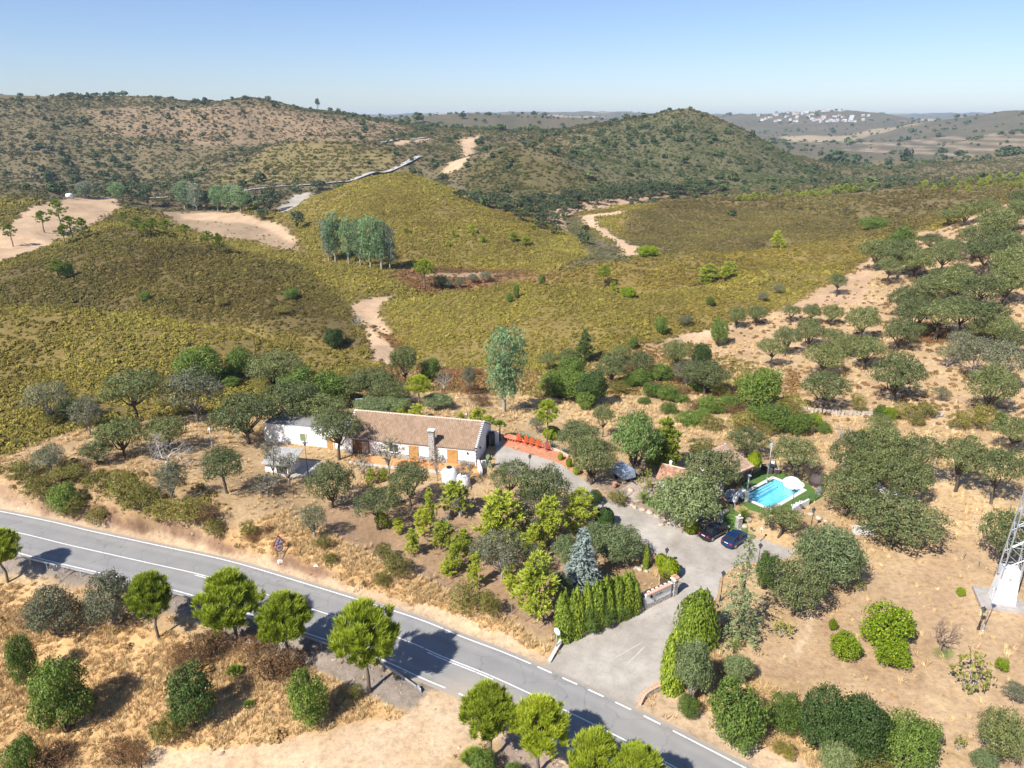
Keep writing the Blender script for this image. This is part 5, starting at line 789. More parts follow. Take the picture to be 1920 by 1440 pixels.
# ---------------------------------------------------------------- helpers
C = scene.collection
RNG = np.random.RandomState(7)
def link(o): C.objects.link(o); return o
def tag(o, label=None, cat=None, group=None, kind=None):
    if label: o['label'] = label
    if cat: o['category'] = cat
    if group: o['group'] = group
    if kind: o['kind'] = kind
    return o
def empty(name, loc, label, cat, group=None, rz=0.):
    o = bpy.data.objects.new(name, None); link(o); o.location = loc; o.rotation_euler = (0, 0, rz); o.empty_display_size = .3
    return tag(o, label, cat, group)
def child(name, mesh, parent, loc=(0, 0, 0), rot=(0, 0, 0), kind=None):
    o = bpy.data.objects.new(name, mesh); link(o); o.parent = parent; o.location = loc; o.rotation_euler = rot
    if kind: o['kind'] = kind
    return o
def top(name, mesh, loc=(0, 0, 0), label=None, cat=None, group=None, kind=None, rz=0.):
    o = bpy.data.objects.new(name, mesh); link(o); o.location = loc; o.rotation_euler = (0, 0, rz)
    return tag(o, label, cat, group, kind)
def np_mesh(name, V, F, mat, smooth_=False, attrs=None):
    """V n x 3, F m x k (same k) or a list of such arrays."""
    V = np.asarray(V, np.float32); Fs = F if isinstance(F, list) else [F]
    me = bpy.data.meshes.new(name); me.vertices.add(len(V)); me.vertices.foreach_set('co', V.ravel())
    tot = sum(len(f) for f in Fs); loops = np.concatenate([np.asarray(f, np.int32).ravel() for f in Fs])
    sizes = np.concatenate([np.full(len(f), np.asarray(f).shape[1], np.int32) for f in Fs])
    me.loops.add(len(loops)); me.loops.foreach_set('vertex_index', loops)
    me.polygons.add(tot); st = np.zeros(tot, np.int32); st[1:] = np.cumsum(sizes)[:-1]
    me.polygons.foreach_set('loop_start', st)
    if smooth_: me.polygons.foreach_set('use_smooth', np.ones(tot, bool))
    for k, a in (attrs or {}).items():
        a = np.asarray(a, np.float32)
        if a.ndim == 1:
            at = me.attributes.new(k, 'FLOAT', 'POINT'); at.data.foreach_set('value', a)
        else:
            at = me.attributes.new(k, 'FLOAT_COLOR', 'POINT')
            at.data.foreach_set('color', np.concatenate([a, np.ones((len(a), 1), np.float32)], 1).ravel())
    for m in (mat if isinstance(mat, (list, tuple)) else [mat]): me.materials.append(m)
    me.update(); me.validate(); return me
class MB:
    """Collects simple solids into one mesh."""
    def __init__(s): s.v = []; s.f = []; s.m = []
    def add(s, vs, fs, m=0):
        n = len(s.v); s.v += [tuple(v) for v in vs]; s.f += [tuple(i + n for i in f) for f in fs]; s.m += [m] * len(fs); return s
    def box(s, c, d, rz=0., m=0, taper=1., mat=None):
        x, y, z = d[0] / 2, d[1] / 2, d[2] / 2; vs = []
        for sz, t in ((-1, 1), (1, taper)):
            for sx, sy in ((-1, -1), (1, -1), (1, 1), (-1, 1)):
                p = Vector((sx * x * t, sy * y * t, sz * z))
                if mat is not None: p = mat @ p
                p = Matrix.Rotation(rz, 3, 'Z') @ p; vs.append((p.x + c[0], p.y + c[1], p.z + c[2]))
        return s.add(vs, [(3, 2, 1, 0), (4, 5, 6, 7), (0, 1, 5, 4), (1, 2, 6, 5), (2, 3, 7, 6), (3, 0, 4, 7)], m)
    def prism(s, poly, z0, z1, m=0):
        n = len(poly); a = sum(poly[i - 1][0] * poly[i][1] - poly[i][0] * poly[i - 1][1] for i in range(n))
        if a < 0: poly = poly[::-1]
        vs = [(x, y, z0) for x, y in poly] + [(x, y, z1) for x, y in poly]
        return s.add(vs, [tuple(range(n))[::-1], tuple(range(n, 2 * n))] + [(i, (i + 1) % n, n + (i + 1) % n, n + i) for i in range(n)], m)
    def tube(s, pts, rad, n=6, m=0, cap=True):
        pts = [Vector(p) for p in pts]; rad = rad if isinstance(rad, (list, tuple)) else [rad] * len(pts); vs = []; fs = []
        for i, p in enumerate(pts):
            d = (pts[min(i + 1, len(pts) - 1)] - pts[max(i - 1, 0)]).normalized()
            u = d.orthogonal().normalized() if abs(d.z) > .99 or d.length == 0 else d.cross(Vector((0, 0, 1))).normalized()
            w = d.cross(u)
            for k in range(n):
                a = 2 * math.pi * k / n; vs.append(p + (u * math.cos(a) + w * math.sin(a)) * rad[i])
        for i in range(len(pts) - 1):
            for k in range(n):
                fs.append((i * n + k, i * n + (k + 1) % n, (i + 1) * n + (k + 1) % n, (i + 1) * n + k))
        if cap: fs += [tuple(range(n))[::-1], tuple(range((len(pts) - 1) * n, len(pts) * n))]
        return s.add(vs, fs, m)
    def lathe(s, prof, n=16, c=(0, 0, 0), m=0):
        vs = []; fs = []
        for r, z in prof:
            for k in range(n):
                a = 2 * math.pi * k / n; vs.append((c[0] + r * math.cos(a), c[1] + r * math.sin(a), c[2] + z))
        for i in range(len(prof) - 1):
            for k in range(n): fs.append((i * n + k, i * n + (k + 1) % n, (i + 1) * n + (k + 1) % n, (i + 1) * n + k))
        fs += [tuple(range(n))[::-1], tuple(range((len(prof) - 1) * n, len(prof) * n))]
        return s.add(vs, fs, m)
    def mesh(s, name, mats, smooth_=False, bevel=0):
        me = bpy.data.meshes.new(name); me.from_pydata(s.v, [], s.f)
        mats = mats if isinstance(mats, (list, tuple)) else [mats]
        for m in mats: me.materials.append(m)
        me.polygons.foreach_set('material_index', s.m)
        if bevel:
            bm = bmesh.new(); bm.from_mesh(me)
            bmesh.ops.bevel(bm, geom=[e for e in bm.edges if e.is_manifold and e.calc_face_angle(0) > .6], offset=bevel, segments=1, affect='EDGES')
            bm.to_mesh(me); bm.free()
        if smooth_: me.polygons.foreach_set('use_smooth', [True] * len(me.polygons))
        me.update(); return me
# ---------------------------------------------------------------- materials
def nodes(name):
    m = bpy.data.materials.new(name); m.use_nodes = True; t = m.node_tree; t.nodes.clear()
    o = t.nodes.new('ShaderNodeOutputMaterial'); b = t.nodes.new('ShaderNodeBsdfPrincipled'); t.links.new(b.outputs[0], o.inputs[0])
    return m, t, b
def nd(t, kind, **kw):
    n = t.nodes.new(kind)
    for k, v in kw.items():
        if k in n.inputs: n.inputs[k].default_value = v
        else: setattr(n, k, v)
    return n
def noise(t, scale, detail=4., rough=.6, vec=None, kind='Object'):
    n = nd(t, 'ShaderNodeTexNoise', Scale=scale, Detail=detail, Roughness=rough)
    if vec is None: vec = nd(t, 'ShaderNodeTexCoord').outputs[kind]
    t.links.new(vec, n.inputs['Vector']); return n.outputs[0]
def ramp(t, fac, stops):
    r = nd(t, 'ShaderNodeValToRGB'); e = r.color_ramp.elements
    while len(e) < len(stops): e.new(.5)
    for el, (p, c) in zip(e, stops): el.position = p; el.color = (*c, 1) if len(c) == 3 else c
    t.links.new(fac, r.inputs[0]); return r.outputs[0]
def mixc(t, a, b, fac, mode='MIX'):
    n = nd(t, 'ShaderNodeMix', data_type='RGBA', blend_type=mode)
    for s, i in ((fac, 0), (a, 6), (b, 7)):
        if hasattr(s, 'links'): t.links.new(s, n.inputs[i])
        else: n.inputs[i].default_value = s if i == 0 else (*s, 1) if len(s) == 3 else s
    return n.outputs[2]
def bump(t, b, h, strength=.3, dist=.05):
    n = nd(t, 'ShaderNodeBump', Strength=strength, Distance=dist); t.links.new(h, n.inputs['Height']); t.links.new(n.outputs[0], b.inputs['Normal'])
MATS = {}
def M(name, col, rough=.7, var=.18, scale=3., bmp=0., metal=0., spec=.4, coord='Object', col2=None):
    """plain weathered material: colour broken up by two noises"""
    if name in MATS: return MATS[name]
    m, t, b = nodes(name); lo = tuple(c * (1 - var) for c in col); hi = col2 or tuple(min(1, c * (1 + var)) for c in col)
    f = noise(t, scale, 6., .65, kind=coord); c = ramp(t, f, [(.3, lo), (.7, hi)])
    f2 = noise(t, scale * .23, 3., kind=coord); c = mixc(t, c, ramp(t, f2, [(.35, (.86, .86, .86)), (.65, (1.06, 1.06, 1.06))]), 1., 'MULTIPLY')
    t.links.new(c, b.inputs['Base Color']); b.inputs['Roughness'].default_value = rough; b.inputs['Metallic'].default_value = metal
    b.inputs['Specular IOR Level'].default_value = spec
    if bmp: bump(t, b, f, bmp, .03)
    MATS[name] = m; return m
# ---------------------------------------------------------------- terrain sheet
T = Terrain(CP)
def H(x, y): return float(T.h(np.array([x], float), np.array([y], float))[0])
# ground classes: colour a, colour b, grass tufts /m2, scrub /m2 (at 150 m), scrub colour a, b, dark bushes /100 m2
CLASS = {
 'hill': ((0.235, 0.175, 0.062), (0.185, 0.14, 0.048), 0, 2.4, (0.335, 0.288, 0.056), (0.225, 0.197, 0.046), 0.),
 'ochre': ((.225, .165, .055), (.165, .12, .045), 0, 2.2, (.30, .242, .045), (.185, .155, .04), 0.),
 'brown': ((0.165, 0.125, 0.052), (0.12, 0.09, 0.038), 0, 2.3, (0.2, 0.168, 0.042), (0.13, 0.112, 0.034), 0.06),
 'olive': ((0.19, 0.145, 0.066), (0.14, 0.11, 0.05), 0, 1.8, (0.215, 0.175, 0.052), (0.135, 0.12, 0.042), .02),
 'green': ((0.14, 0.128, 0.068), (0.1, 0.095, 0.05), 0, 0.7, (0.125, 0.145, 0.05), (0.085, 0.11, 0.042), 1.15),
 'green2': ((0.135, 0.115, 0.05), (0.1, 0.085, 0.04), 0, 1.1, (0.13, 0.135, 0.04), (0.085, 0.1, 0.03), 0.7),
 'terrace': ((0.2, 0.165, 0.075), (0.14, 0.12, 0.055), 0, 1.5, (0.19, 0.165, 0.045), (0.125, 0.12, 0.038), .14),
 'ridge': ((0.185, 0.145, 0.078), (0.13, 0.108, 0.058), 0, 0.8, (0.135, 0.13, 0.05), (0.09, 0.095, 0.042), 0.85),
 'pinkhill': ((0.3, 0.215, 0.135), (0.2, 0.15, 0.09), 0, .5, (0.230, 0.172, 0.092), (0.149, 0.127, 0.063), 0.7),
 'darkfloor': ((.18,.13,.075), (.12,.09,.05), 0, .6, (.14,.125,.05), (.09,.09,.04), 1.1),
 'far': ((0.15, 0.125, 0.085), (0.1, 0.095, 0.065), 0, .3, (.13,.11,.06), (.085,.08,.05), .10),
 'farstraw': ((0.4, 0.31, 0.2), (0.26, 0.21, 0.135), 0, .1, (.2,.17,.08), (.1,.1,.05), .15),
 'sand':       ((.56,.40,.26), (.43,.30,.19), 0, .0, (.2,.17,.08), (.1,.1,.05), 0),
 'sandclear':  ((.50,.34,.215), (.40,.27,.17), .1, .05, (.36,.25,.1), (.3,.2,.08), 0),
 'field':      ((.35,.255,.165), (.25,.185,.12), 0, .05, (.3,.23,.1), (.2,.15,.07), .01),
 'gravelpale': ((.45,.40,.33), (.34,.30,.25), 0, 0, (.2,.17,.08), (.1,.1,.05), 0),
 'valleysand': ((.46,.32,.205), (.32,.22,.14), 0, .1, (.2,.17,.08), (.12,.11,.05), .15),
 'stream':     ((.17,.135,.085), (.12,.10,.06), 0, 1.2, (.15,.15,.07), (.11,.12,.06), .3),
 'bracken': ((.27,.155,.085), (.19,.115,.06), 0, 2.4, (0.3, 0.145, 0.065), (0.2, 0.15, 0.06), 0),
 'sandpatch':  ((.44,.30,.19), (.28,.19,.12), .1, .3, (.28,.18,.08), (.2,.13,.06), 0),
 'slope': ((0.5, 0.355, 0.21), (0.41, 0.28, 0.16), 0.9, 0.2, (0.336, 0.246, 0.090), (0.246, 0.146, 0.067), 0),
 'valley': ((0.41, 0.285, 0.145), (0.3, 0.2, 0.1), 1.6, 1.7, (0.21, 0.21, 0.05), (0.25, 0.13, 0.06), 0),
 'site': ((0.475, 0.34, 0.192), (0.365, 0.248, 0.135), 1.2, .0, (0.354, 0.236, 0.094), (0.236, 0.177, 0.071), 0),
 'straw': ((0.557, 0.404, 0.236), (0.441, 0.310, 0.173), 1.6, .0, (0.315, 0.210, 0.084), (0.210, 0.158, 0.063), 0),
 'scrubsoil':  ((0.414, 0.276, 0.149), (0.299, 0.201, 0.103), 1.2, .5, (0.299, 0.241, 0.057), (0.230, 0.190, 0.057), 0),
 'redsoil': ((0.4, 0.27, 0.165), (0.3, 0.195, 0.115), .2, .0, (0.375, 0.250, 0.100), (0.250, 0.188, 0.075), 0),
 'redplot': ((0.47, 0.335, 0.2), (0.36, 0.24, 0.14), .25, .0, (0.366, 0.244, 0.098), (0.244, 0.183, 0.073), 0),
 'garden':     ((.33,.25,.19), (.24,.18,.13), .0, .0, (.3,.2,.08), (.2,.15,.06), 0),
 'gold': ((0.555, 0.365, 0.18), (0.445, 0.28, 0.128), 15., .03, (0.336, 0.224, 0.090), (0.224, 0.134, 0.056), 0),
 'gravel':     ((.27,.225,.185), (.20,.165,.135), .15, .0, (.3,.2,.08), (.2,.15,.06), 0),
 'gravelred':  ((.33,.25,.20), (.25,.19,.15), .1, .0, (.3,.2,.08), (.2,.15,.06), 0),
 'layby':      ((.56,.42,.28), (.50,.35,.215), .0, .0, (.3,.2,.08), (.2,.15,.06), 0),
 'bank': ((0.29, 0.175, 0.115), (0.13, 0.078, 0.05), .6, .0, (.3,.2,.08), (.2,.15,.06), 0),
 'vergesand':  ((.52,.39,.265), (.43,.31,.20), .15, .0, (.3,.2,.08), (.2,.15,.06), 0),
 'path':       ((.54,.40,.26), (.46,.33,.21), .0, .0, (.3,.2,.08), (.2,.15,.06), 0),
 'greenpatch': ((.16,.20,.06), (.22,.2,.09), .5, .0, (.3,.2,.08), (.2,.15,.06), 0),
}
CN = list(CLASS)
def in_poly(x, y, P):
    P = np.array(P); x0, y0 = P.min(0); x1, y1 = P.max(0)
    res = np.zeros(x.shape, bool); s = np.nonzero((x > x0) & (x < x1) & (y > y0) & (y < y1))
    if len(s[0]) == 0: return res
    a, b = x[s], y[s]; c = np.zeros(a.shape, bool); j = len(P) - 1
    for i in range(len(P)):
        xi, yi = P[i]; xj, yj = P[j]
        if yi != yj: c ^= ((yi > b) != (yj > b)) & (a < (xj - xi) * (b - yi) / (yj - yi) + xi)
        j = i
    res[s] = c; return res
def rows():
    r = [12.]
    while r[-1] < 13000: r.append(r[-1] + max(.3, (.0035 if r[-1] < 700 else .006) * r[-1]))
    return np.array(r)
RR = rows(); AZ = np.linspace(-.93, .93, 590)
GX = RR[:, None] * np.sin(AZ); GY = RR[:, None] * np.cos(AZ); GZ = T.h(GX, GY); GR = np.hypot(GX, GY)
jit = np.clip(GR * .016, .4, 14)
JX = GX + fbm(GX / (jit * 3), GY / (jit * 3), 3, 51) * jit * 2.2; JY = GY + fbm(GX / (jit * 3), GY / (jit * 3), 3, 61) * jit * 2.2
CLS = np.full(GX.shape, CN.index('hill')); CLS[GR > 500] = CN.index('ridge'); CLS[GR > 1350] = CN.index('far')
CLS[(GR > 1800) & (fbm(GX / 330, GY / 420, 3, 77) > .13)] = CN.index('farstraw')
for cls, P in ZONES:
    if len(P) > 2: CLS[in_poly(JX, JY, P)] = CN.index(cls)
dr = np.full(GX.shape, 99.); _n = GR < 260; dr[_n] = polydist(GX[_n], GY[_n], ROAD)
CLS[(dr < np.where(GX < -18, 4.75, 5.0) + fbm(GX / 3., GY / 3., 2, 9) * 1.4) & (CLS != CN.index('layby')) & (CLS != CN.index('gravel'))] = CN.index('vergesand')
CA = np.array([CLASS[k][0] for k in CN])[CLS]; CB = np.array([CLASS[k][1] for k in CN])[CLS]
f = np.clip(.5 + 1.5 * fbm(GX / np.clip(GR * .03, 2, 60), GY / np.clip(GR * .03, 2, 60), 4, 88), 0, 1)[..., None]
COL = CA * f + CB * (1 - f)
# mowing / ploughing streaks on the bare plots, terrace steps on the planted hill
tz = CLS == CN.index('terrace')
st = (np.sin(GZ * 2 * math.pi / 2.6) > .45)
COL[tz & st] *= np.array([1.5, 1.4, 1.35]); COL[tz & ~st] *= .9
wf = (CLS == CN.index('far')) & (GX > 700) & (GR < 2100) & (np.sin(GZ * 2 * math.pi / 7 + fbm(GX / 90, GY / 90, 2, 3) * 5) > .55)
COL[wf] = (.32, .245, .175)
for _ in range(2):   # soften class borders by one vertex
    Q = COL.copy(); Q[1:-1, 1:-1] = (COL[1:-1, 1:-1] * 2 + COL[:-2, 1:-1] + COL[2:, 1:-1] + COL[1:-1, :-2] + COL[1:-1, 2:]) / 6; COL = Q
# rough face of the cut bank
bk = (CLS == CN.index('bank')); GZ2 = GZ + bk * (np.abs(fbm(GX / 1.3, GY / 1.3, 4, 70)) * 1.7 - .2)
# the pool basin is dug into its pad
PCX, PCY = LEVELLED[2][0], LEVELLED[2][1]
from_pool = in_poly(GX, GY, POOL_RING); GZ2 = np.where(from_pool, GZ2 - 1.7, GZ2)
def ground_material():
    m, t, b = nodes('ground'); a = nd(t, 'ShaderNodeAttribute', attribute_name='col')
    g = nd(t, 'ShaderNodeNewGeometry').outputs['Position']
    n1 = noise(t, 1.7, 9., .72, g); n2 = noise(t, .11, 8., .68, g); n3 = noise(t, 7., 5., .7, g)
    c = mixc(t, a.outputs[0], ramp(t, n1, [(.28, (.62, .60, .58)), (.5, (1, 1, 1)), (.72, (1.28, 1.26, 1.22))]), 1., 'MULTIPLY')
    c = mixc(t, c, ramp(t, n2, [(.3, (.80, .78, .76)), (.7, (1.16, 1.16, 1.15))]), 1., 'MULTIPLY')
    c = mixc(t, c, ramp(t, n3, [(.30, (.72, .70, .70)), (.42, (1, 1, 1)), (.68, (1, 1, 1)), (.80, (1.25, 1.24, 1.2))]), .8, 'MULTIPLY')
    t.links.new(c, b.inputs['Base Color']); b.inputs['Roughness'].default_value = .95; b.inputs['Specular IOR Level'].default_value = .1
    bump(t, b, n1, .55, .25); return m
def grid_faces(nr, nc):
    i = np.arange(nr - 1)[:, None] * nc + np.arange(nc - 1)[None]
    return np.stack([i, i + 1, i + nc + 1, i + nc], -1).reshape(-1, 4)
GROUND = ground_material()
V = np.stack([GX, GY, GZ2], -1).reshape(-1, 3)
gf = grid_faces(*GX.shape)
ground = top('ground', np_mesh('ground', V, gf[:, ::-1], GROUND, True, {'col': COL.reshape(-1, 3)}), kind='structure')
# ---------------------------------------------------------------- air
hz = bpy.data.materials.new('haze'); hz.use_nodes = True; ht = hz.node_tree; ht.nodes.clear()
ho = ht.nodes.new('ShaderNodeOutputMaterial'); hv = ht.nodes.new('ShaderNodeVolumePrincipled')
hv.inputs['Color'].default_value = (.62, .80, 1, 1); hv.inputs['Density'].default_value = 8.0e-5; hv.inputs['Anisotropy'].default_value = .1
ht.links.new(hv.outputs[0], ho.inputs['Volume'])
zlo, zhi = float(GZ2.min()) - 1.5, max(60., float(GZ2.max()) + 14)
top('haze', MB().box((0, 6300, (zlo + zhi) / 2), (24000, 14000, zhi - zlo)).mesh('haze', hz), kind='stuff')
# ---------------------------------------------------------------- scattered ground cover (countless: one object per sort)
def scatter(name, sources, P, rot, scl, tint, idx):
    me = bpy.data.meshes.new(name); me.vertices.add(len(P)); me.vertices.foreach_set('co', np.asarray(P, np.float32).ravel())
    def at(k, typ, v, f): a = me.attributes.new(k, typ, 'POINT'); a.data.foreach_set(f, np.asarray(v, np.float32 if typ != 'INT' else np.int32).ravel())
    at('rot', 'FLOAT_VECTOR', rot, 'vector'); at('scl', 'FLOAT_VECTOR', scl, 'vector'); at('tint', 'FLOAT_VECTOR', tint, 'vector'); at('idx', 'INT', idx, 'value')
    o = top(name, me, kind='stuff')
    col = bpy.data.collections.new(name + '_forms')
    for i, s in enumerate(sources):
        so = bpy.data.objects.new('%s_form_%02d' % (name, i), s); col.objects.link(so)
    ng = bpy.data.node_groups.new(name, 'GeometryNodeTree')
    ng.interface.new_socket('Geometry', in_out='INPUT', socket_type='NodeSocketGeometry'); ng.interface.new_socket('Geometry', in_out='OUTPUT', socket_type='NodeSocketGeometry')
    gi = ng.nodes.new('NodeGroupInput'); go = ng.nodes.new('NodeGroupOutput'); ip = ng.nodes.new('GeometryNodeInstanceOnPoints')
    ci = ng.nodes.new('GeometryNodeCollectionInfo'); ci.inputs[0].default_value = col; ci.inputs[1].default_value = True; ci.inputs[2].default_value = True
    def na(k, dt): n = ng.nodes.new('GeometryNodeInputNamedAttribute'); n.data_type = dt; n.inputs[0].default_value = k; return n.outputs[0]
    ng.links.new(gi.outputs[0], ip.inputs['Points']); ng.links.new(ci.outputs[0], ip.inputs['Instance']); ip.inputs['Pick Instance'].default_value = True
    ng.links.new(na('idx', 'INT'), ip.inputs['Instance Index']); ng.links.new(na('rot', 'FLOAT_VECTOR'), ip.inputs['Rotation']); ng.links.new(na('scl', 'FLOAT_VECTOR'), ip.inputs['Scale'])
    ng.links.new(ip.outputs[0], go.inputs[0])
    md = o.modifiers.new('scatter', 'NODES'); md.node_group = ng
    return o
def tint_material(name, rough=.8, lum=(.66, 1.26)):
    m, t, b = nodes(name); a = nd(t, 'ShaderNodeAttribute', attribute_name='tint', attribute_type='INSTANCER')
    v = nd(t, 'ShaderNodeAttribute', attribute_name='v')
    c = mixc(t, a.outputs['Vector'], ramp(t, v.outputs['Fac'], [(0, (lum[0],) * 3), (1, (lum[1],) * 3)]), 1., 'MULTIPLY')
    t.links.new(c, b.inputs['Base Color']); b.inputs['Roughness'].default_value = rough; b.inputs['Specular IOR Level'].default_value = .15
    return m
def cards(P, N, size, asp, rng, tang=None, jitter=.0):
    """diamond leaf cards at P facing N; tang = preferred long direction"""
    n = len(P); N = N / (np.linalg.norm(N, axis=1, keepdims=True) + 1e-9)
    r = rng.normal(size=(n, 3)) if tang is None else tang + rng.normal(size=(n, 3)) * jitter
    t = r - (r * N).sum(1, keepdims=True) * N; t /= np.linalg.norm(t, axis=1, keepdims=True) + 1e-9
    b = np.cross(N, t); s = (np.full(n, size) if np.isscalar(size) else size)[:, None]
    V = np.stack([P - t * s, P - b * s * asp, P + t * s, P + b * s * asp], 1).reshape(-1, 3)
    return V, np.arange(n * 4).reshape(n, 4)
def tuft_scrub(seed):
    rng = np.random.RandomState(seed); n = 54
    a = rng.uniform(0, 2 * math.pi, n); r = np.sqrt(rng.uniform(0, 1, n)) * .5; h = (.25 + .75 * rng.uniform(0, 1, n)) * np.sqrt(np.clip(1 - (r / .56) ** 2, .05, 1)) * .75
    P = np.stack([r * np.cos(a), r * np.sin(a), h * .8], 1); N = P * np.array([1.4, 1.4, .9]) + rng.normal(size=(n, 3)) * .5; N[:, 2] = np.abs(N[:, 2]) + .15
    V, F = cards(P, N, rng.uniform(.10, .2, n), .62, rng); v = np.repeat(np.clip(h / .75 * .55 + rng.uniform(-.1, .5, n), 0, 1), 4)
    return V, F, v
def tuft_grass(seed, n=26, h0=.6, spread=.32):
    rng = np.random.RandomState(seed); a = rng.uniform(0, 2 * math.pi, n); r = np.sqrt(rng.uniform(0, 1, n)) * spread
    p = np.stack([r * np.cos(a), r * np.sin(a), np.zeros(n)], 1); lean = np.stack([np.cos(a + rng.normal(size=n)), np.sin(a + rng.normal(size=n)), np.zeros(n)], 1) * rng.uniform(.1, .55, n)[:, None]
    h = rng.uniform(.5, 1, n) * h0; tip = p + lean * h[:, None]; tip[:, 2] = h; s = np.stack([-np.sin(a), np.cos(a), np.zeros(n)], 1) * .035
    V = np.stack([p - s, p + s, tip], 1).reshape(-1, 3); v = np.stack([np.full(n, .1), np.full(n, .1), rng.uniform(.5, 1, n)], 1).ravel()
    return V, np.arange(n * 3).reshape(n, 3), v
def pick(density, rng):
    """sample points on the terrain grid with a per-vertex density /m2"""
    dR = np.gradient(RR)[:, None]; area = dR * GR * (AZ[1] - AZ[0]); w = (density * area).ravel(); n = rng.poisson(w.sum())
    k = np.searchsorted(np.cumsum(w) / w.sum(), rng.uniform(0, 1, n)); k = np.clip(k, 0, w.size - 1); i, j = np.divmod(k, len(AZ))
    rr = RR[i] + rng.uniform(-.5, .5, n) * dR[i, 0]; az = AZ[j] + rng.uniform(-.5, .5, n) * (AZ[1] - AZ[0])
    x, y = rr * np.sin(az), rr * np.cos(az)
    fi = np.clip(np.interp(rr, RR, np.arange(len(RR))), 0, len(RR) - 1.001); fj = np.clip((az - AZ[0]) / (AZ[1] - AZ[0]), 0, len(AZ) - 1.001)
    a, b = fi.astype(int), fj.astype(int); u, v = fi - a, fj - b
    z = (GZ2[a, b] * (1 - u) + GZ2[a + 1, b] * u) * (1 - v) + (GZ2[a, b + 1] * (1 - u) + GZ2[a + 1, b + 1] * u) * v
    return np.stack([x, y, z], 1), i, j
vis = (np.abs(AZ)[None] < np.where(GR < 120, .84, .70)) * np.ones_like(GR)
SC = np.array([CLASS[k][3] for k in CN])[CLS]; SA = np.array([CLASS[k][4] for k in CN])[CLS]; SB = np.array([CLASS[k][5] for k in CN])[CLS]
def blur(A, n):
    for _ in range(n):
        Q = A.copy(); Q[1:-1, 1:-1] = (A[1:-1, 1:-1] * 2 + A[:-2, 1:-1] + A[2:, 1:-1] + A[1:-1, :-2] + A[1:-1, 2:]) / 6; A = Q
    return A
SA, SB = blur(SA, 14), blur(SB, 14); SC = np.where(GR > 125, blur(SC, 3), SC); SC = np.where(tz & st, SC * .12, SC)
KEEP = [(SHEETS[k], k) for k in SHEETS]
bare = np.zeros(GX.shape, bool)
for P_, _k in KEEP: bare |= in_poly(GX, GY, P_)
bare |= dr < 4.3
def do_scrub():
    rng = np.random.RandomState(1)
    fall = np.where(GR < 230, 1., np.where(GR < 480, .55, np.where(GR < 1200, .12, .0)))
    patch = np.clip(.85 + 2.2 * fbm(GX / 9., GY / 9., 3, 40) + 1.2 * fbm(GX / 38., GY / 38., 3, 41), .06, 1.5)
    P, i, j = pick(SC * fall * patch * vis * (~bare), rng); n = len(P); r = GR[i, j]
    s = rng.gamma(9, .095, n) * np.where(r < 230, 1.0, np.where(r < 480, 1.3, 2.5))
    f = np.clip(.5 + 1.7 * fbm(P[:, 0] / 14., P[:, 1] / 14., 3, 43) + rng.uniform(-.4, .4, n), 0, 1)[:, None]
    tint = (SA[i, j] * f + SB[i, j] * (1 - f)) * rng.uniform(.82, 1.15, (n, 1))
    q = np.clip(.5 + 1.9 * fbm(P[:, 0] / 42., P[:, 1] / 42., 4, 47), 0, 1)[:, None]; tint = tint * (np.array([.74, .66, .70]) * (1 - q) + np.array([1.14, 1.13, 1.05]) * q)
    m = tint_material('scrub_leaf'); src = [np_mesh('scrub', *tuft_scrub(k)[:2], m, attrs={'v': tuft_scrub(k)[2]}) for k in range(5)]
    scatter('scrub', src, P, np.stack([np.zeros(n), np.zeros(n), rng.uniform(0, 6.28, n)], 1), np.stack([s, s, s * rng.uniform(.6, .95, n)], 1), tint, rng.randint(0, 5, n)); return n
def do_grass():
    rng = np.random.RandomState(2); gd = np.array([CLASS[k][2] for k in CN])[CLS]
    patch = np.clip(.7 + 2.4 * fbm(GX / 4., GY / 4., 3, 45), .0, 1.6); fall = np.where(GR < 130, 1., np.where(GR < 240, .4, 0.))
    P, i, j = pick(gd * patch * fall * vis * (~bare), rng); n = len(P); r = GR[i, j]
    s = rng.uniform(.45, 1.1, n) * np.where(r < 110, 1., 1.5)
    f = rng.uniform(0, 1, (n, 1)); tint = (np.array([.80, .61, .33]) * f + np.array([.62, .43, .21]) * (1 - f)) * rng.uniform(.8, 1.15, (n, 1))
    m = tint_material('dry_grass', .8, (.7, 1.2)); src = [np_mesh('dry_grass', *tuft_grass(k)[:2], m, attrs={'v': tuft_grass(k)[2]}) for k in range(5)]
    scatter('dry_grass', src, P, np.stack([rng.normal(size=n) * .12, rng.normal(size=n) * .12, rng.uniform(0, 6.28, n)], 1), np.stack([s, s, s * rng.uniform(.6, 1.1, n)], 1), tint, rng.randint(0, 5, n)); return n
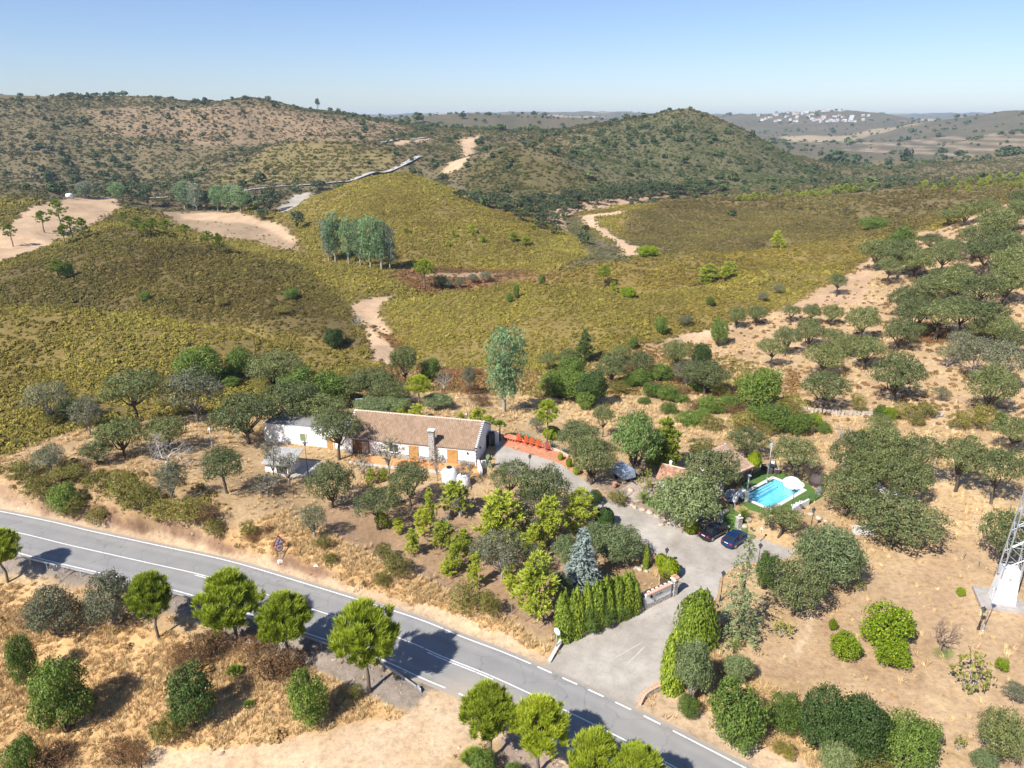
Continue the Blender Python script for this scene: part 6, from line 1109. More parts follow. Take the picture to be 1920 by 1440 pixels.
def do_pebbles():
    rng = np.random.RandomState(3); w = {'gravel': 2.2, 'gravelred': 2.2, 'bank': 1.0, 'garden': 1.2, 'vergesand': .5, 'gold': .12, 'redplot': .06, 'redsoil': .08, 'site': .08, 'layby': .25, 'slope': .03}
    gd = np.array([w.get(k, 0) for k in CN])[CLS] * (GR < 140)
    P, i, j = pick(gd * vis * (~bare), rng); n = len(P); s = rng.gamma(1.6, .05, n) + .03
    ico = bmesh.new(); bmesh.ops.create_icosphere(ico, subdivisions=1, radius=1); V0 = np.array([v.co for v in ico.verts]); F0 = np.array([[v.index for v in f.verts] for f in ico.faces]); ico.free()
    src = []; m = tint_material('stone_chip', .85, (.8, 1.1))
    for k in range(4):
        q = np.random.RandomState(k); V = V0 * q.uniform(.7, 1.2, (len(V0), 1)) * np.array([1, .75, .5]); src.append(np_mesh('stone_chip', V, F0, m, attrs={'v': q.uniform(0, 1, len(V))}))
    g = rng.uniform(.5, 1.25, (n, 1)); tint = np.clip(COL[i, j] * .6 + np.array([.40, .34, .28]) * .5, 0, 1) * g
    scatter('rubble', src, P, rng.uniform(0, 6.28, (n, 3)) * np.array([.1, .1, 1]), np.stack([s, s, s], 1), tint, rng.randint(0, 4, n)); return n
print('scrub', do_scrub(), 'grass', do_grass(), 'pebbles', do_pebbles())

# ================================================================ paved surfaces (sheets laid on the terrain)
from mathutils.geometry import delaunay_2d_cdt
def inside1(x, y, P): return bool(in_poly(np.array([x]), np.array([y]), P)[0])
def sheet(name, poly, mat, lift, cell=.7, thick=.12, kind='structure', hole=None):
    def ring(P): 
        Q = []
        for i in range(len(P)):
            a, b = Vector(P[i]), Vector(P[(i + 1) % len(P)]); k = max(1, int((b - a).length / cell)); Q += [a + (b - a) * j / k for j in range(k)]
        return Q
    if sum(poly[i - 1][0] * poly[i][1] - poly[i][0] * poly[i - 1][1] for i in range(len(poly))) < 0: poly = poly[::-1]
    V = ring(poly); n = len(V); edges = [(i, (i + 1) % n) for i in range(n)]
    if hole: Hh = ring(hole); m = len(V); V += Hh; edges += [(m + i, m + (i + 1) % len(Hh)) for i in range(len(Hh))]
    xs = [p[0] for p in poly]; ys = [p[1] for p in poly]; gx, gy = np.meshgrid(np.arange(min(xs), max(xs), cell), np.arange(min(ys), max(ys), cell)); k = in_poly(gx, gy, poly)
    V += [Vector((a, b)) for a, b in zip(gx[k], gy[k])]
    vo, _, fo, *_ = delaunay_2d_cdt(V, edges, [tuple(range(n))], 1, 1e-4)
    X = np.array([v.x for v in vo]); Y = np.array([v.y for v in vo]); Z = T.h(X, Y) + lift
    if hole: fo = [f for f in fo if not inside1(sum(X[i] for i in f) / 3, sum(Y[i] for i in f) / 3, hole)]
    bm = bmesh.new(); bv = [bm.verts.new(p) for p in zip(X, Y, Z)]
    for f in fo: bm.faces.new([bv[i] for i in f])
    bmesh.ops.recalc_face_normals(bm, faces=bm.faces[:])
    if sum(f.normal.z for f in bm.faces) < 0: bmesh.ops.reverse_faces(bm, faces=bm.faces[:])
    r = bmesh.ops.extrude_edge_only(bm, edges=[e for e in bm.edges if e.is_boundary])
    for v in r['geom']:
        if isinstance(v, bmesh.types.BMVert): v.co.z -= thick
    for v in [v for v in bm.verts if not v.link_faces]: bm.verts.remove(v)
    me = bpy.data.meshes.new(name); bm.to_mesh(me); bm.free(); me.materials.append(mat)
    return top(name, me, kind=kind)
def offset_line(L, d):
    P = [Vector((x, y)) for x, y in L]; out = []
    for i in range(len(P)):
        t = (P[min(i + 1, len(P) - 1)] - P[max(i - 1, 0)]).normalized(); out.append(P[i] + Vector((-t.y, t.x)) * d)
    return out
def dense(L, step):
    """smooth (Catmull-Rom) resampling of a polyline"""
    P = [np.array(p, float) for p in L]; Q = []
    for i in range(len(P) - 1):
        p0, p1, p2, p3 = P[max(i - 1, 0)], P[i], P[i + 1], P[min(i + 2, len(P) - 1)]; n = max(1, int(np.linalg.norm(p2 - p1) / step))
        for k in range(n):
            t = k / n; Q.append(.5 * ((2 * p1) + (p2 - p0) * t + (2 * p0 - 5 * p1 + 4 * p2 - p3) * t * t + (3 * p1 - p0 - 3 * p2 + p3) * t ** 3))
    return [tuple(q) for q in Q + [P[-1]]]
RL = dense(ROAD, 1.)                     # road centre line, left to right
SL = np.concatenate([[0], np.cumsum([math.dist(a, b) for a, b in zip(RL[:-1], RL[1:])])])
def road_point(s, off):                  # off > 0 = far side
    i = int(np.clip(np.searchsorted(SL, s) - 1, 0, len(RL) - 2)); t = (s - SL[i]) / (SL[i + 1] - SL[i]); a, b = Vector(RL[i]), Vector(RL[i + 1]); d = (b - a).normalized(); p = a + (b - a) * t
    return Vector((p.x - d.y * off, p.y + d.x * off)), d
def road_s(x, y): return float(SL[int(np.argmin([math.dist(p, (x, y)) for p in RL]))])
def strip(name, s0, s1, o0, o1, z, mat, step=1., attrs=None, edge=0.):
    n = max(2, int((s1 - s0) / step) + 1); V = []; k = max(2, int(abs(o1 - o0) / .6) + 1)
    rg = np.random.RandomState(3)
    for s in np.linspace(s0, s1, n):
        e0, e1 = (rg.normal() * edge, rg.normal() * edge)
        for o in np.linspace(o0 - abs(e0), o1 + abs(e1), k): p, _ = road_point(s, o); V.append((p.x, p.y, z))
    F = grid_faces(n, k); V = np.array(V)
    return np_mesh(name, V, F, mat, attrs=attrs(V) if attrs else None)
def asphalt():
    m, t, b = nodes('asphalt'); g = nd(t, 'ShaderNodeNewGeometry').outputs['Position']; a = nd(t, 'ShaderNodeAttribute', attribute_name='dust').outputs['Fac']; w = nd(t, 'ShaderNodeAttribute', attribute_name='wear').outputs['Fac']
    n1 = noise(t, 14., 6., .7, g); n2 = noise(t, .35, 5., .6, g); n3 = noise(t, 1.6, 6., .7, g)
    c = ramp(t, n1, [(.3, (.205, .201, .195)), (.7, (.285, .278, .268))]); c = mixc(t, c, ramp(t, n2, [(.3, (.88, .88, .9)), (.7, (1.1, 1.09, 1.07))]), 1., 'MULTIPLY')
    c = mixc(t, c, (.33, .322, .305), nd2(t, 'MULTIPLY', w, .6))
    vo = nd(t, 'ShaderNodeTexVoronoi', feature='DISTANCE_TO_EDGE', Scale=.22); n5 = noise(t, .8, 5., .7, g); va = nd(t, 'ShaderNodeVectorMath', operation='ADD'); sc_ = nd(t, 'ShaderNodeVectorMath', operation='SCALE', Scale=2.2); cx_ = nd(t, 'ShaderNodeTexNoise', Scale=.5, Detail=4.); t.links.new(g, cx_.inputs['Vector']); t.links.new(cx_.outputs['Color'], sc_.inputs[0]); t.links.new(g, va.inputs[0]); t.links.new(sc_.outputs[0], va.inputs[1]); t.links.new(va.outputs[0], vo.inputs['Vector'])
    c = mixc(t, c, ramp(t, vo.outputs['Distance'], [(0, (.62, .62, .62)), (.010, (1, 1, 1))]), .8, 'MULTIPLY'); c = mixc(t, c, ramp(t, n5, [(.30, (.80, .80, .80)), (.36, (1, 1, 1))]), 1., 'MULTIPLY')
    d = nd2(t, 'MULTIPLY', a, nd2(t, 'ADD', n3, .45)); c = mixc(t, c, (.46, .37, .27), d)
    t.links.new(c, b.inputs['Base Color']); b.inputs['Roughness'].default_value = .88; b.inputs['Specular IOR Level'].default_value = .25; bump(t, b, n1, .15, .02); return m
def nd2(t, op, a, b):
    n = nd(t, 'ShaderNodeMath', operation=op, use_clamp=True)
    for i, s in ((0, a), (1, b)):
        if hasattr(s, 'links'): t.links.new(s, n.inputs[i])
        else: n.inputs[i].default_value = s
    return n.outputs[0]
LAYC = np.array([-4.6, 49.6])
def road_attrs(V):
    d = np.hypot(V[:, 0] - LAYC[0], (V[:, 1] - LAYC[1]) * 1.25); dust = np.clip(1.05 - d / 6.2, 0, 1) + .22 * np.clip(1 - np.hypot(V[:, 0] - 14, V[:, 1] - 51) / 7, 0, 1)
    o = polydist(V[:, 0], V[:, 1], RL[::3]); wear = np.exp(-((np.abs(o - 1.7) - .75) / .28) ** 2)
    dust = np.maximum(dust, np.clip((o - 3.45) / .5, 0, 1) * .55); return {'dust': dust, 'wear': wear}
ROADW = 3.85
top('road', strip('road', 0, SL[-1], -ROADW, ROADW, .0, asphalt(), .8, road_attrs, .05), kind='structure')
def paint():
    m, t, b = nodes('road_paint'); g = nd(t, 'ShaderNodeNewGeometry').outputs['Position']; n = noise(t, 2.2, 8., .75, g)
    t.links.new(ramp(t, n, [(.33, (.36, .355, .345)), (.46, (.74, .74, .72)), (.8, (.84, .84, .82))]), b.inputs['Base Color']); b.inputs['Roughness'].default_value = .65; return m
PAINT = paint()
def mark(s0, s1, o, w=.15): top('road_marking', strip('road_marking', s0, s1, o - w / 2, o + w / 2, .006, PAINT, .8), kind='structure')
S_stop = road_s(5.0, 56.2); EDGE = 3.36
S = {k: road_s(*v) for k, v in dict(a=(2.5, 57.4), n=(-5.9, 52.4), d0=(-36.5, 70.), d1=(-31.9, 68.2), e0=(-8.7, 57.4), e1=(-1.6, 53.6), f0=(11., 45.3), f1=(9., 46.6)).items()}
mark(0, S['a'], EDGE); q = S['a'] + .7
for k in range(5): mark(q, q + 1.55, EDGE, .17); q += 2.72
mark(q, SL[-1], EDGE); mark(0, S['n'] + .1, -EDGE); mark(S['n'] + 9., SL[-1], -EDGE)
for k in range(2): mark(S['n'] + 1.6 + 2.7 * k, S['n'] + 2.6 + 2.7 * k, -EDGE, .17)
mark(0, SL[-1], 0., .13); mark(S['d0'], S['d1'], -.28, .13); mark(S['e0'], S['e1'], -.28, .13); mark(S['f1'] + 1, S['f1'] + 6, -.28, .13); mark(S['d0'] + 19, S['d0'] + 23, -.28, .13)
def concrete(name, lo, hi, sc=.5, cracks=True):
    m, t, b = nodes(name); g = nd(t, 'ShaderNodeNewGeometry').outputs['Position']; n1 = noise(t, sc, 7., .68, g); n2 = noise(t, 9., 5., .7, g)
    c = ramp(t, n1, [(.32, lo), (.68, hi)]); c = mixc(t, c, ramp(t, n2, [(.3, (.86, .86, .86)), (.7, (1.1, 1.1, 1.1))]), 1., 'MULTIPLY')
    if cracks:
        n3 = noise(t, .16, 3., .5, g); c = mixc(t, c, ramp(t, n3, [(.35, (.84, .82, .80)), (.6, (1.05, 1.05, 1.05))]), 1., 'MULTIPLY')
        v = nd(t, 'ShaderNodeTexVoronoi', feature='DISTANCE_TO_EDGE', Scale=.16); ds = nd(t, 'ShaderNodeTexNoise', Scale=.35, Detail=5.); t.links.new(g, ds.inputs['Vector']); va = nd(t, 'ShaderNodeVectorMath', operation='MULTIPLY_ADD'); t.links.new(ds.outputs['Color'], va.inputs[0]); va.inputs[1].default_value = (5, 5, 0); t.links.new(g, va.inputs[2]); t.links.new(va.outputs[0], v.inputs['Vector']); c = mixc(t, c, ramp(t, v.outputs['Distance'], [(0, (.72, .70, .68)), (.010, (1, 1, 1))]), .35, 'MULTIPLY')
        n4 = noise(t, 1.1, 7., .75, g); c = mixc(t, c, ramp(t, n4, [(.30, (.80, .785, .77)), (.45, (1, 1, 1)), (.62, (1, 1, 1)), (.74, (1.13, 1.12, 1.11))]), 1., 'MULTIPLY')
    t.links.new(c, b.inputs['Base Color']); b.inputs['Roughness'].default_value = .9; b.inputs['Specular IOR Level'].default_value = .2; bump(t, b, n2, .2, .02); return m
CONC = concrete('drive_concrete', (.325, .292, .252), (.45, .41, .362)); SLABM = concrete('pale_concrete', (.42, .38, .33), (.56, .52, .46), 1.2, False)
BRICKP = M('brick_paving', (.52, .225, .125), .85, .22, 2.5, .2); ORANGE = M('orange_tile_paving', (.60, .30, .12), .85, .2, 2., .15)
TURF = M('artificial_turf', (.085, .155, .03), .95, .28, 9., .4); PAVE = M('garden_paving', (.40, .32, .265), .9, .2, 2., .2)
def to_road(P, off=3.82):      # the concrete runs right up to the asphalt
    out = []
    for x, y in P:
        if polydist(np.array([x]), np.array([y]), RL)[0] < 5.3: p, _ = road_point(road_s(x, y), off); x, y = p.x, p.y
        out.append((x, y))
    return out
sheet('driveway', to_road(SHEETS['driveway'][-1:] + [tuple(np.array(SHEETS['driveway'][-1]) * (1 - t) + np.array(SHEETS['driveway'][0]) * t) for t in np.linspace(.08, .92, 12)] + SHEETS['driveway'][:-1]), CONC, .05); sheet('brick_terrace', SHEETS['terrace_paving'], BRICKP, .09); sheet('house_terrace', SHEETS['house_terrace'], ORANGE, .10)
sheet('artificial_turf', SHEETS['turf'], TURF, .03, .5, hole=POOL_RING); sheet('concrete_pad', SHEETS['concrete_pad'], SLABM, .06); sheet('shed_pad', SHEETS['shed_pad'], SLABM, .05)
sheet('garden_paving', SHEETS['garden_paving'], PAVE, .06); sheet('garden_turf', SHEETS['garden_turf'], TURF, .05); sheet('garden_lawn', SHEETS['garden_lawn'], TURF, .09)
def ribbon(name, L, w, mat, lift=.5):
    Q = dense([(p[0], p[1]) for p in L], 6.); a, b = offset_line(Q, w / 2), offset_line(Q, -w / 2); V = []
    zs = np.array([H(*c) for c in Q]); zs = np.array([zs[max(0, i - 1):i + 2].mean() for i in range(len(zs))]); zs = np.maximum(zs, np.array([max(H(p.x, p.y), H(q.x, q.y)) for p, q in zip(a, b)]) - .3)
    for p, q, z in zip(a, b, zs + lift): V += [(p.x, p.y, z), (q.x, q.y, z)]
    n = len(Q); F = np.array([(2 * i, 2 * i + 1, 2 * i + 3, 2 * i + 2) for i in range(n - 1)]); top(name, np_mesh(name, np.array(V), F, mat), kind='structure')
FARROAD = M('far_asphalt', (.40, .385, .37), .9, .08, .2); ribbon('far_road', LINES['far_road'], 6.5, FARROAD, .45); ribbon('far_road', LINES['far_road2'], 6., FARROAD, .45)
SCR = M('scraped_concrete', (.47, .435, .39), .9, .12, 4.)
for k in (0, 2):      # two pale scrapes worn into the concrete
    a, b = Vector(PT['sc%d' % k][:2]), Vector(PT['sc%d' % (k + 1)][:2]); d = (b - a).normalized(); sd = Vector((-d.y, d.x)) * .07; V = []
    for t_ in np.linspace(0, 1, 9):
        p = a.lerp(b, t_); z = H(p.x, p.y) + .062
        for s in (-1, 1): q = p + sd * s * (1 if 0 < t_ < 1 else .2); V.append((q.x, q.y, z))
    top('scrape_mark', np_mesh('scrape_mark', np.array(V), np.array([(2 * i, 2 * i + 1, 2 * i + 3, 2 * i + 2) for i in range(8)])[:, ::-1], SCR), kind='structure')
# ================================================================ road furniture
STEEL = M('galvanised_steel', (.52, .55, .58), .45, .12, 3., 0, .55); DARKST = M('dark_steel', (.05, .055, .06), .5, .2, 6., 0, .4); WHITE = M('white_paint', (.80, .80, .79), .75, .06, 1.2)
BLACK = M('black_paint', (.02, .02, .022), .5, .2, 6.); RED = M('sign_red', (.50, .025, .035), .4, .1, 6.); SIGNW = M('sign_white', (.74, .75, .78), .4, .05, 6.); GREYB = M('sign_back', (.50, .53, .57), .5, .1, 4., 0, .3)
CONCP = M('plain_concrete', (.55, .50, .44), .9, .18, 3., .2)
RS1 = S['n'] - 2.2; RS0 = 8.
gr = empty('guard_rail', (*road_point((RS0 + RS1) / 2, -4.45)[0], 0), 'grey steel guard rail along the lower edge of the road', 'guard rail'); go = Vector(gr.location)
prof = [(.0, .42), (.075, .47), (.0, .53), (.0, .57), (.075, .63), (.0, .70)]
V = []; ns = int((RS1 - RS0) / 1.) + 1
for s in np.linspace(RS0, RS1, ns):
    e = max(0, 1 - (RS1 - s) / 5.); off = -4.35 - .35 * e * e
    for dx, z in prof + [(p[0] - .012, p[1]) for p in prof[::-1]]: p, _ = road_point(s, off + dx); V.append((p.x - go.x, p.y - go.y, z - .30 * e ** 3))
k = len(prof) * 2; F = [(i * k + j, i * k + (j + 1) % k, (i + 1) * k + (j + 1) % k, (i + 1) * k + j) for i in range(ns - 1) for j in range(k)]
child('rail', np_mesh('rail', np.array(V), np.array(F), STEEL), gr)
pm = MB().box((0, 0, -.1), (.11, .06, 1.5)).mesh('post', STEEL)
for s in np.arange(RS0 + 1, RS1 - 1.5, 2.6):
    p, d = road_point(s, -4.52); child('post', pm, gr, (p.x - go.x, p.y - go.y, .0), (0, 0, math.atan2(d.y, d.x)))
p, d = road_point(RS1 + .35, -4.72); child('end_terminal', MB().box((p.x - go.x, p.y - go.y, .22), (.8, .14, .42), math.atan2(d.y, d.x) - .5, taper=.8).mesh('end_terminal', STEEL, bevel=.04), gr)
def post_mesh(h, r=.038): return MB().tube([(0, 0, -.3), (0, 0, h)], r, 8).mesh('post', STEEL, True)
def disc(r, t, n=28): return [(r * math.cos(2 * math.pi * i / n), r * math.sin(2 * math.pi * i / n)) for i in range(n)]
def plate(name, poly, y0, y1, zc, mat, parent, rot):
    """flat shape in the x-z plane between y0 and y1"""
    n = len(poly); vs = [(x, y0, z + zc) for x, z in poly] + [(x, y1, z + zc) for x, z in poly]; fs = [tuple(range(n)), tuple(range(n, 2 * n))[::-1]] + [(i, n + i, n + (i + 1) % n, (i + 1) % n) for i in range(n)]
    return child(name, MB().add(vs, fs).mesh(name, mat), parent, (0, 0, 0), (0, 0, rot))
def facing(nx, ny): return math.atan2(ny, nx) + math.pi / 2        # rotation that turns the -y face towards (nx, ny)
def rtri(s, r=.0): return [(s * math.sin(a), s * math.cos(a)) for a in (0, 2.0944, 4.18879)]
w = empty('warning_sign', PT['warn'], 'double bend warning triangle over a 40 limit disc on one post, by the cut bank', 'road sign'); rot = facing(.66, -.75)
child('post', post_mesh(2.75, .05), w); child('footing', MB().box((-.05, -.05, .05), (.75, .7, .35), .5, taper=.7).mesh('footing', CONCP, bevel=.06), w)
plate('triangle_border', rtri(.92), -.075, -.05, 2.75, RED, w, rot); plate('triangle_face', rtri(.64), -.085, -.076, 2.75, SIGNW, w, rot)
bend = [(-.15, -.25), (-.04, -.25), (-.04, -.07), (.13, .06), (.13, .20), (.19, .20), (.08, .36), (-.03, .20), (.03, .20), (.03, .12), (-.15, -.02)]
plate('bend_arrow', bend, -.094, -.086, 2.72, BLACK, w, rot)
plate('disc_border', disc(.50, 0), -.075, -.05, 1.90, RED, w, rot); plate('disc_face', disc(.38, 0), -.085, -.076, 1.90, SIGNW, w, rot)
def lettering(name, text, size, mat, parent, loc, rot, depth=.004):
    cu = bpy.data.curves.new(name, 'FONT'); cu.body = text; cu.size = size; cu.align_x = 'CENTER'; cu.align_y = 'CENTER'; cu.extrude = depth; cu.resolution_u = 3
    tmp = bpy.data.objects.new(name, cu); link(tmp); dg = bpy.context.evaluated_depsgraph_get(); me = bpy.data.meshes.new_from_object(tmp.evaluated_get(dg)); bpy.data.objects.remove(tmp); me.materials.clear(); me.materials.append(mat)
    return child(name, me, parent, loc, rot)
q = Matrix.Rotation(rot, 3, 'Z') @ Vector((0, -.09, 0)); lt = lettering('number', '40', .50, BLACK, w, (q.x, q.y, 1.90), (math.pi / 2, 0, rot)); lt.scale = (1.0, 1.1, 1)
w = empty('round_sign', PT['disc'], 'grey back of a round road sign standing behind the guard rail', 'road sign'); rot = facing(-.85, .5)
child('post', post_mesh(2.35), w); plate('plate', disc(.46, 0), -.06, -.035, 2.05, GREYB, w, rot); plate('plate_face', disc(.45, 0), -.066, -.061, 2.05, SIGNW, w, rot)
w = empty('stop_sign', PT['stop'], 'pale back of an octagonal road sign at the drive mouth', 'road sign'); rot = facing(.70, .71)
oc = [(.42 * math.cos(math.pi / 8 + i * math.pi / 4), .42 * math.sin(math.pi / 8 + i * math.pi / 4)) for i in range(8)]
child('post', post_mesh(2.5, .05), w); plate('plate', oc, -.075, -.05, 2.25, SIGNW, w, rot); plate('plate_face', [(x * .97, z * .97) for x, z in oc], -.082, -.076, 2.25, RED, w, rot)
# ================================================================ entrance: stone kerb walls, name wall, pillar, gate
def stone_mat(name, a, b_, mortar, sc):
    m, t, b = nodes(name); co = nd(t, 'ShaderNodeTexCoord').outputs['Object']; v = nd(t, 'ShaderNodeTexVoronoi', feature='DISTANCE_TO_EDGE', Scale=sc); t.links.new(co, v.inputs['Vector'])
    v2 = nd(t, 'ShaderNodeTexVoronoi', Scale=sc); t.links.new(co, v2.inputs['Vector']); n = noise(t, sc * 3, 4.)
    c = mixc(t, a, b_, nd(t, 'ShaderNodeSeparateColor').outputs[0]); s = [x for x in t.nodes if x.type == 'SEPARATE_COLOR'][0]; t.links.new(v2.outputs['Color'], s.inputs[0])
    c = mixc(t, c, ramp(t, n, [(.3, (.8, .8, .8)), (.7, (1.15, 1.15, 1.15))]), 1., 'MULTIPLY'); c = mixc(t, mortar, c, ramp(t, v.outputs['Distance'], [(.03, (0, 0, 0)), (.10, (1, 1, 1))]))
    t.links.new(c, b.inputs['Base Color']); b.inputs['Roughness'].default_value = .9; bump(t, b, v.outputs['Distance'], .7, .08); return m
STONE = stone_mat('field_stone', (.20, .17, .145), (.38, .33, .28), (.50, .46, .41), 3.2); PSTONE = stone_mat('pillar_stone', (.14, .125, .115), (.34, .31, .28), (.62, .60, .56), 4.5)
BRICK = M('cap_brick', (.55, .36, .235), .85, .2, 3., .2); TILE = M('old_roof_tile', (.50, .27, .17), .85, .3, 2., .2)
def wall_run(name, label, cat, pts, w, hts, mat, cap=None, capw=.1, capmat=None):
    """wall following pts = [(x,y,z)], with heights; returns the thing"""
    o = empty(name, pts[0], label, cat); b = Vector(pts[0]); P = [Vector(p) for p in pts]; A = offset_line([(p.x, p.y) for p in P], w / 2); B = offset_line([(p.x, p.y) for p in P], -w / 2); vs = []
    for p, a, c, h in zip(P, A, B, hts): vs += [(a.x - b.x, a.y - b.y, p.z - b.z - .5), (c.x - b.x, c.y - b.y, p.z - b.z - .5), (c.x - b.x, c.y - b.y, p.z - b.z + h), (a.x - b.x, a.y - b.y, p.z - b.z + h)]
    n = len(P); fs = [(0, 1, 2, 3), tuple(4 * (n - 1) + i for i in (3, 2, 1, 0))]
    for i in range(n - 1):
        for j in range(4): fs.append((4 * i + j, 4 * i + 4 + j, 4 * i + 4 + (j + 1) % 4, 4 * i + (j + 1) % 4))
    me = MB().add(vs, fs).mesh('wall_body', mat); bm = bmesh.new(); bm.from_mesh(me); bmesh.ops.recalc_face_normals(bm, faces=bm.faces[:]); bm.to_mesh(me); bm.free(); child('wall_body', me, o)
    if cap == 'bricks':
        Q = dense([(p.x, p.y, p.z + h) for p, h in zip(P, hts)], .27); bmz = [MB().box((0, 0, .03), (.22, w + .1, .085)).mesh('cap_brick', BRICK, bevel=.012)] 
        for i in range(len(Q) - 1):
            a, c = Q[i], Q[i + 1]; child('cap_brick', bmz[0], o, (a[0] - b.x, a[1] - b.y, a[2] - b.z + .012 * (i % 3)), (0, 0, math.atan2(c[1] - a[1], c[0] - a[0]) + .05 * ((i * 7) % 3 - 1)))
    elif cap == 'slab':
        vs = []; A = offset_line([(p.x, p.y) for p in P], w / 2 + .06); B = offset_line([(p.x, p.y) for p in P], -w / 2 - .06)
        for p, a, c, h in zip(P, A, B, hts): vs += [(a.x - b.x, a.y - b.y, p.z - b.z + h + .003), (c.x - b.x, c.y - b.y, p.z - b.z + h + .003), (c.x - b.x, c.y - b.y, p.z - b.z + h + capw), (a.x - b.x, a.y - b.y, p.z - b.z + h + capw)]
        child('coping', MB().add(vs, fs).mesh('coping', capmat or BRICK), o)
    return o
def gz(x, y, dz=0.): return (x, y, H(x, y) + dz)
def path3(keys, n=.8): return [gz(x, y) for x, y in dense([PT[k][:2] for k in keys], n)]
pp_ = path3(['hw0', 'hw1', 'hw2', 'hw3']); wall_run('kerb_wall', 'low stone wall with brick coping at the foot of the cypress hedge', 'wall', pp_, .34, [.42] * len(pp_), STONE, 'slab')
pp_ = path3(['cw0', 'cw1', 'cw2', 'cw3'], .6); n_ = len(pp_); wall_run('corner_wall', 'low curved sloping wall beside the octagonal sign at the drive mouth', 'wall', pp_, .22, [.2 + .45 * i / (n_ - 1) for i in range(n_)], STONE, 'slab', .05, CONCP)
pp_ = path3(['rw0', 'rw1', 'rw2', 'rw3'], .5); n_ = len(pp_); wall_run('culvert_wall', 'curved stone wall with brick-capped top right of the drive mouth', 'wall', pp_, .45, [.35 + .3 * math.sin(i / (n_ - 1) * 2.6) for i in range(n_)], STONE, 'bricks')
a, b2 = Vector(PT['walla']), Vector(PT['wallb']); ang = math.atan2(b2.y - a.y, b2.x - a.x); Lw = (b2 - a).length
nw = empty('entrance_wall', a, 'white entrance name wall with stone base and tiled coping', 'wall', rz=ang)
child('stone_base', MB().box((Lw / 2, 0, .2), (Lw, .42, 1.0)).mesh('stone_base', PSTONE), nw); child('white_panel', MB().box((Lw / 2, 0, 1.28), (Lw - .1, .32, 1.15)).mesh('white_panel', WHITE), nw)
child('coping', MB().box((Lw / 2, .05, 1.91), (Lw, .5, .1)).mesh('coping', WHITE), nw)
tm = MB().tube([(0, -.36, -.05), (0, .02, .1)], .09, 8).mesh('coping_tile', TILE, True); tk = MB().box((0, .1, 0), (.22, .2, .04)).mesh('dark_tile', BLACK)
for i in range(int(Lw / .3)): child('coping_tile', tm, nw, (.2 + .3 * i, 0, 1.97))
for i in range(int(Lw / .62)): child('dark_tile', tk, nw, (.35 + .62 * i, .12, 1.985))
lm = MB(); rg = random.Random(5)
for i in range(9): lm.box((Lw * .38 + i * .11 + (i > 3) * .06, -.167, 1.36), (.06, .012, .10 + .06 * (rg.random() < .4)))
child('name_letters', lm.mesh('name_letters', BLACK), nw); child('wall_lamp', MB().box((Lw * .2, -.25, 1.5), (.16, .18, .26), taper=1.3).mesh('wall_lamp', BLACK), nw)
p = Vector(PT['pillar']); pl = empty('gate_pillar', p, 'stone gate pillar with tiled cap at the end of the white name wall', 'pillar', rz=ang)
child('pillar_body', MB().box((0, 0, .9), (.55, .55, 2.6)).mesh('pillar_body', PSTONE), pl); child('cap', MB().box((0, 0, 2.28), (.8, .8, .16), taper=.75).mesh('cap', WHITE), pl)
for i in range(3):
    for sg in (-1, 1): child('cap_tile', tm, pl, (-.24 + .24 * i, sg * .05, 2.43), (0, 0, 0 if sg < 0 else math.pi))
p = Vector(PT['gate']); IRON = M('brown_iron', (.11, .075, .055), .6, .2, 5., 0, .3); ga = ang + 1.9
g_ = empty('iron_gate', p, 'open brown sheet-iron gate leaf behind the gate pillar', 'gate', rz=ga)
child('gate_frame', MB().tube([(0, 0, .1), (0, 0, 2.1)], .04).tube([(1.9, 0, .1), (1.9, 0, 2.0)], .04).tube([(0, 0, .15), (1.9, 0, .15)], .035).tube([(0, 0, 2.05), (1.9, 0, 1.95)], .035).mesh('gate_frame', IRON), g_)
child('sheet_panel', MB().box((.95, 0, .62), (1.85, .02, .9)).mesh('sheet_panel', IRON), g_)
bmz = MB().tube([(0, 0, 1.05), (0, 0, 2.0)], .016, 5).mesh('bar', IRON)
for i in range(11): child('bar', bmz, g_, (.15 + .16 * i, 0, 0))
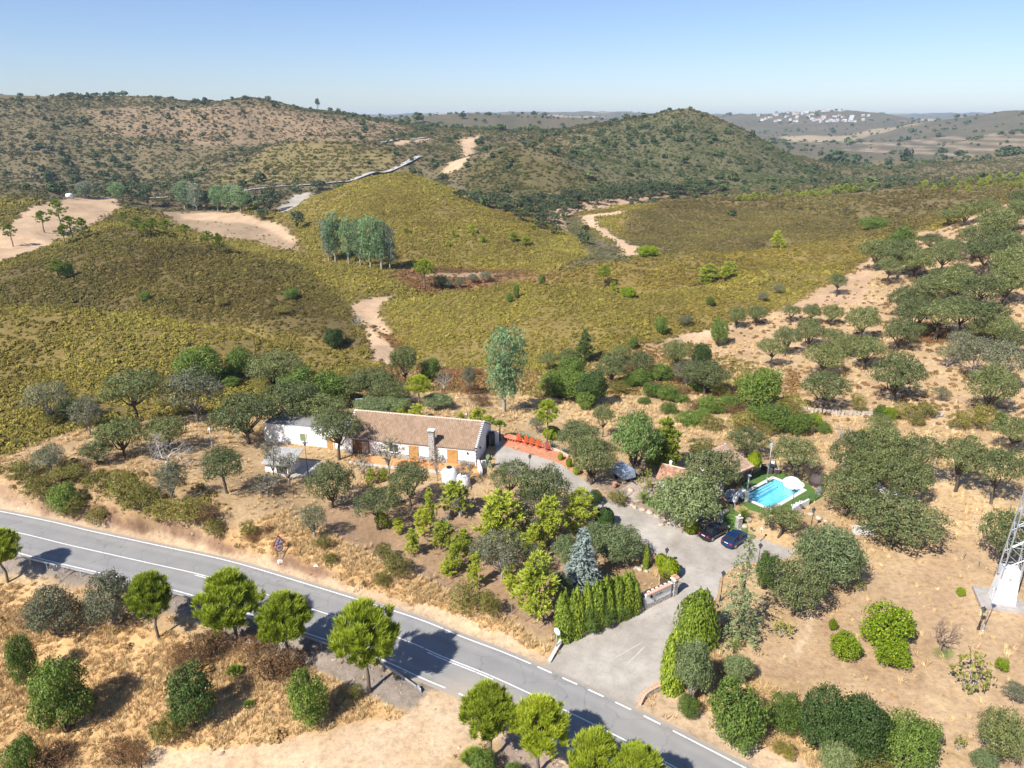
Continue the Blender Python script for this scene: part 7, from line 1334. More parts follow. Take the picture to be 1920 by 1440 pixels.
# ================================================================ cars
def car(name, label, paint, loc, rz, L=4.4, W=1.80, Hh=1.44, hatch=True):
    o = empty(name, loc, label, 'car', rz=rz)          # nose towards +y
    hl = L / 2
    # side outline stations: y, half width at belt, belt height, sill height, roof height or None, roof half width
    st = [(-hl, .70, .62, .34), (-hl + .10, .80, .80, .24), (-hl + .45, .865, .92, .20), (-1.05, .90, .96, .20), (0, .90, .95, .20), (.85, .90, .93, .20), (1.45, .87, .86, .22), (hl - .25, .80, .72, .24), (hl - .04, .66, .60, .32)]
    st[-3] = (hl - .75, .87, .86, .22)
    ring = lambda y, w, b, s: [(-w * .93, y, s), (-w, y, (s + b) * .5), (-w * .965, y, b), (-w * .70, y, b + .045), (w * .70, y, b + .045), (w * .965, y, b), (w, y, (s + b) * .5), (w * .93, y, s)]
    vs = [p for q in st for p in ring(*q)]; n = 8; fs = [tuple(range(n)), tuple(range((len(st) - 1) * n, len(st) * n))[::-1]] + [(i * n + j, (i + 1) * n + j, (i + 1) * n + (j + 1) % n, i * n + (j + 1) % n) for i in range(len(st) - 1) for j in range(n)]
    def sub(me, lv=2):
        bm = bmesh.new(); bm.from_mesh(me); bmesh.ops.recalc_face_normals(bm, faces=bm.faces[:])
        bmesh.ops.subdivide_edges(bm, edges=bm.edges[:], cuts=1, use_grid_fill=True, smooth=.35) if lv else None
        bm.to_mesh(me); bm.free(); me.polygons.foreach_set('use_smooth', [True] * len(me.polygons)); return me
    child('body', sub(MB().add(vs, fs).mesh('body', paint)), o)
    yb, yr, yf, yw = ((-hl + .28, -hl + .75, .35, 1.12) if hatch else (-hl + .75, -hl + 1.38, .35, 1.12))
    zb, zr = .93, Hh; wb, wr = .80, .60
    cab = [(yb, wb * .90, zb), (yr, wr * .97, zr - .06), (-.35, wr, zr), (yf, wr * .97, zr - .03), (yw, wb * .93, zb - .02)]
    roof = [(-cab[1][1], cab[1][0], cab[1][2]), (cab[1][1], cab[1][0], cab[1][2]), (cab[2][1], cab[2][0], cab[2][2]), (cab[3][1], cab[3][0], cab[3][2]), (-cab[3][1], cab[3][0], cab[3][2]), (-cab[2][1], cab[2][0], cab[2][2])]
    A = [(-wb * .9, yb, zb), (wb * .9, yb, zb), (wb, -.4, zb + .02), (wb * .93, yw, zb - .02), (-wb * .93, yw, zb - .02), (-wb, -.4, zb + .02)]
    cb = MB().add(A + roof, [(6, 7, 8, 11), (11, 8, 9, 10), (0, 1, 7, 6), (3, 4, 10, 9), (1, 2, 8, 7), (2, 3, 9, 8), (4, 5, 11, 10), (5, 0, 6, 11)]).mesh('cabin', paint, bevel=.03); child('cabin', cb, o)
    GL = M('car_glass', (.018, .022, .028), .06, .1, 2., 0, 0., .6)
    def pane(nm, c4, k=.86, off=.012):
        c = [Vector(x) for x in c4]; m_ = sum(c, Vector()) / len(c); nrm = (c[1] - c[0]).cross(c[2] - c[0]).normalized()
        if nrm.dot(m_ - Vector((0, -.2, .9))) < 0: nrm = -nrm
        child(nm, MB().add([m_ + (x - m_) * k + nrm * off for x in c] + [m_ + (x - m_) * k - nrm * .02 for x in c], [tuple(range(len(c))), tuple(range(len(c), 2 * len(c)))[::-1]] + [(i, len(c) + i, len(c) + (i + 1) % len(c), (i + 1) % len(c)) for i in range(len(c))]).mesh(nm, GL), o)
    pane('rear_window', [A[0], A[1], roof[1], roof[0]]); pane('windscreen', [A[3], A[4], roof[4], roof[3]], .9)
    for sg in (1, -1):
        f = lambda p: (p[0] * sg, p[1], p[2])
        pane('side_window', [f(A[1]), f(A[2]), f(roof[2]), f(roof[1])], .80); pane('side_window', [f(A[2]), f(A[3]), f(roof[3]), f(roof[2])], .80)
        child('mirror', MB().box((sg * .98, .78, .98), (.2, .12, .14), taper=.8).mesh('mirror', paint, bevel=.02), o)
        child('tail_light', MB().box((sg * .64, -hl + .07, .78), (.34, .16, .17), sg * .35, taper=.8).mesh('tail_light', M('tail_light_red', (.42, .012, .015), .25, .1, 6.), bevel=.02), o)
        child('headlight', MB().box((sg * .62, hl - .14, .66), (.32, .22, .14), -sg * .4).mesh('headlight', M('headlight_glass', (.55, .58, .6), .15, .1, 6.), bevel=.02), o)
        for yy in (-hl + .78, hl - .82):
            t_ = child('tyre', MB().tube([(0, -.10, 0), (0, .10, 0)], .325, 20).mesh('tyre', M('tyre_rubber', (.02, .02, .02), .85, .2, 6.), bevel=.03), o, (sg * .80, yy, .325), (0, 0, math.pi / 2))
            child('rim', MB().lathe([(.0, .0), (.21, .0), (.22, .03), (.05, .05)], 12).mesh('rim', STEEL), t_, (0, -sg * .105, 0), (sg * math.pi / 2, 0, 0))
    child('number_plate', MB().box((0, -hl + .035, .74), (.52, .04, .12)).mesh('number_plate', SIGNW), o); child('bumper', MB().box((0, -hl + .10, .42), (1.45, .26, .24), taper=1.04).mesh('bumper', paint, bevel=.06), o)
    child('rear_wiper', MB().box((.1, yb - .0, zb + .1), (.4, .03, .02)).mesh('rear_wiper', BLACK), o); return o
PB_ = M('black_car_paint', (.012, .014, .022), .18, .1, 1., 0, .0, .6); PBL = M('blue_car_paint', (.008, .028, .095), .22, .1, 1., 0, .1, .6)
def ahead(a, b): return math.atan2(PT[b][1] - PT[a][1], PT[b][0] - PT[a][0]) - math.pi / 2
car('parked_car', 'black saloon car parked nose to the garden pillars, left of the blue car', PB_, gz(PT['car1'][0], PT['car1'][1], .05), -math.radians(52), 4.45, hatch=False)
car('parked_car', 'blue hatchback parked right of the black car, partly behind the feathery pine', PBL, gz(PT['car2'][0], PT['car2'][1], .05), -math.radians(50), 4.1, Hh=1.48)
# ================================================================ lamps
GLASSW = M('frosted_glass', (.78, .78, .74), .35, .05, 4.)
def lamp(pos, h, label, style='lantern', group=None):
    o = empty('lamp_post', pos, label, 'lamp post', group)
    metal = DARKST if style != 'grey' else STEEL
    if style == 'globe':
        child('globe', MB().lathe([(.02, .0), (.12, .04), (.17, .17), (.12, .3), (.02, .34)], 12).mesh('globe', GLASSW, True), o, (0, 0, h)); child('collar', MB().lathe([(.09, -.08), (.09, .03)], 10).mesh('collar', BLACK), o, (0, 0, h)); return o
    child('base', MB().lathe([(.16, -.1), (.16, .15), (.10, .25), (.09, .8), (.055, .9)], 10).mesh('base', metal, False), o); child('pole', MB().tube([(0, 0, .85), (0, 0, h)], [.05, .035], 8).mesh('pole', metal, True), o)
    if style == 'shade': child('shade', MB().lathe([(.30, .0), (.10, .16), (.03, .28)], 12).mesh('shade', metal), o, (0, 0, h)); return o
    l = child('lantern', MB().lathe([(.10, 0), (.12, .03), (.20, .40), (.22, .42)], 6).mesh('lantern', GLASSW if style == 'grey' else M('smoked_glass', (.16, .17, .17), .2, .1, 4.)), o, (0, 0, h))
    child('cap', MB().lathe([(.27, .42), (.12, .58), (.05, .66), (.02, .76)], 6).mesh('cap', metal), l); fr = MB()
    for i in range(6): a = i * math.pi / 3; fr.tube([(.115 * math.cos(a), .115 * math.sin(a), 0), (.215 * math.cos(a), .215 * math.sin(a), .43)], .014, 4)
    child('frame', fr.mesh('frame', metal), l); return o
lamp(PT['l1'], 3.3, 'lamp post between the broad cypress and the feathery pine'); lamp(PT['l2'], 2.7, 'black lamp post between the round brown oak and the pale olive tree')
lamp(PT['l3'], 3.4, 'lamp post over the dark clipped ball at the drive bend'); lamp(PT['l4'], 3.4, 'lamp post rising from the big grey oak beside the upper drive'); lamp(PT['l5'], 5.6, 'tall lamp mast behind the rattan chairs by the pool house', 'grey')
lamp(PT['l6'], 4.7, 'dark lamp post in front of the green shuttered shed window'); lamp(PT['l7'], 2.6, 'lamp post with white lantern on bare ground left of the shed', 'grey')
lamp(PT['l10'], 3.2, 'lamp post hidden inside the feathery pine'); lamp(PT['l9'], 1.9, 'short lamp post behind the large clipped gate ball')
lamp(PT['tlamp'], 4.8, 'tall grey lamp post with pale lantern beside the lattice tower', 'grey'); q = Vector(PT['tlamp']); lamp(gz(q.x - .2, q.y + .35), 2.1, 'short dark lantern post standing next to the tall grey lamp post')
GREENM = M('green_metal', (.03, .10, .06), .5, .15, 4., 0, .2)
o = lamp(PT['pl'], 4.3, 'green lamp pole with cone shade on the pool turf', 'shade')
for c in o.children: c.data.materials[0] = GREENM if c.name.startswith('pole') else c.data.materials[0]
# ================================================================ lattice tower
tw = Vector(PT['tower']); o = empty('lattice_tower', tw, 'tall galvanised lattice tower on a white concrete base block at the right', 'lattice tower', rz=-.33)
child('slab', MB().box((-.1, .1, .05), (4.4, 3.6, .35)).mesh('slab', concrete('old_concrete', (.30, .27, .25), (.46, .42, .38), 1.5, False)), o)
child('base_block', MB().box((0, 0, 2.2), (2.1, 1.7, 4.1), taper=.74).mesh('base_block', WHITE), o)
HT = 21.; wl = lambda z: .80 - .028 * (z - 4.2)
lg = []
for sx, sy in ((-1, -1), (1, -1), (1, 1), (-1, 1)):
    child('leg', MB().tube([(sx * wl(3.2), sy * wl(3.2) * .85, 3.2), (sx * wl(HT), sy * wl(HT) * .85, HT)], .075, 5).mesh('leg', STEEL), o)
z = 4.5; k = 0
while z < HT - 1.2:
    z2 = z + 1.25
    for f in range(4):
        c = [(-1, -1), (1, -1), (1, 1), (-1, 1)]; a_, b_ = c[f], c[(f + 1) % 4]
        if k % 2: a_, b_ = b_, a_
        child('brace', MB().tube([(a_[0] * wl(z), a_[1] * wl(z) * .85, z), (b_[0] * wl(z2), b_[1] * wl(z2) * .85, z2)], .035, 4).mesh('brace', STEEL), o)
        if k % 2 == 0: child('ring_bar', MB().tube([(a_[0] * wl(z), a_[1] * wl(z) * .85, z), (b_[0] * wl(z), b_[1] * wl(z) * .85, z)], .03, 4).mesh('ring_bar', STEEL), o)
    z = z2; k += 1
plate('warning_plate', rtri(.22), -.70, -.685, 3.2, M('faded_plate', (.45, .36, .22), .6, .2, 4.), o, 0); child('cable_box', MB().box((-.95, 0, 3.9), (.3, .35, .9)).mesh('cable_box', STEEL, bevel=.02), o)
# ================================================================ main house
WALLM = M('whitewash', (.80, .795, .78), .85, .09, .8, .15); WOOD = M('honey_wood', (.50, .28, .10), .6, .25, 4.); DWOOD = M('brown_wood', (.16, .09, .05), .6, .25, 4.)
def roof_tiles(name, lo, hi, pitch, row):
    m, t, b = nodes(name); g = nd(t, 'ShaderNodeTexCoord').outputs['Object']; sp = nd(t, 'ShaderNodeSeparateXYZ'); t.links.new(g, sp.inputs[0]); cb = nd(t, 'ShaderNodeCombineXYZ')
    for k, d in ((0, pitch), (1, row)):
        f = nd(t, 'ShaderNodeMath', operation='DIVIDE'); t.links.new(sp.outputs[k], f.inputs[0]); f.inputs[1].default_value = d; fl = nd(t, 'ShaderNodeMath', operation='FLOOR'); t.links.new(f.outputs[0], fl.inputs[0]); t.links.new(fl.outputs[0], cb.inputs[k])
    wn_ = nd(t, 'ShaderNodeTexWhiteNoise', noise_dimensions='2D'); t.links.new(cb.outputs[0], wn_.inputs['Vector']); n = noise(t, .8, 6., .65)
    c = ramp(t, wn_.outputs['Value'], [(0, lo), (.55, tuple((a + b_) / 2 for a, b_ in zip(lo, hi))), (1, hi)]); c = mixc(t, c, ramp(t, n, [(.3, (.84, .84, .86)), (.7, (1.14, 1.12, 1.08))]), 1., 'MULTIPLY')
    t.links.new(c, b.inputs['Base Color']); b.inputs['Roughness'].default_value = .88; b.inputs['Specular IOR Level'].default_value = .2; return m
PANT = roof_tiles('pantile', (.25, .172, .115), (.335, .235, .163), .30, .40); TERR = roof_tiles('cottage_tile', (.24, .125, .08), (.46, .27, .185), .30, .40)
TERRA = M('terracotta_tile', (.52, .27, .165), .85, .25, 3., .1)
def tiled(name, L, D, rise, parent, loc, mat, pitch=.30, row=.40, rot=0.):
    """pantiled slope: L along x, falling from (y=0,z=rise) to (y=-D,z=0); half-round courses with stepped rows"""
    nc = int(L / pitch) * 8 + 1; nr = int(D / row); xs = np.linspace(0, L, nc); prof = .10 * np.abs(np.sin(np.pi * xs / pitch)) ** .8 ; V = []; 
    for r in range(nr):
        for e in (0, 1):
            s = (r + e) / nr; lift = .05 * (1 - e)
            V.append(np.stack([xs, np.full(nc, -D * (1 - s)), rise * s + prof + lift], 1))
    V = np.concatenate(V); o = child(name, np_mesh(name, V, grid_faces(2 * nr, nc), mat, True), parent, loc, (0, 0, rot)); o['kind'] = 'stuff'; return o
hx, hy = PT_H = (LEVELLED[0][0], LEVELLED[0][1]); hrot = LEVELLED[0][5]; L, W2, EV, RI, Z0 = 20.7, 4.5, 2.70, 2.40, 2.0
hs = empty('white_house', (hx, hy, Z0), 'long white farmhouse with brown tiled roof and stone chimney', 'house', rz=hrot)
wm = MB()   # walls: box with gables, 0.35 m parapet lip over the gable ends
gp = [(-W2, 0), (W2, 0), (W2, EV), (0, EV + RI), (-W2, EV)]
vs = [(sx * L / 2, y, z - (.3 if z == 0 else 0)) for sx in (-1, 1) for y, z in gp]
wm.add(vs, [(4, 3, 2, 1, 0), (5, 6, 7, 8, 9), (0, 1, 6, 5), (1, 2, 7, 6), (4, 0, 5, 9)]); child('wall', wm.mesh('wall', WALLM), hs)
for sg in (-1, 1):   # front and rear slope
    tiled('roof_slope', L - .3, W2 + .35, RI * (W2 + .35) / W2, hs, (-L / 2 + .15 if sg < 0 else L / 2 - .15, 0, EV + .06 - RI * .35 / W2), PANT, rot=0 if sg < 0 else math.pi)
rm = MB().tube([(0, 0, 0), (.5, 0, .0)], [.13, .16], 8).mesh('ridge_tile', M('ridge_mortar', (.58, .46, .36), .85, .3, 2.), True)
for i in range(int((L - .4) / .46)): child('ridge_tile', rm, hs, (-L / 2 + .2 + i * .46, 0, EV + RI + .1))
vt = MB().box((0, 0, 0), (.34, .17, .10)).mesh('verge_tile', WHITE, bevel=.02); vd = MB().box((0, 0, 0), (.30, .12, .10)).mesh('verge_gap', BLACK)
sl = math.atan2(RI, W2); SLN = math.hypot(RI, W2)
for gx in (-L / 2, L / 2):
    for sg in (-1, 1):
        for i in range(14):
            s = (i + .5) / 14; child('verge_tile', vt, hs, (gx, sg * W2 * (1 - s), EV + RI * s + .16), (-sg * sl, 0, 0)); s = (i + .02) / 14; child('verge_gap', vd, hs, (gx, sg * W2 * (1 - s), EV + RI * s + .11), (-sg * sl, 0, 0))
for i in range(9): child('quoin', MB().box((0, 0, 0), (.16, .16, .16)).mesh('quoin', BLACK if i % 2 else PSTONE), hs, (L / 2 + .01, -W2 - .01, .5 + i * .25))
child('stone_plinth', MB().box((0, -W2 - .04, .18), (L - .5, .12, .95)).mesh('stone_plinth', PSTONE), hs)
def opening(parent, x, y, w, h, z, mat, name='shutter', frame=WHITE, rot=0., boards=0):
    f = child(name, MB().box((0, 0, h / 2), (w, .10, h)).mesh(name, mat), parent, (x, y, z), (0, 0, rot)); fr = MB()
    for sx in (-1, 1): fr.box((sx * (w / 2 + .05), -.03, h / 2), (.1, .14, h + .1))
    fr.box((0, -.03, h + .07), (w + .3, .14, .12)); child('frame', fr.mesh('frame', frame), f)
    for i in range(boards): child('board', MB().box((-w / 2 + w * (i + .5) / boards, -.06, h / 2), (w / boards - .025, .03, h - .06)).mesh('board', mat), f)
    return f
def hfrac(px0): return -L / 2 + (px0 - 648) / (893 - 648) * L
opening(hs, hfrac(778.5), -W2 - .03, 1.25, 2.1, .0, WOOD, 'door', WOOD, 0, 5); opening(hs, hfrac(850), -W2 - .03, 1.35, 2.1, .0, WOOD, 'door', WOOD, 0, 5); opening(hs, hfrac(671), -W2 - .03, 1.2, 2.2, 0, DWOOD, 'door', DWOOD, 0, 4); opening(hs, hfrac(687), -W2 - .03, 1.1, 2.2, 0, M('weathered_wood', (.38, .30, .22), .7, .2, 4.), 'door', DWOOD, 0, 4)
wn_ = child('window', MB().box((0, 0, .6), (1.3, .10, 1.2)).mesh('window', M('window_glass', (.03, .04, .05), .1, .1, 2., 0, 0, .6)), hs, (hfrac(741), -W2 - .03, .95))
child('sill', MB().box((0, -.12, -.05), (1.5, .3, .1)).mesh('sill', WHITE), wn_); child('mullion', MB().box((0, -.06, .6), (.06, .04, 1.2)).mesh('mullion', WOOD), wn_)
for px0, y_ in ((878, -W2 - .14),): child('wall_lamp', MB().lathe([(.06, 0), (.12, .25), (.16, .28), (.03, .42)], 6).mesh('wall_lamp', BLACK), hs, (hfrac(px0), y_, 1.75))
child('wall_lamp', MB().lathe([(.06, 0), (.12, .25), (.16, .28), (.03, .42)], 6).mesh('wall_lamp', BLACK), hs, (L / 2 + .14, -2.6, 1.8))
cx = hfrac(814); ch = child('chimney', MB().box((0, 0, 2.45), (.95, .75, 5.5), taper=.86).mesh('chimney', PSTONE), hs, (cx, -W2 - .2, -.3)); child('chimney_cap', MB().box((0, 0, 5.5), (1.05, .85, .12)).mesh('chimney_cap', WHITE), ch)
cp_ = MB()
for sx in (-1, 1):
    for sy in (-1, 1): cp_.box((sx * .36, sy * .26, 5.32), (.12, .12, .3))
child('chimney_posts', cp_.mesh('chimney_posts', PSTONE), ch); child('chimney_hood', MB().box((0, 0, 5.24), (.85, .66, .06)).mesh('chimney_hood', BLACK), ch)
fl = child('flue', MB().tube([(0, 0, 0), (0, 0, .75)], .10, 10).mesh('flue', STEEL), hs, (L / 2 - 2.9, .9, EV + RI - .4)); child('flue_ball', MB().lathe([(.05, 0), (.2, .1), (.22, .25), (.1, .42), (.02, .45)], 12).mesh('flue_ball', STEEL, True), fl, (0, 0, .75))
an = child('antenna', MB().tube([(0, 0, 0), (0, 0, 2.2)], .025, 5).tube([(-.3, 0, 2.0), (1.0, 0, 2.15)], .02, 4).mesh('antenna', STEEL), hs, (-L / 2 + .3, .1, EV + RI - .1))
el = MB()
for i in range(7): el.tube([(-.2 + .18 * i, -.22, 2.02 + .02 * i), (-.2 + .18 * i, .22, 2.02 + .02 * i)], .012, 4)
child('antenna_rods', el.mesh('antenna_rods', STEEL), an)
# entry porch on the gable: white side wall with dark iron gate and canopy
ponr = child('porch_wall', MB().box((.8, 1.2, 1.05), (1.5, .25, 2.7)).mesh('porch_wall', WALLM), hs, (L / 2, 2.0, -.1)); child('porch_gate', MB().box((.8, .45, 1.05), (.05, 1.3, 2.0), -.25).mesh('porch_gate', BLACK), ponr); child('porch_canopy', MB().box((.5, .35, 2.3), (.9, 1.5, .08)).mesh('porch_canopy', DARKST), ponr)
child('dark_doorway', MB().box((.02, .1, 1.15), (.08, 1.5, 2.3)).mesh('dark_doorway', BLACK), ponr)
# white corner walls and stair at the terrace end
cwl = [Vector(PT[k]) for k in ('pw0', 'pw1', 'pw2')]
pp_ = [gz(cwl[0].x, cwl[0].y), gz(cwl[1].x, cwl[1].y)]; wall_run('terrace_wall', 'white stepped wall closing the right end of the orange terrace', 'wall', pp_, .3, [1.55, .95], WALLM)
pp_ = [gz(cwl[0].x + .45, cwl[0].y + .1), gz(cwl[2].x, cwl[2].y)]; wall_run('stair_wall', 'short white stair wall under the house gable', 'wall', pp_, .3, [1.35, 1.0], WALLM)
pl_ = wall_run('terrace_edge', 'low grey stone edge in front of the orange house terrace', 'wall', [gz(*p[:2]) for p in dense([SHEETS['house_terrace'][i] for i in (6, 5, 4, 3)], 1.5)], .35, [.28] * len(dense([SHEETS['house_terrace'][i] for i in (6, 5, 4, 3)], 1.5)), CONCP)
potm = MB().lathe([(.14, 0), (.22, .3), (.24, .42), (.2, .42)], 10).mesh('flower_pot', TERRA, True)
for i, (px0, lab) in enumerate(((700, 'terracotta pot on the terrace under the dark window'), (800, 'terracotta pot beside the stone chimney'), (886, 'terracotta pot at the white corner of the terrace'), (868, 'terracotta pot right of the second honey-coloured door'))):
    v = Matrix.Rotation(hrot, 3, 'Z') @ Vector((hfrac(px0), -W2 - .7, 0)); top('flower_pot', potm, gz(hx + v.x, hy + v.y, .09), lab, 'flower pot')
# ================================================================ flat-roofed shed and lean-to hut
sx_, sy_ = LEVELLED[1][0], LEVELLED[1][1]
def local(o_rot, ox, oy, x, y): v = Matrix.Rotation(o_rot, 3, 'Z') @ Vector((x, y, 0)); return ox + v.x, oy + v.y
SW, SD, SH = 14.2, 5.4, 3.0
bx, by = local(hrot, hx, hy, -L / 2 - SW / 2 + .0, -.9)
sh = empty('flat_shed', (bx, by, Z0), 'white flat-roofed shed joined to the left end of the farmhouse', 'shed', rz=hrot)
child('wall', MB().box((0, 0, SH / 2 - .2), (SW, SD, SH + .2)).mesh('wall', WALLM), sh); child('roof', MB().box((0, 0, SH - .04 + .0), (SW - .3, SD - .3, .18)).mesh('roof', concrete('grey_roofing', (.20, .19, .185), (.31, .30, .29), .6, False)), sh)
pr = MB()
for y_ in (-SD / 2 + .07, SD / 2 - .07): pr.box((0, y_, SH + .02), (SW, .14, .22))
for x_ in (-SW / 2 + .07, SW / 2 - .07): pr.box((x_, 0, SH + .021), (.14, SD - .29, .22))
child('parapet', pr.mesh('parapet', WALLM), sh)
sf = lambda px0: -SW / 2 + (px0 - 490) / 160 * SW
w_ = opening(sh, sf(566), -SD / 2 - .03, .95, 1.25, .75, M('green_shutter', (.20, .25, .13), .6, .15, 3.), 'window', WHITE); child('sill', MB().box((0, -.1, -.06), (1.2, .25, .1)).mesh('sill', WHITE), w_)
opening(sh, sf(617), -SD / 2 - .03, 1.1, 2.0, -.1, WOOD, 'door', WHITE, 0, 4)
p = Vector(PT['lean']); hu = empty('lean_to_hut', gz(p.x, p.y), 'small hut with sloping grey roof in front of the shed', 'hut', rz=hrot)
child('wall', MB().add([(-1.9, -1.4, -.3), (1.9, -1.4, -.3), (1.9, 1.6, -.3), (-1.9, 1.6, -.3), (-1.9, -1.4, 1.55), (1.9, -1.4, 1.55), (1.9, 1.6, 2.35), (-1.9, 1.6, 2.35)], [(0, 1, 5, 4), (1, 2, 6, 5), (2, 3, 7, 6), (3, 0, 4, 7), (4, 5, 6, 7), (3, 2, 1, 0)]).mesh('wall', WALLM), hu)
child('roof', MB().add([(-2.2, -1.9, 1.47), (2.6, -1.9, 1.47), (2.6, 1.9, 2.5), (-2.2, 1.9, 2.5), (-2.2, -1.9, 1.55), (2.6, -1.9, 1.55), (2.6, 1.9, 2.58), (-2.2, 1.9, 2.58)], [(0, 1, 5, 4), (1, 2, 6, 5), (2, 3, 7, 6), (3, 0, 4, 7), (4, 5, 6, 7), (3, 2, 1, 0)]).mesh('roof', M('fibre_cement', (.36, .35, .33), .9, .15, 2., .2)), hu, (0, 0, .08)); child('shade_patch', MB().box((.7, -1.41, .6), (1.6, .04, 1.5)).mesh('shade_patch', BLACK), hu)  # black panel on the front wall paints the shadow patch under the roof
# two white water tanks
for k, s, lab in (('t1', 1.02, 'larger white rounded water tank in front of the house terrace'), ('t2', .86, 'smaller white rounded water tank right beside the larger one')):
    x, y, z = PT[k]; o = empty('water_tank', (x, y, z), lab, 'water tank'); child('tank_body', MB().lathe([(1.02 * s, -.3), (1.1 * s, .3), (1.1 * s, 1.35 * s), (.98 * s, 1.75 * s), (.62 * s, 2.05 * s), (.42 * s, 2.1 * s)], 20).mesh('tank_body', M('tank_plastic', (.78, .79, .81), .4, .04, 2.), True), o)
    child('lid', MB().lathe([(.40 * s, 2.09 * s), (.38 * s, 2.22 * s), (.1, 2.27 * s)], 14).mesh('lid', BLACK), o); child('pipe', MB().tube([(1.12 * s, -.2, .1), (1.3 * s, -.5, .15), (1.3 * s, -1.3, -.1)], .05, 6).mesh('pipe', DARKST), o)
# ================================================================ brick terrace furniture
REDC = M('red_chair_paint', (.62, .12, .035), .5, .15, 4.); REDO = M('faded_red_paint', (.40, .10, .07), .5, .2, 4.)
def garden_chair(name, label, mat, loc, rz, group=None, s=1.):
    o = empty(name, loc, label, 'chair', group, rz); o.scale = (s, s, s)
    for i in range(5): child('back_slat', MB().box(((i - 2) * .115, .33, .72), (.10, .03, .78), mat=Matrix.Rotation(-.35, 3, 'X')).mesh('back_slat', mat), o)
    for i in range(4): child('seat_slat', MB().box((0, -.22 + .13 * i, .38 - .02 * i), (.58, .11, .03)).mesh('seat_slat', mat), o)
    for sx in (-1, 1):
        child('armrest', MB().box((sx * .36, -.02, .58), (.13, .72, .03)).mesh('armrest', mat), o); child('leg', MB().box((sx * .31, -.28, .28), (.05, .09, .58)).mesh('leg', mat), o); child('leg', MB().box((sx * .31, .28, .26), (.05, .4, .09), mat=Matrix.Rotation(.45, 3, 'X')).mesh('leg', mat), o)
    return o
for k, m_, lab in (('a1', REDC, 'orange-red slatted chair next to the brick bench'), ('a2', REDC, 'second orange-red slatted chair from the brick bench'), ('a3', REDC, 'middle orange-red slatted chair on the brick terrace'), ('a4', REDC, 'fourth orange-red slatted chair from the bench'), ('a5', REDO, 'faded dark red slatted chair standing apart at the row end')):
    x, y, z = PT[k]; garden_chair('garden_chair', lab, m_, gz(x, y, .1), .35, 'slatted chairs on the brick terrace', 1.15)
p0, p1 = Vector(PT['b0']), Vector(PT['b1']); d = p1 - p0; o = empty('brick_bench', gz(p0.x, p0.y, .05), 'long low reddish brick bench at the house end of the terrace', 'bench', rz=math.atan2(d.y, d.x)); n_ = d.length
child('seat', MB().box((n_ / 2, 0, .5), (n_, .5, .09)).mesh('seat', BRICKP), o); child('backrest', MB().box((n_ / 2, .3, .45), (n_, .12, 1.0)).mesh('backrest', BRICKP), o)
for i in range(5): child('support', MB().box((.2 + i * (n_ - .4) / 4, -.02, .2), (.25, .4, .5)).mesh('support', REDO), o)
pp_ = path3(['lw0', 'lw1', 'lw2', 'lw3'], 1.); wall_run('terrace_kerb', 'pinkish low kerb wall along the outer edge of the brick terrace', 'wall', pp_, .25, [.3] * len(pp_), M('pink_render', (.60, .42, .33), .9, .12, 2.), 'slab', .06, M('pink_coping', (.62, .46, .37), .9, .12, 2.))
# ================================================================ pool
def rect_round(c0, ux, uy, a, b, r, n=5):
    P = []
    for sx, sy, s in ((1, 1, 0), (-1, 1, 1), (-1, -1, 2), (1, -1, 3)):
        for k in range(n + 1): t = (s + k / n) * math.pi / 2; P.append((sx * (a - r) + r * math.cos(t), sy * (b - r) + r * math.sin(t)))
    return [(c0[0] + ux[0] * x + uy[0] * y, c0[1] + ux[1] * x + uy[1] * y) for x, y in P]
pL, pT, pR, pB = (Vector(PT[k]) for k in ('p_l', 'p_t', 'p_r', 'p_b')); pc = (pL + pT + pR + pB) / 4; ux = ((pT - pL) + (pR - pB)).normalized(); ux.z = 0; ux.normalize(); uy = Vector((-ux.y, ux.x, 0))
PA = ((pT - pL).length + (pR - pB).length) / 4; PBh = ((pL - pB).length + (pT - pR).length) / 4; PZ = 1.7
po = empty('swimming_pool', (pc.x, pc.y, PZ), 'bright blue swimming pool with white coping and round sun shelf', 'swimming pool', rz=math.atan2(ux.y, ux.x)); E0 = ((0, 0), (1, 0), (0, 1))
inner = rect_round(*E0, PA, PBh, .35); PA += .25; PBh += .25; inner = rect_round(*E0, PA, PBh, .35); outer = rect_round(*E0, PA + .5, PBh + .5, .2); n_ = len(inner)
COP = M('pool_coping', (.72, .68, .62), .8, .1, 2., .1); POOLB = M('pool_tile', (.44, .79, .94), .4, .06, 3.); POOLW = M('pool_tile_pale', (.60, .86, .95), .4, .06, 3.)
vs = [(x, y, .10) for x, y in outer] + [(x, y, .10) for x, y in inner] + [(x, y, -.15) for x, y in outer] + [(x, y, -.12) for x, y in inner]
child('coping', MB().add(vs, [(i, (i + 1) % n_, n_ + (i + 1) % n_, n_ + i) for i in range(n_)] + [(2 * n_ + i, 2 * n_ + (i + 1) % n_, (i + 1) % n_, i) for i in range(n_)] + [(n_ + i, n_ + (i + 1) % n_, 3 * n_ + (i + 1) % n_, 3 * n_ + i) for i in range(n_)]).mesh('coping', COP), po)
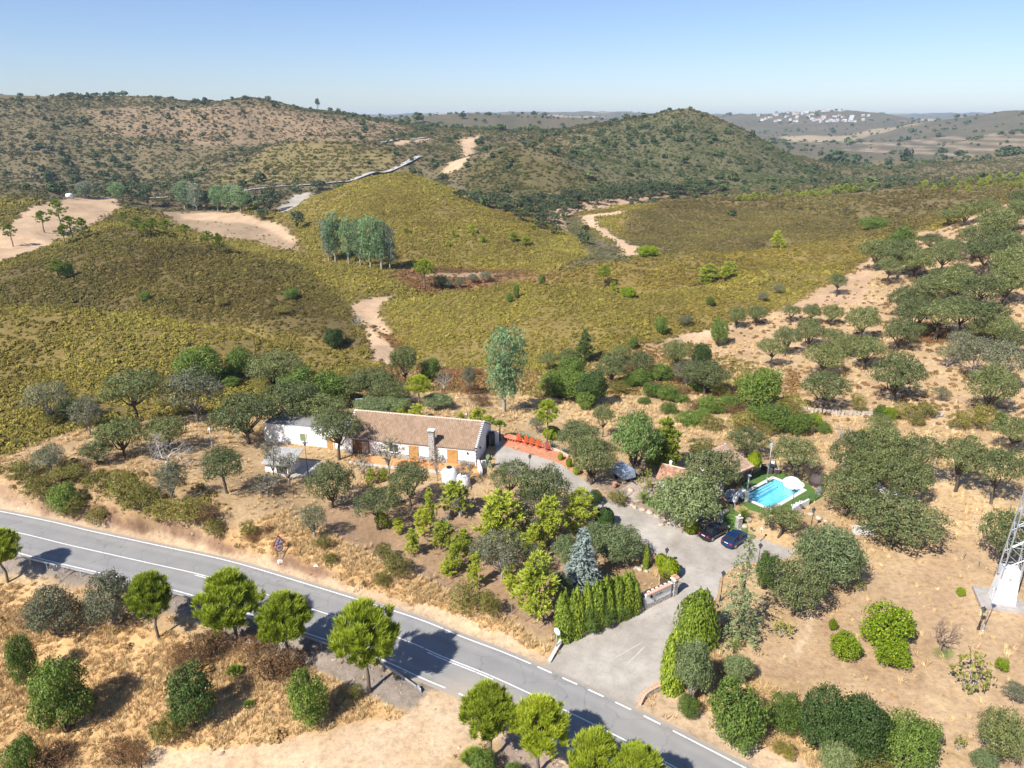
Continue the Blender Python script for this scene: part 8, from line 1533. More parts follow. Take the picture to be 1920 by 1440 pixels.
# the basin is dug above the turf pad level: floor 1.1 m under the coping
child('basin', MB().add([(x, y, .04) for x, y in inner] + [(x, y, -1.15) for x, y in inner], [tuple(range(n_, 2 * n_))] + [(n_ + i, n_ + (i + 1) % n_, (i + 1) % n_, i) for i in range(n_)]).mesh('basin', POOLB), po)
for i in range(3): child('step', MB().box((-.3, PBh - .2 - .3 * i, -.62 - .22 * i), (2 * PA - 1., .32, .9)).mesh('step', POOLW), po)
wm_ = bpy.data.materials.new('pool_water'); wm_.use_nodes = True; t = wm_.node_tree; t.nodes.clear(); oo = t.nodes.new('ShaderNodeOutputMaterial'); mx = t.nodes.new('ShaderNodeMixShader'); tr = t.nodes.new('ShaderNodeBsdfTransparent'); tr.inputs[0].default_value = (.62, .90, .98, 1); gl = t.nodes.new('ShaderNodeBsdfGlossy'); gl.inputs['Roughness'].default_value = .05; fr = t.nodes.new('ShaderNodeFresnel'); fr.inputs[0].default_value = 1.33
bp = t.nodes.new('ShaderNodeBump'); bp.inputs['Strength'].default_value = .25; bp.inputs['Distance'].default_value = .05; nn_ = noise(t, 3., 3.); t.links.new(nn_, bp.inputs['Height']); t.links.new(bp.outputs[0], gl.inputs['Normal']); t.links.new(bp.outputs[0], fr.inputs['Normal'])
t.links.new(fr.outputs[0], mx.inputs[0]); t.links.new(tr.outputs[0], mx.inputs[1]); t.links.new(gl.outputs[0], mx.inputs[2]); t.links.new(mx.outputs[0], oo.inputs[0])
wi = rect_round(*E0, PA - .005, PBh - .005, .35); child('water', MB().add([(x, y, -.06) for x, y in wi], [tuple(range(len(wi)))]).mesh('water', wm_), po)
jx = (Vector(PT['jac']) - pc); jl = (jx.dot(ux), jx.dot(uy))
child('sun_shelf', MB().lathe([(1.12, -1.1), (1.12, .02), (1.08, .07), (.1, .08)], 28, (jl[0], jl[1], 0)).mesh('sun_shelf', M('white_shelf', (.66, .67, .68), .6, .06, 2.)), po)
child('shelf_rim', MB().tube([(jl[0] + 1.14 * math.cos(a_), jl[1] + 1.14 * math.sin(a_), .0) for a_ in np.linspace(0, 2 * math.pi, 29)], .07, 6).mesh('shelf_rim', M('blue_rim', (.12, .50, .85), .4, .05, 2.)), po)
bw = MB(); NA = 26
vs = []
for i in range(NA):
    a_ = -.95 + 2.75 * i / (NA - 1); hh = .10 + .75 * math.sin(math.pi * i / (NA - 1)) ** .8; c_, s_ = math.cos(a_), math.sin(a_)
    for r_, z_ in ((1.15, -.1), (1.2, hh), (1.42, hh * .95), (1.55, -.1)): vs.append((jl[0] + r_ * c_, jl[1] + r_ * s_, z_))
bw.add(vs, [(0, 3, 2, 1), (4 * NA - 4, 4 * NA - 3, 4 * NA - 2, 4 * NA - 1)] + [(4 * i + j, 4 * i + 4 + j, 4 * i + 4 + (j + 1) % 4, 4 * i + (j + 1) % 4) for i in range(NA - 1) for j in range(4)]); child('curved_backrest', bw.mesh('curved_backrest', M('white_shelf', (.8, .8, .79)), True), po)
rc = MB().lathe([(1.35, -.15), (1.35, .095), (1.0, .105)], 30, (jl[0] + .75, jl[1], 0)); child('round_coping', rc.mesh('round_coping', COP), po)
# pool furniture
RATT = M('brown_rattan', (.075, .055, .05), .7, .35, 22., .5); CUSH = M('white_cushion', (.74, .73, .71), .9, .06, 4.)
def tub_chair(loc, rz, lab):
    o = empty('rattan_armchair', loc, lab, 'armchair', 'rattan armchairs on the turf', rz); b = MB()
    b.box((0, 0, .2), (.75, .75, .4)); b.box((0, .34, .55), (.75, .12, .75)); b.box((-.34, -.02, .45), (.12, .62, .5)); b.box((.34, -.02, .45), (.12, .62, .5)); child('frame', b.mesh('frame', RATT), o); child('cushion', MB().box((0, -.03, .45), (.54, .58, .12)).mesh('cushion', CUSH, bevel=.03), o); child('back_cushion', MB().box((0, .24, .70), (.52, .12, .4)).mesh('back_cushion', CUSH, bevel=.03), o)
tub_chair(gz(*PT['ch1'][:2], .03), 1.3, 'rattan armchair left of the rattan table'); tub_chair(gz(*PT['ch2'][:2], .03), -.3, 'rattan armchair behind the rattan table, its white cushion facing the camera'); tub_chair(gz(*PT['ch3'][:2], .03), 2.9, 'rattan armchair in front of the rattan table, nearest the pool'); tub_chair(gz(*PT['ch4'][:2], .03), -1.9, 'rattan armchair right of the rattan table')
o = empty('rattan_table', gz(*PT['tab'][:2], .03), 'round rattan table amid four armchairs', 'table'); child('table_base', MB().lathe([(.38, 0), (.3, .35), (.38, .68)], 14).mesh('table_base', RATT), o); child('table_top', MB().lathe([(.56, .685), (.56, .73)], 20).mesh('table_top', DARKST), o)
o = empty('round_daybed', gz(*PT['day'][:2], .03), 'round canopied rattan daybed at the right of the pool', 'daybed', rz=2.4)
child('base', MB().lathe([(1.15, 0), (1.22, .4), (1.15, .42)], 24).mesh('base', RATT), o); child('mattress', MB().lathe([(1.08, .425), (1.1, .55), (.95, .6)], 24).mesh('mattress', CUSH, True), o)
vs = []; n1, n2 = 22, 8
for i in range(n1):
    a_ = -.35 + (math.pi + .7) * i / (n1 - 1)
    for j in range(n2): e_ = j / (n2 - 1) * 1.45; vs.append((1.2 * math.cos(a_) * math.cos(e_ * .95), 1.2 * math.sin(a_) * math.cos(e_ * .95) - .25 * math.sin(e_), .42 + 1.25 * math.sin(e_)))
cm = MB().add(vs, [(i * n2 + j, i * n2 + j + 1, (i + 1) * n2 + j + 1, (i + 1) * n2 + j) for i in range(n1 - 1) for j in range(n2 - 1)]).mesh('canopy', RATT, True); child('canopy', cm, o).modifiers.new('thickness', 'SOLIDIFY').thickness = .05
for i, (x_, y_) in enumerate(((-.4, -.5), (.4, -.4))): child('pillow', MB().box((x_, y_, .68), (.45, .2, .32), .3 * i).mesh('pillow', CUSH, bevel=.06), o)
top('rattan_chest', MB().box((0, 0, .3), (1.3, .75, .6)).box((0, 0, .64), (1.36, .8, .07)).mesh('rattan_chest', M('grey_rattan', (.22, .215, .21), .7, .2, 20., .3), bevel=.02), gz(*PT['dbox'][:2], .03), 'grey rattan storage chest beside the daybed', 'chest', rz=.9)
def mesh_fence(name, label, pts, h, step=2.2):
    o = empty(name, pts[0], label, 'fence'); b = Vector(pts[0]); Q = dense([p[:2] for p in pts], step); zz = [H(*q) for q in Q]; pm_ = MB().tube([(0, 0, -.3), (0, 0, h)], .035, 6).mesh('post', GREENM)
    for q, z_ in zip(Q, zz): child('post', pm_, o, (q[0] - b.x, q[1] - b.y, z_ - b.z))
    wr = MB()
    for i in range(len(Q) - 1):
        a_, c_ = Vector((Q[i][0] - b.x, Q[i][1] - b.y, zz[i] - b.z)), Vector((Q[i + 1][0] - b.x, Q[i + 1][1] - b.y, zz[i + 1] - b.z)); k_ = 9
        for j in range(6): wr.tube([a_ + Vector((0, 0, .1 + (h - .15) * j / 5)), c_ + Vector((0, 0, .1 + (h - .15) * j / 5))], .009, 3, cap=False)
        for j in range(1, k_): p_ = a_ + (c_ - a_) * j / k_; wr.tube([p_ + Vector((0, 0, .08)), p_ + Vector((0, 0, h - .04))], .007, 3, cap=False)
    child('wire_mesh', wr.mesh('wire_mesh', GREENM), o); return o
mesh_fence('pool_fence', 'green wire mesh fence behind the rattan chairs and the pool', [PT[k] for k in ('f2', 'f3', 'f4', 'f5', 'f6')], 1.35); mesh_fence('pool_fence', 'green wire mesh fence at the lower right corner of the pool turf', [PT[k] for k in ('f0', 'f1')], 1.35, 1.6)
pp_ = [gz(*PT['w0'][:2]), gz(*PT['w1'][:2])]; wall_run('pool_wall', 'low white wall closing the turf below the pool', 'wall', pp_, .25, [.75, .95], WALLM)
mesh_fence('pool_fence', 'short green fence standing on the low white pool wall', [tuple(Vector(pp_[0]) + Vector((0, .1, .6))), tuple(Vector(pp_[1]) + Vector((0, .1, .6)))], 1.5, 1.3)
for i, (t_, s_) in enumerate(((.25, .3), (.5, .34), (.72, .26))):
    q = Vector(pp_[0]).lerp(Vector(pp_[1]), t_); top('white_pot', MB().lathe([(.18, 0), (.32, .25), (.34, .5), (.26, .5)], 12).mesh('white_pot', WHITE, True), gz(q.x - .1, q.y + .55, .03), ('white pot nearest the lamp pole on the turf', 'middle white pot along the low pool wall', 'white pot at the upper end of the low pool wall')[i], 'flower pot')
# white arch, egg chair, shower
p = Vector(PT['arch']); o = empty('white_arch', gz(p.x, p.y), 'white plaster arch by the left corner of the pool', 'arch', rz=.5); pts_ = [(-1.15, 0, -.2), (-1.1, 0, .9), (-.85, 0, 1.6), (-.3, 0, 2.0), (.3, 0, 2.0), (.85, 0, 1.6), (1.1, 0, .9), (1.15, 0, -.2)]
child('arch_band', MB().tube(pts_, [.36, .33, .3, .28, .28, .3, .33, .36], 8).mesh('arch_band', WALLM, True), o)
p = Vector(PT['egg']); o = empty('moulded_chair', gz(p.x, p.y), 'pale grey shell-shaped seat beside the white arch', 'chair', rz=-.6); vs = []; n1, n2 = 16, 7
for i in range(n1):
    a_ = -.5 + (math.pi + 1.) * i / (n1 - 1)
    for j in range(n2): e_ = -1.2 + j / (n2 - 1) * 2.2; vs.append((.85 * math.cos(a_) * math.cos(e_), .85 * math.sin(a_) * math.cos(e_), 1. + .95 * math.sin(e_)))
child('shell', MB().add(vs, [(i * n2 + j, i * n2 + j + 1, (i + 1) * n2 + j + 1, (i + 1) * n2 + j) for i in range(n1 - 1) for j in range(n2 - 1)]).mesh('shell', M('grey_shell', (.50, .53, .58), .5, .08, 2.), True), o).modifiers.new('thickness', 'SOLIDIFY').thickness = .05
child('foot', MB().lathe([(.45, -.1), (.4, .08), (.1, .16)], 14).mesh('foot', DARKST), o); child('seat_pad', MB().lathe([(.55, .42), (.6, .52), (.3, .56)], 14).mesh('seat_pad', M('blue_pad', (.10, .12, .18), .9, .1, 4.), True), o)
x, y, z = PT['shower']; o = empty('pool_shower', gz(x, y, .03), 'white shower column with square head on the turf', 'shower'); child('column', MB().box((0, 0, 1.1), (.14, .14, 2.3)).mesh('column', WHITE), o); child('shower_head', MB().box((.0, -.22, 2.28), (.4, .45, .08)).mesh('shower_head', GREYB), o); child('tap', MB().tube([(0, -.07, 1.1), (0, -.16, 1.1)], .03, 6).mesh('tap', STEEL), o)
# pool house: white gable wall, mono-pitch terracotta slab roof
pa, pb, pcn = (Vector(PT[k]) for k in ('phA', 'phB', 'phC')); px_, py_ = ((pa + pb) / 2).x - 2.0, ((pa + pb) / 2).y + 1.4; ph = empty('pool_house', (px_, py_, 1.7), 'pool house with pinkish roof and white gable wall', 'pool house', rz=.62)
child('wall', MB().box((0, 1.2, 1.2), (6.4, .25, 2.9)).box((-3.1, -.8, 1.15), (.25, 4., 2.6)).mesh('wall', WALLM), ph); child('gable_wall', MB().add([(3.05, -1.2, -.2), (3.3, -1.2, -.2), (3.3, 2.4, -.2), (3.05, 2.4, -.2), (3.05, -1.2, 2.5), (3.3, -1.2, 2.5), (3.3, 2.4, 4.0), (3.05, 2.4, 4.0)], [(0, 1, 5, 4), (1, 2, 6, 5), (2, 3, 7, 6), (3, 0, 4, 7), (4, 5, 6, 7), (3, 2, 1, 0)]).mesh('gable_wall', WALLM), ph)
tiled('roof_slope', 7.2, 5.2, 1.55, ph, (-3.9, 2.2, 2.42), roof_tiles('pink_tile', (.34, .23, .165), (.48, .345, .255), .30, .40))

for x_ in (-3., 0, 3.): child('roof_post', MB().box((x_, -2.6, 1.1), (.16, .16, 2.6)).mesh('roof_post', DWOOD), ph)
child('fascia', MB().box((-.3, -3.02, 2.36), (7.2, .08, .2)).mesh('fascia', DWOOD), ph)
p = (Vector(PT['cot']) + Vector(PT['cot2'])) / 2; co_ = empty('tiled_cottage', gz(p.x, p.y), 'small cottage with terracotta roof behind the large olive tree', 'cottage', rz=-.5)
child('wall', MB().add([(-3, -2.2, -.4), (3, -2.2, -.4), (3, 2.2, -.4), (-3, 2.2, -.4), (-3, -2.2, 2.2), (3, -2.2, 2.2), (3, 2.2, 2.2), (-3, 2.2, 2.2), (-3, 0, 3.1), (3, 0, 3.1)], [(0, 1, 5, 4), (1, 2, 6, 9, 5), (2, 3, 7, 6), (3, 0, 4, 8, 7), (3, 2, 1, 0)]).mesh('wall', WALLM), co_)
for r_ in (0, math.pi): tiled('roof_slope', 6.8, 2.7, 1.15, co_, (-3.4 if r_ == 0 else 3.4, 0, 2.06), TERR, rot=r_)
child('ridge', MB().tube([(-3.4, 0, 3.26), (3.4, 0, 3.26)], .12, 6).mesh('ridge', M('ridge_mortar', (.58, .46, .36))), co_); child('chimney_pot', MB().lathe([(.2, 0), (.2, .7), (.26, .75), (.05, .95)], 8).mesh('chimney_pot', WALLM), co_, (-2.2, .3, 3.0)); opening(co_, .6, -2.22, 1.0, 2.0, -.1, DWOOD, 'door', DWOOD)
# covered trailer under the oak
x, y, z = PT['awn']; o = empty('covered_trailer', gz(x, y), 'blue-grey tarpaulin covered trailer under the oak by the terrace', 'trailer', rz=.5); child('tarpaulin', MB().box((0, 0, 1.15), (2.2, 3.4, 1.3), taper=.86).mesh('tarpaulin', M('blue_tarp', (.27, .33, .43), .5, .15, 1.5), bevel=.12), o); child('drawbar', MB().box((0, -2.2, .45), (.1, 1.3, .1)).mesh('drawbar', DARKST), o)
wt = MB().tube([(-.1, 0, 0), (.1, 0, 0)], .3, 14).mesh('wheel', M('tyre_rubber', (.02, .02, .02)))
for sx in (-1, 1): child('wheel', wt, o, (sx * 1.12, .2, .3))
# garden pillars, little gate, rocks, pots
for k, lab in (('sp1', 'stone lamp pillar behind the black car'), ('sp2', 'stone lamp pillar behind the blue car'), ('sp3', 'low stone pillar at the drive kerb left of the cars')):
    x, y, z = PT[k]; o = empty('stone_pillar', gz(x, y), lab, 'pillar'); hh = 1.5 if k != 'sp3' else 1.2; child('pillar_body', MB().box((0, 0, hh / 2 - .2), (.6, .6, hh + .2), .4).mesh('pillar_body', PSTONE), o); child('cap', MB().box((0, 0, hh + .06), (.72, .72, .1), .4).mesh('cap', CONCP), o)
    if k != 'sp3': lamp(gz(x, y, hh + .2 - .0), .0, 'white globe lamp on the stone pillar behind the %s car' % ('black' if k == 'sp1' else 'blue'), 'globe')
x, y, z = PT['l8']; o = empty('lamp_post', gz(x, y), 'white globe lamp on a short post right of the blue car', 'lamp post'); child('pole', MB().tube([(0, 0, -.1), (0, 0, 1.7)], .05, 8).mesh('pole', PSTONE), o); child('globe', MB().lathe([(.02, .0), (.12, .04), (.17, .17), (.12, .3), (.02, .34)], 12).mesh('globe', GLASSW, True), o, (0, 0, 1.7))
x, y, z = PT['gp']; o = empty('stone_pillar', gz(x, y), 'stone pillar carrying the little iron garden gate', 'pillar'); child('pillar_body', MB().box((0, 0, .75), (.6, .55, 1.9), .3, taper=.9).mesh('pillar_body', PSTONE), o)
x, y, z = PT['ig']; o = empty('garden_gate', gz(x, y), 'little black iron garden gate beside its stone pillar', 'gate', rz=.9); child('gate_frame', MB().tube([(0, 0, .1), (0, 0, 1.5), (.55, 0, 1.75), (1.1, 0, 1.5), (1.1, 0, .1), (0, 0, .12)], .025, 5).mesh('gate_frame', BLACK), o)
for i in range(6): child('bar', MB().tube([(.15 + .16 * i, 0, .12), (.15 + .16 * i, 0, 1.5)], .014, 4).mesh('bar', BLACK), o)
x, y, z = PT['urn']; top('garden_urn', MB().lathe([(.12, 0), (.2, .1), (.32, .45), (.26, .75), (.34, .85), (.26, .85)], 12).mesh('garden_urn', TERRA, True), gz(x, y, .05), 'terracotta urn in the gate garden under the oak', 'urn')
x, y, z = PT['chair_s']; garden_chair('garden_chair', 'brown garden chair on the paving beside the yellowish thin tree', DWOOD, gz(x, y, .06), 2.2)
ico = bmesh.new(); bmesh.ops.create_icosphere(ico, subdivisions=2, radius=1); IV = np.array([v.co for v in ico.verts]); IF = np.array([[v.index for v in f.verts] for f in ico.faces]); ico.free(); rk = []
ROCKM = M('pale_rock', (.48, .385, .30), .9, .3, 2.5, .5)
for k in range(4): q = np.random.RandomState(k + 60); nv = IV * (1 + .5 * fbm(IV[:, 0] * 2 + k * 9, IV[:, 1] * 2 + IV[:, 2] * 1.7, 3, k))[:, None] * np.array([1, .8, .65]); rk.append(np_mesh('boulder', nv, IF, ROCKM))
for i, (x, y, z, s) in enumerate(ROCKS):
    o = top('boulder', rk[i % 4], gz(x, y, .12 * s), 'pale boulder in the rockery edging drive and garden', 'boulder', 'boulders of the garden rockery', rz=i * 1.7); o.scale = (.62 * s, .62 * s, .62 * s)
# white furniture and rusty shelter among the oaks
for k, lab in (('gf1', 'left round white table under the oaks'), ('gf2', 'right round white table under the oaks')):
    o = empty('white_table', gz(*PT[k][:2]), lab, 'table'); child('table_top', MB().lathe([(.75, .70), (.75, .75)], 20).mesh('table_top', WHITE), o); child('pedestal', MB().lathe([(.4, 0), (.08, .1), (.08, .7)], 10).mesh('pedestal', WHITE), o)
for i, k in enumerate(('gc1', 'gc2', 'gc3', 'gc4')): garden_chair('white_chair', ('white garden chair left of the left white table', 'white garden chair between the two white tables', 'white garden chair behind the right white table', 'white garden chair right of the right white table')[i], WHITE, gz(*PT[k][:2]), i * 1.6 + .5, 'white chairs under the oaks', 1.1)
a, b2 = Vector(PT['sh0']), Vector(PT['sh1']); p = (a + b2) / 2; o = empty('rusty_shelter', gz(p.x, p.y + 4.5), 'open shelter with rusty brown roof inside the oak grove', 'shelter', rz=-.15)
child('roof', MB().box((0, 0, 2.45), (6.0, 3.6, .12), mat=Matrix.Rotation(.12, 3, 'X')).mesh('roof', M('rusty_sheet', (.33, .20, .14), .85, .25, 2., .2)), o)
for sx in (-1, 1):
    for sy in (-1, 1): child('post', MB().box((sx * 2.7, sy * 1.5, 1.0), (.12, .12, 2.8)).mesh('post', DWOOD), o)
# dry-stone wall on the tan slope: irregular blocks joined in one body
def dry_wall(keys, lab, h=.95):
    Q = dense([PT[k][:2] for k in keys], .55); b = MB(); rg = random.Random(3); o_ = Vector(gz(*Q[0]))
    for i in range(len(Q) - 1):
        a_, c_ = Q[i], Q[i + 1]; z_ = H(*a_); g_ = math.atan2(c_[1] - a_[1], c_[0] - a_[0])
        for j in range(3): b.box((a_[0] - o_.x + rg.uniform(-.06, .06), a_[1] - o_.y + rg.uniform(-.05, .05), z_ - o_.z + .05 + j * h / 3 + rg.uniform(-.03, .03)), (rg.uniform(.42, .62), rg.uniform(.42, .6), h / 3 * rg.uniform(.8, 1.1)), g_ + rg.uniform(-.15, .15), taper=rg.uniform(.8, 1.))
    return top('stone_wall', b.mesh('stone_wall', M('grey_wall_stone', (.40, .345, .28), .9, .3, 1.2, .3)), o_, lab, 'stone wall')
dry_wall(('sw0', 'sw1', 'sw2'), 'long dry-stone wall crossing the tan slope above the garden'); dry_wall(('sw3', 'sw4'), 'short broken dry-stone wall right of the long one')
# wire fences
def post_fence(L, lab, h=1.35, step=4.):
    Q = dense([p[:2] for p in L], step); o = empty('wire_fence', gz(*Q[0]), lab, 'fence'); b = Vector(o.location); pm_ = MB().tube([(0, 0, -.3), (0, 0, h)], .035, 5).mesh('post', M('weathered_post', (.30, .25, .2), .9, .2, 4.)); wr = MB()
    for i, q in enumerate(Q):
        z_ = H(*q); child('post', pm_, o, (q[0] - b.x, q[1] - b.y, z_ - b.z), (.04 * ((i * 7) % 3 - 1), .05 * ((i * 5) % 3 - 1), 0))
        if i:
            p_ = Q[i - 1]; zp = H(*p_)
            for j in range(4): wr.tube([(p_[0] - b.x, p_[1] - b.y, zp - b.z + .25 + .32 * j), (q[0] - b.x, q[1] - b.y, z_ - b.z + .25 + .32 * j)], .008, 3, cap=False)
    child('wire', wr.mesh('wire', DARKST), o)
post_fence(LINES['fence1'], 'thin wire fence on the slope between road and house trees'); post_fence(LINES['fence2'], 'thin wire fence crossing the bare plot towards the tower')
# odds and ends
x, y, z = PT['pole']; top('bare_pole', MB().tube([(0, 0, -.5), (.05, 0, 2.4), (0, .05, 4.8)], [.15, .12, .08], 7).mesh('bare_pole', BARK if 'BARK' in globals() else M('bark', (.10, .075, .055), .95, .35, 6., .5)), (x, y, z), 'bare upright dead trunk on the front left hill', 'dead trunk')
x, y, z = PT['snag']; top('dead_snag', MB().tube([(0, 0, -.3), (.1, 0, 1.4), (.5, 0, 2.3), (.2, 0, 3.2), (-.3, 0, 3.0)], [.16, .14, .12, .1, .05], 6).mesh('dead_snag', M('bark', (.10, .075, .055), .95, .35, 6., .5)), (x, y, z), 'hooked dark dead snag on top of the bright hill', 'dead trunk')
x, y, z = PT['cage']; o = empty('iron_cage', gz(x, y), 'rusty open iron cage on bare soil left of the shed', 'iron cage', rz=.2); RUST = M('rust_iron', (.16, .09, .055), .8, .3, 5.)
for sx in (-1, 1):
    for sy in (-1, 1): child('upright', MB().tube([(sx * 1.1, sy * .8, -.2), (sx * 1.1, sy * .8, 1.5)], .04, 5).mesh('upright', RUST), o)
for zz in (.5, 1.0, 1.45):
    for sx in (-1, 1): child('rail', MB().tube([(sx * 1.1, -.8, zz), (sx * 1.1, .8, zz)], .025, 4).mesh('rail', RUST), o); child('rail', MB().tube([(-1.1, sx * .8, zz), (1.1, sx * .8, zz)], .025, 4).mesh('rail', RUST), o)
x, y, z = PT['litter']; top('white_scrap', MB().add([(-.3, -.15, .06), (.25, -.2, .03), (.32, .12, .12), (.05, .24, .2), (-.25, .15, .09)], [(0, 1, 2, 3, 4)]).mesh('white_scrap', WHITE), gz(x, y, .03), 'scrap of white sheet lying on the roadside slope', 'scrap')
x, y, z = PT['plank']; top('concrete_block', MB().box((0, 0, .15), (1.5, .55, .32), .55, mat=Matrix.Rotation(.1, 3, 'X')).mesh('concrete_block', CONCP, bevel=.04), gz(x, y), 'pale concrete block lying in golden grass below the dark tree', 'concrete block')
x, y, z = PT['drum']; top('white_tank', MB().lathe([(2., -.5), (2.1, 2.2), (1.7, 2.9), (.5, 3.1)], 14).mesh('white_tank', WHITE, True), (x, y, z), 'white drum on top of the sandy road cutting', 'tank')
# ================================================================ far white villages
WV = [M('village_white', (.50, .51, .53), .85, .05, .2), M('village_cream', (.50, .45, .38), .85, .05, .2)]; RV = M('village_roof', (.42, .24, .16), .9, .15, .2)
def village_house(i):
    q = random.Random(i); w_, d_, h_ = q.uniform(9, 18), q.uniform(8, 12), q.uniform(5, 8); a = MB().add([(-w_ / 2, -d_ / 2, -6), (w_ / 2, -d_ / 2, -6), (w_ / 2, d_ / 2, -6), (-w_ / 2, d_ / 2, -6), (-w_ / 2, -d_ / 2, h_), (w_ / 2, -d_ / 2, h_), (w_ / 2, d_ / 2, h_), (-w_ / 2, d_ / 2, h_), (-w_ / 2, 0, h_ + 2.2), (w_ / 2, 0, h_ + 2.2)], [(0, 1, 5, 4), (1, 2, 6, 9, 5), (2, 3, 7, 6), (3, 0, 4, 8, 7)]).mesh('wall', WV[i % 7 == 3])
    b = MB().add([(-w_ / 2 - .4, -d_ / 2 - .5, h_ - .3), (w_ / 2 + .4, -d_ / 2 - .5, h_ - .3), (w_ / 2 + .4, 0, h_ + 2.3), (-w_ / 2 - .4, 0, h_ + 2.3), (w_ / 2 + .4, d_ / 2 + .5, h_ - .3), (-w_ / 2 - .4, d_ / 2 + .5, h_ - .3)], [(0, 1, 2, 3), (3, 2, 4, 5)]).mesh('roof', RV if i % 3 else WV[0]); return a, b
VH = [village_house(i) for i in range(6)]; rg = random.Random(8)
def village(n, x0, x1, y0, y1, lab, grp, s=1.):
    k = 0; tries = 0
    while k < n and tries < 4000:
        tries += 1; x, y = rg.gauss((x0 + x1) / 2, (x1 - x0) / 4), rg.uniform(y0, y1)
        if not x0 < x < x1: continue
        o = empty('village_house', (x, y, H(x, y)), lab, 'house', grp, rg.uniform(-.5, .5)); o.scale = (s, s, s); a, b = VH[k % 6]; child('wall', a, o); child('roof', b, o); k += 1
village(60, 1060, 1560, 3030, 3520, 'tiny white house of the far village on the right skyline', 'white houses of the far village'); village(26, 4450, 5150, 6900, 7300, 'tiny white house of the farthest village under the blue hills', 'white houses of the farthest village', 1.6)

# ================================================================ trees, shrubs, hedges
def leaf_material(name, col, col2=None, rough=.6, transl=.27, rnd=.22):
    if name in MATS: return MATS[name]
    m, t, b = nodes(name); v = nd(t, 'ShaderNodeAttribute', attribute_name='v').outputs['Fac']
    hi = col2 or tuple(c * 1.5 for c in col); lo = tuple(c * .6 for c in col)
    c = ramp(t, v, [(0, lo), (.5, col), (1, hi)])
    oi = nd(t, 'ShaderNodeObjectInfo').outputs['Random']
    c = mixc(t, c, ramp(t, oi, [(0, (1 - rnd * 1.1, 1 - rnd, 1 - rnd)), (.5, (1, 1, 1)), (1, (1 + rnd * 1.3, 1 + rnd, 1 + rnd * .4))]), 1., 'MULTIPLY')
    t.links.new(c, b.inputs['Base Color']); b.inputs['Roughness'].default_value = rough; b.inputs['Specular IOR Level'].default_value = .25
    if transl:
        tr = nd(t, 'ShaderNodeBsdfTranslucent'); t.links.new(c, tr.inputs[0]); mx = nd(t, 'ShaderNodeMixShader'); mx.inputs[0].default_value = transl
        t.links.new(b.outputs[0], mx.inputs[1]); t.links.new(tr.outputs[0], mx.inputs[2])
        t.links.new(mx.outputs[0], [n for n in t.nodes if n.type == 'OUTPUT_MATERIAL'][0].inputs[0])
    MATS[name] = m; return m
BARK = M('bark', (.10, .075, .055), .95, .35, 6., .5); BARKG = M('grey_bark', (.30, .27, .235), .95, .3, 6., .4); BARKP = M('pine_bark', (.20, .155, .125), .95, .35, 8., .5)
TWIG = M('dead_twig', (.42, .39, .345), .95, .2, 8.); PALE = M('pale_bark', (.42, .36, .29), .9, .3, 4., .3)
def limb_mesh(name, limbs, mat, n=5):
    mb = MB()
    for pts, r in limbs: mb.tube(pts, r, n)
    return mb.mesh(name, mat, True)
def bent(a, b, rng, k=3, w=.12):
    a, b = np.array(a, float), np.array(b, float); L = np.linalg.norm(b - a); P = [a]
    for i in range(1, k): P.append(a + (b - a) * i / k + rng.normal(size=3) * w * L * .5)
    return [tuple(p) for p in P + [b]]
def lobes(rng, n, cz, sx, sz, r0, r1, low=-.35):
    """well spread lobe centres inside a flattened dome"""
    Cn = []
    for _ in range(4000):
        d = rng.normal(size=3); d /= np.linalg.norm(d)
        if d[2] < low: continue
        rad = rng.uniform(.45, 1) ** .6; r = rng.uniform(r0, r1)
        c = np.array([d[0] * (sx - r) * rad, d[1] * (sx - r) * rad, cz + d[2] * max(sz - r * .8, .05) * rad])
        if all(np.linalg.norm((c - q) / np.array([1, 1, .8])) > (r + s) * .52 for q, s in Cn): Cn.append((c, r))
        if len(Cn) >= n: break
    return Cn
def lobe_leaves(rng, LB, n, size, asp=.6, flat=.8, clump=9, spread=.16, up=.25, rnd=.55, droop=0., gap=.0):
    tot = sum(r * r for c, r in LB); PP = []; NN = []
    for c, r in LB:
        k = max(4, int(n * r * r / tot / clump)); d = rng.normal(size=(k, 3)); d[:, 2] = d[:, 2] * .9 + .18; d /= np.linalg.norm(d, axis=1, keepdims=True)
        p = c + d * r * rng.uniform(.70, 1.08, (k, 1)) * np.array([1, 1, flat])
        keep = np.ones(k, bool)
        for c2, r2 in LB:
            if r2 != r or (c2 != c).any(): keep &= np.linalg.norm((p - c2) / np.array([1, 1, flat]), axis=1) > r2 * .72
        p, d = p[keep], d[keep]
        q = np.repeat(p, clump, 0) + rng.normal(size=(len(p) * clump, 3)) * spread * r * np.array([1, 1, .7])
        PP.append(q); NN.append(np.repeat(d, clump, 0))
    P = np.concatenate(PP); N = np.concatenate(NN) + rng.normal(size=P.shape) * rnd; N[:, 2] += up
    tang = None
    if droop: tang = np.tile([0, 0, -1.], (len(P), 1)) + rng.normal(size=P.shape) * .35
    V, F = cards(P, N, size * rng.uniform(.7, 1.3, len(P)), asp, rng, tang)
    return V, F, np.repeat(np.clip(rng.normal(.5, .2, len(P)), 0, 1), 4)
def normal(V, w, h): return np.asarray(V) / np.array([w / 2, w / 2, h])
def pack(V, F, v, w, h, mat, name='crown'): return np_mesh(name, normal(V, w, h), F, mat, attrs={'v': v})
def scale_mesh(me, w, h):
    co = np.empty(len(me.vertices) * 3, np.float32); me.vertices.foreach_get('co', co); co = normal(co.reshape(-1, 3), w, h).astype(np.float32); me.vertices.foreach_set('co', co.ravel()); me.update(); return me
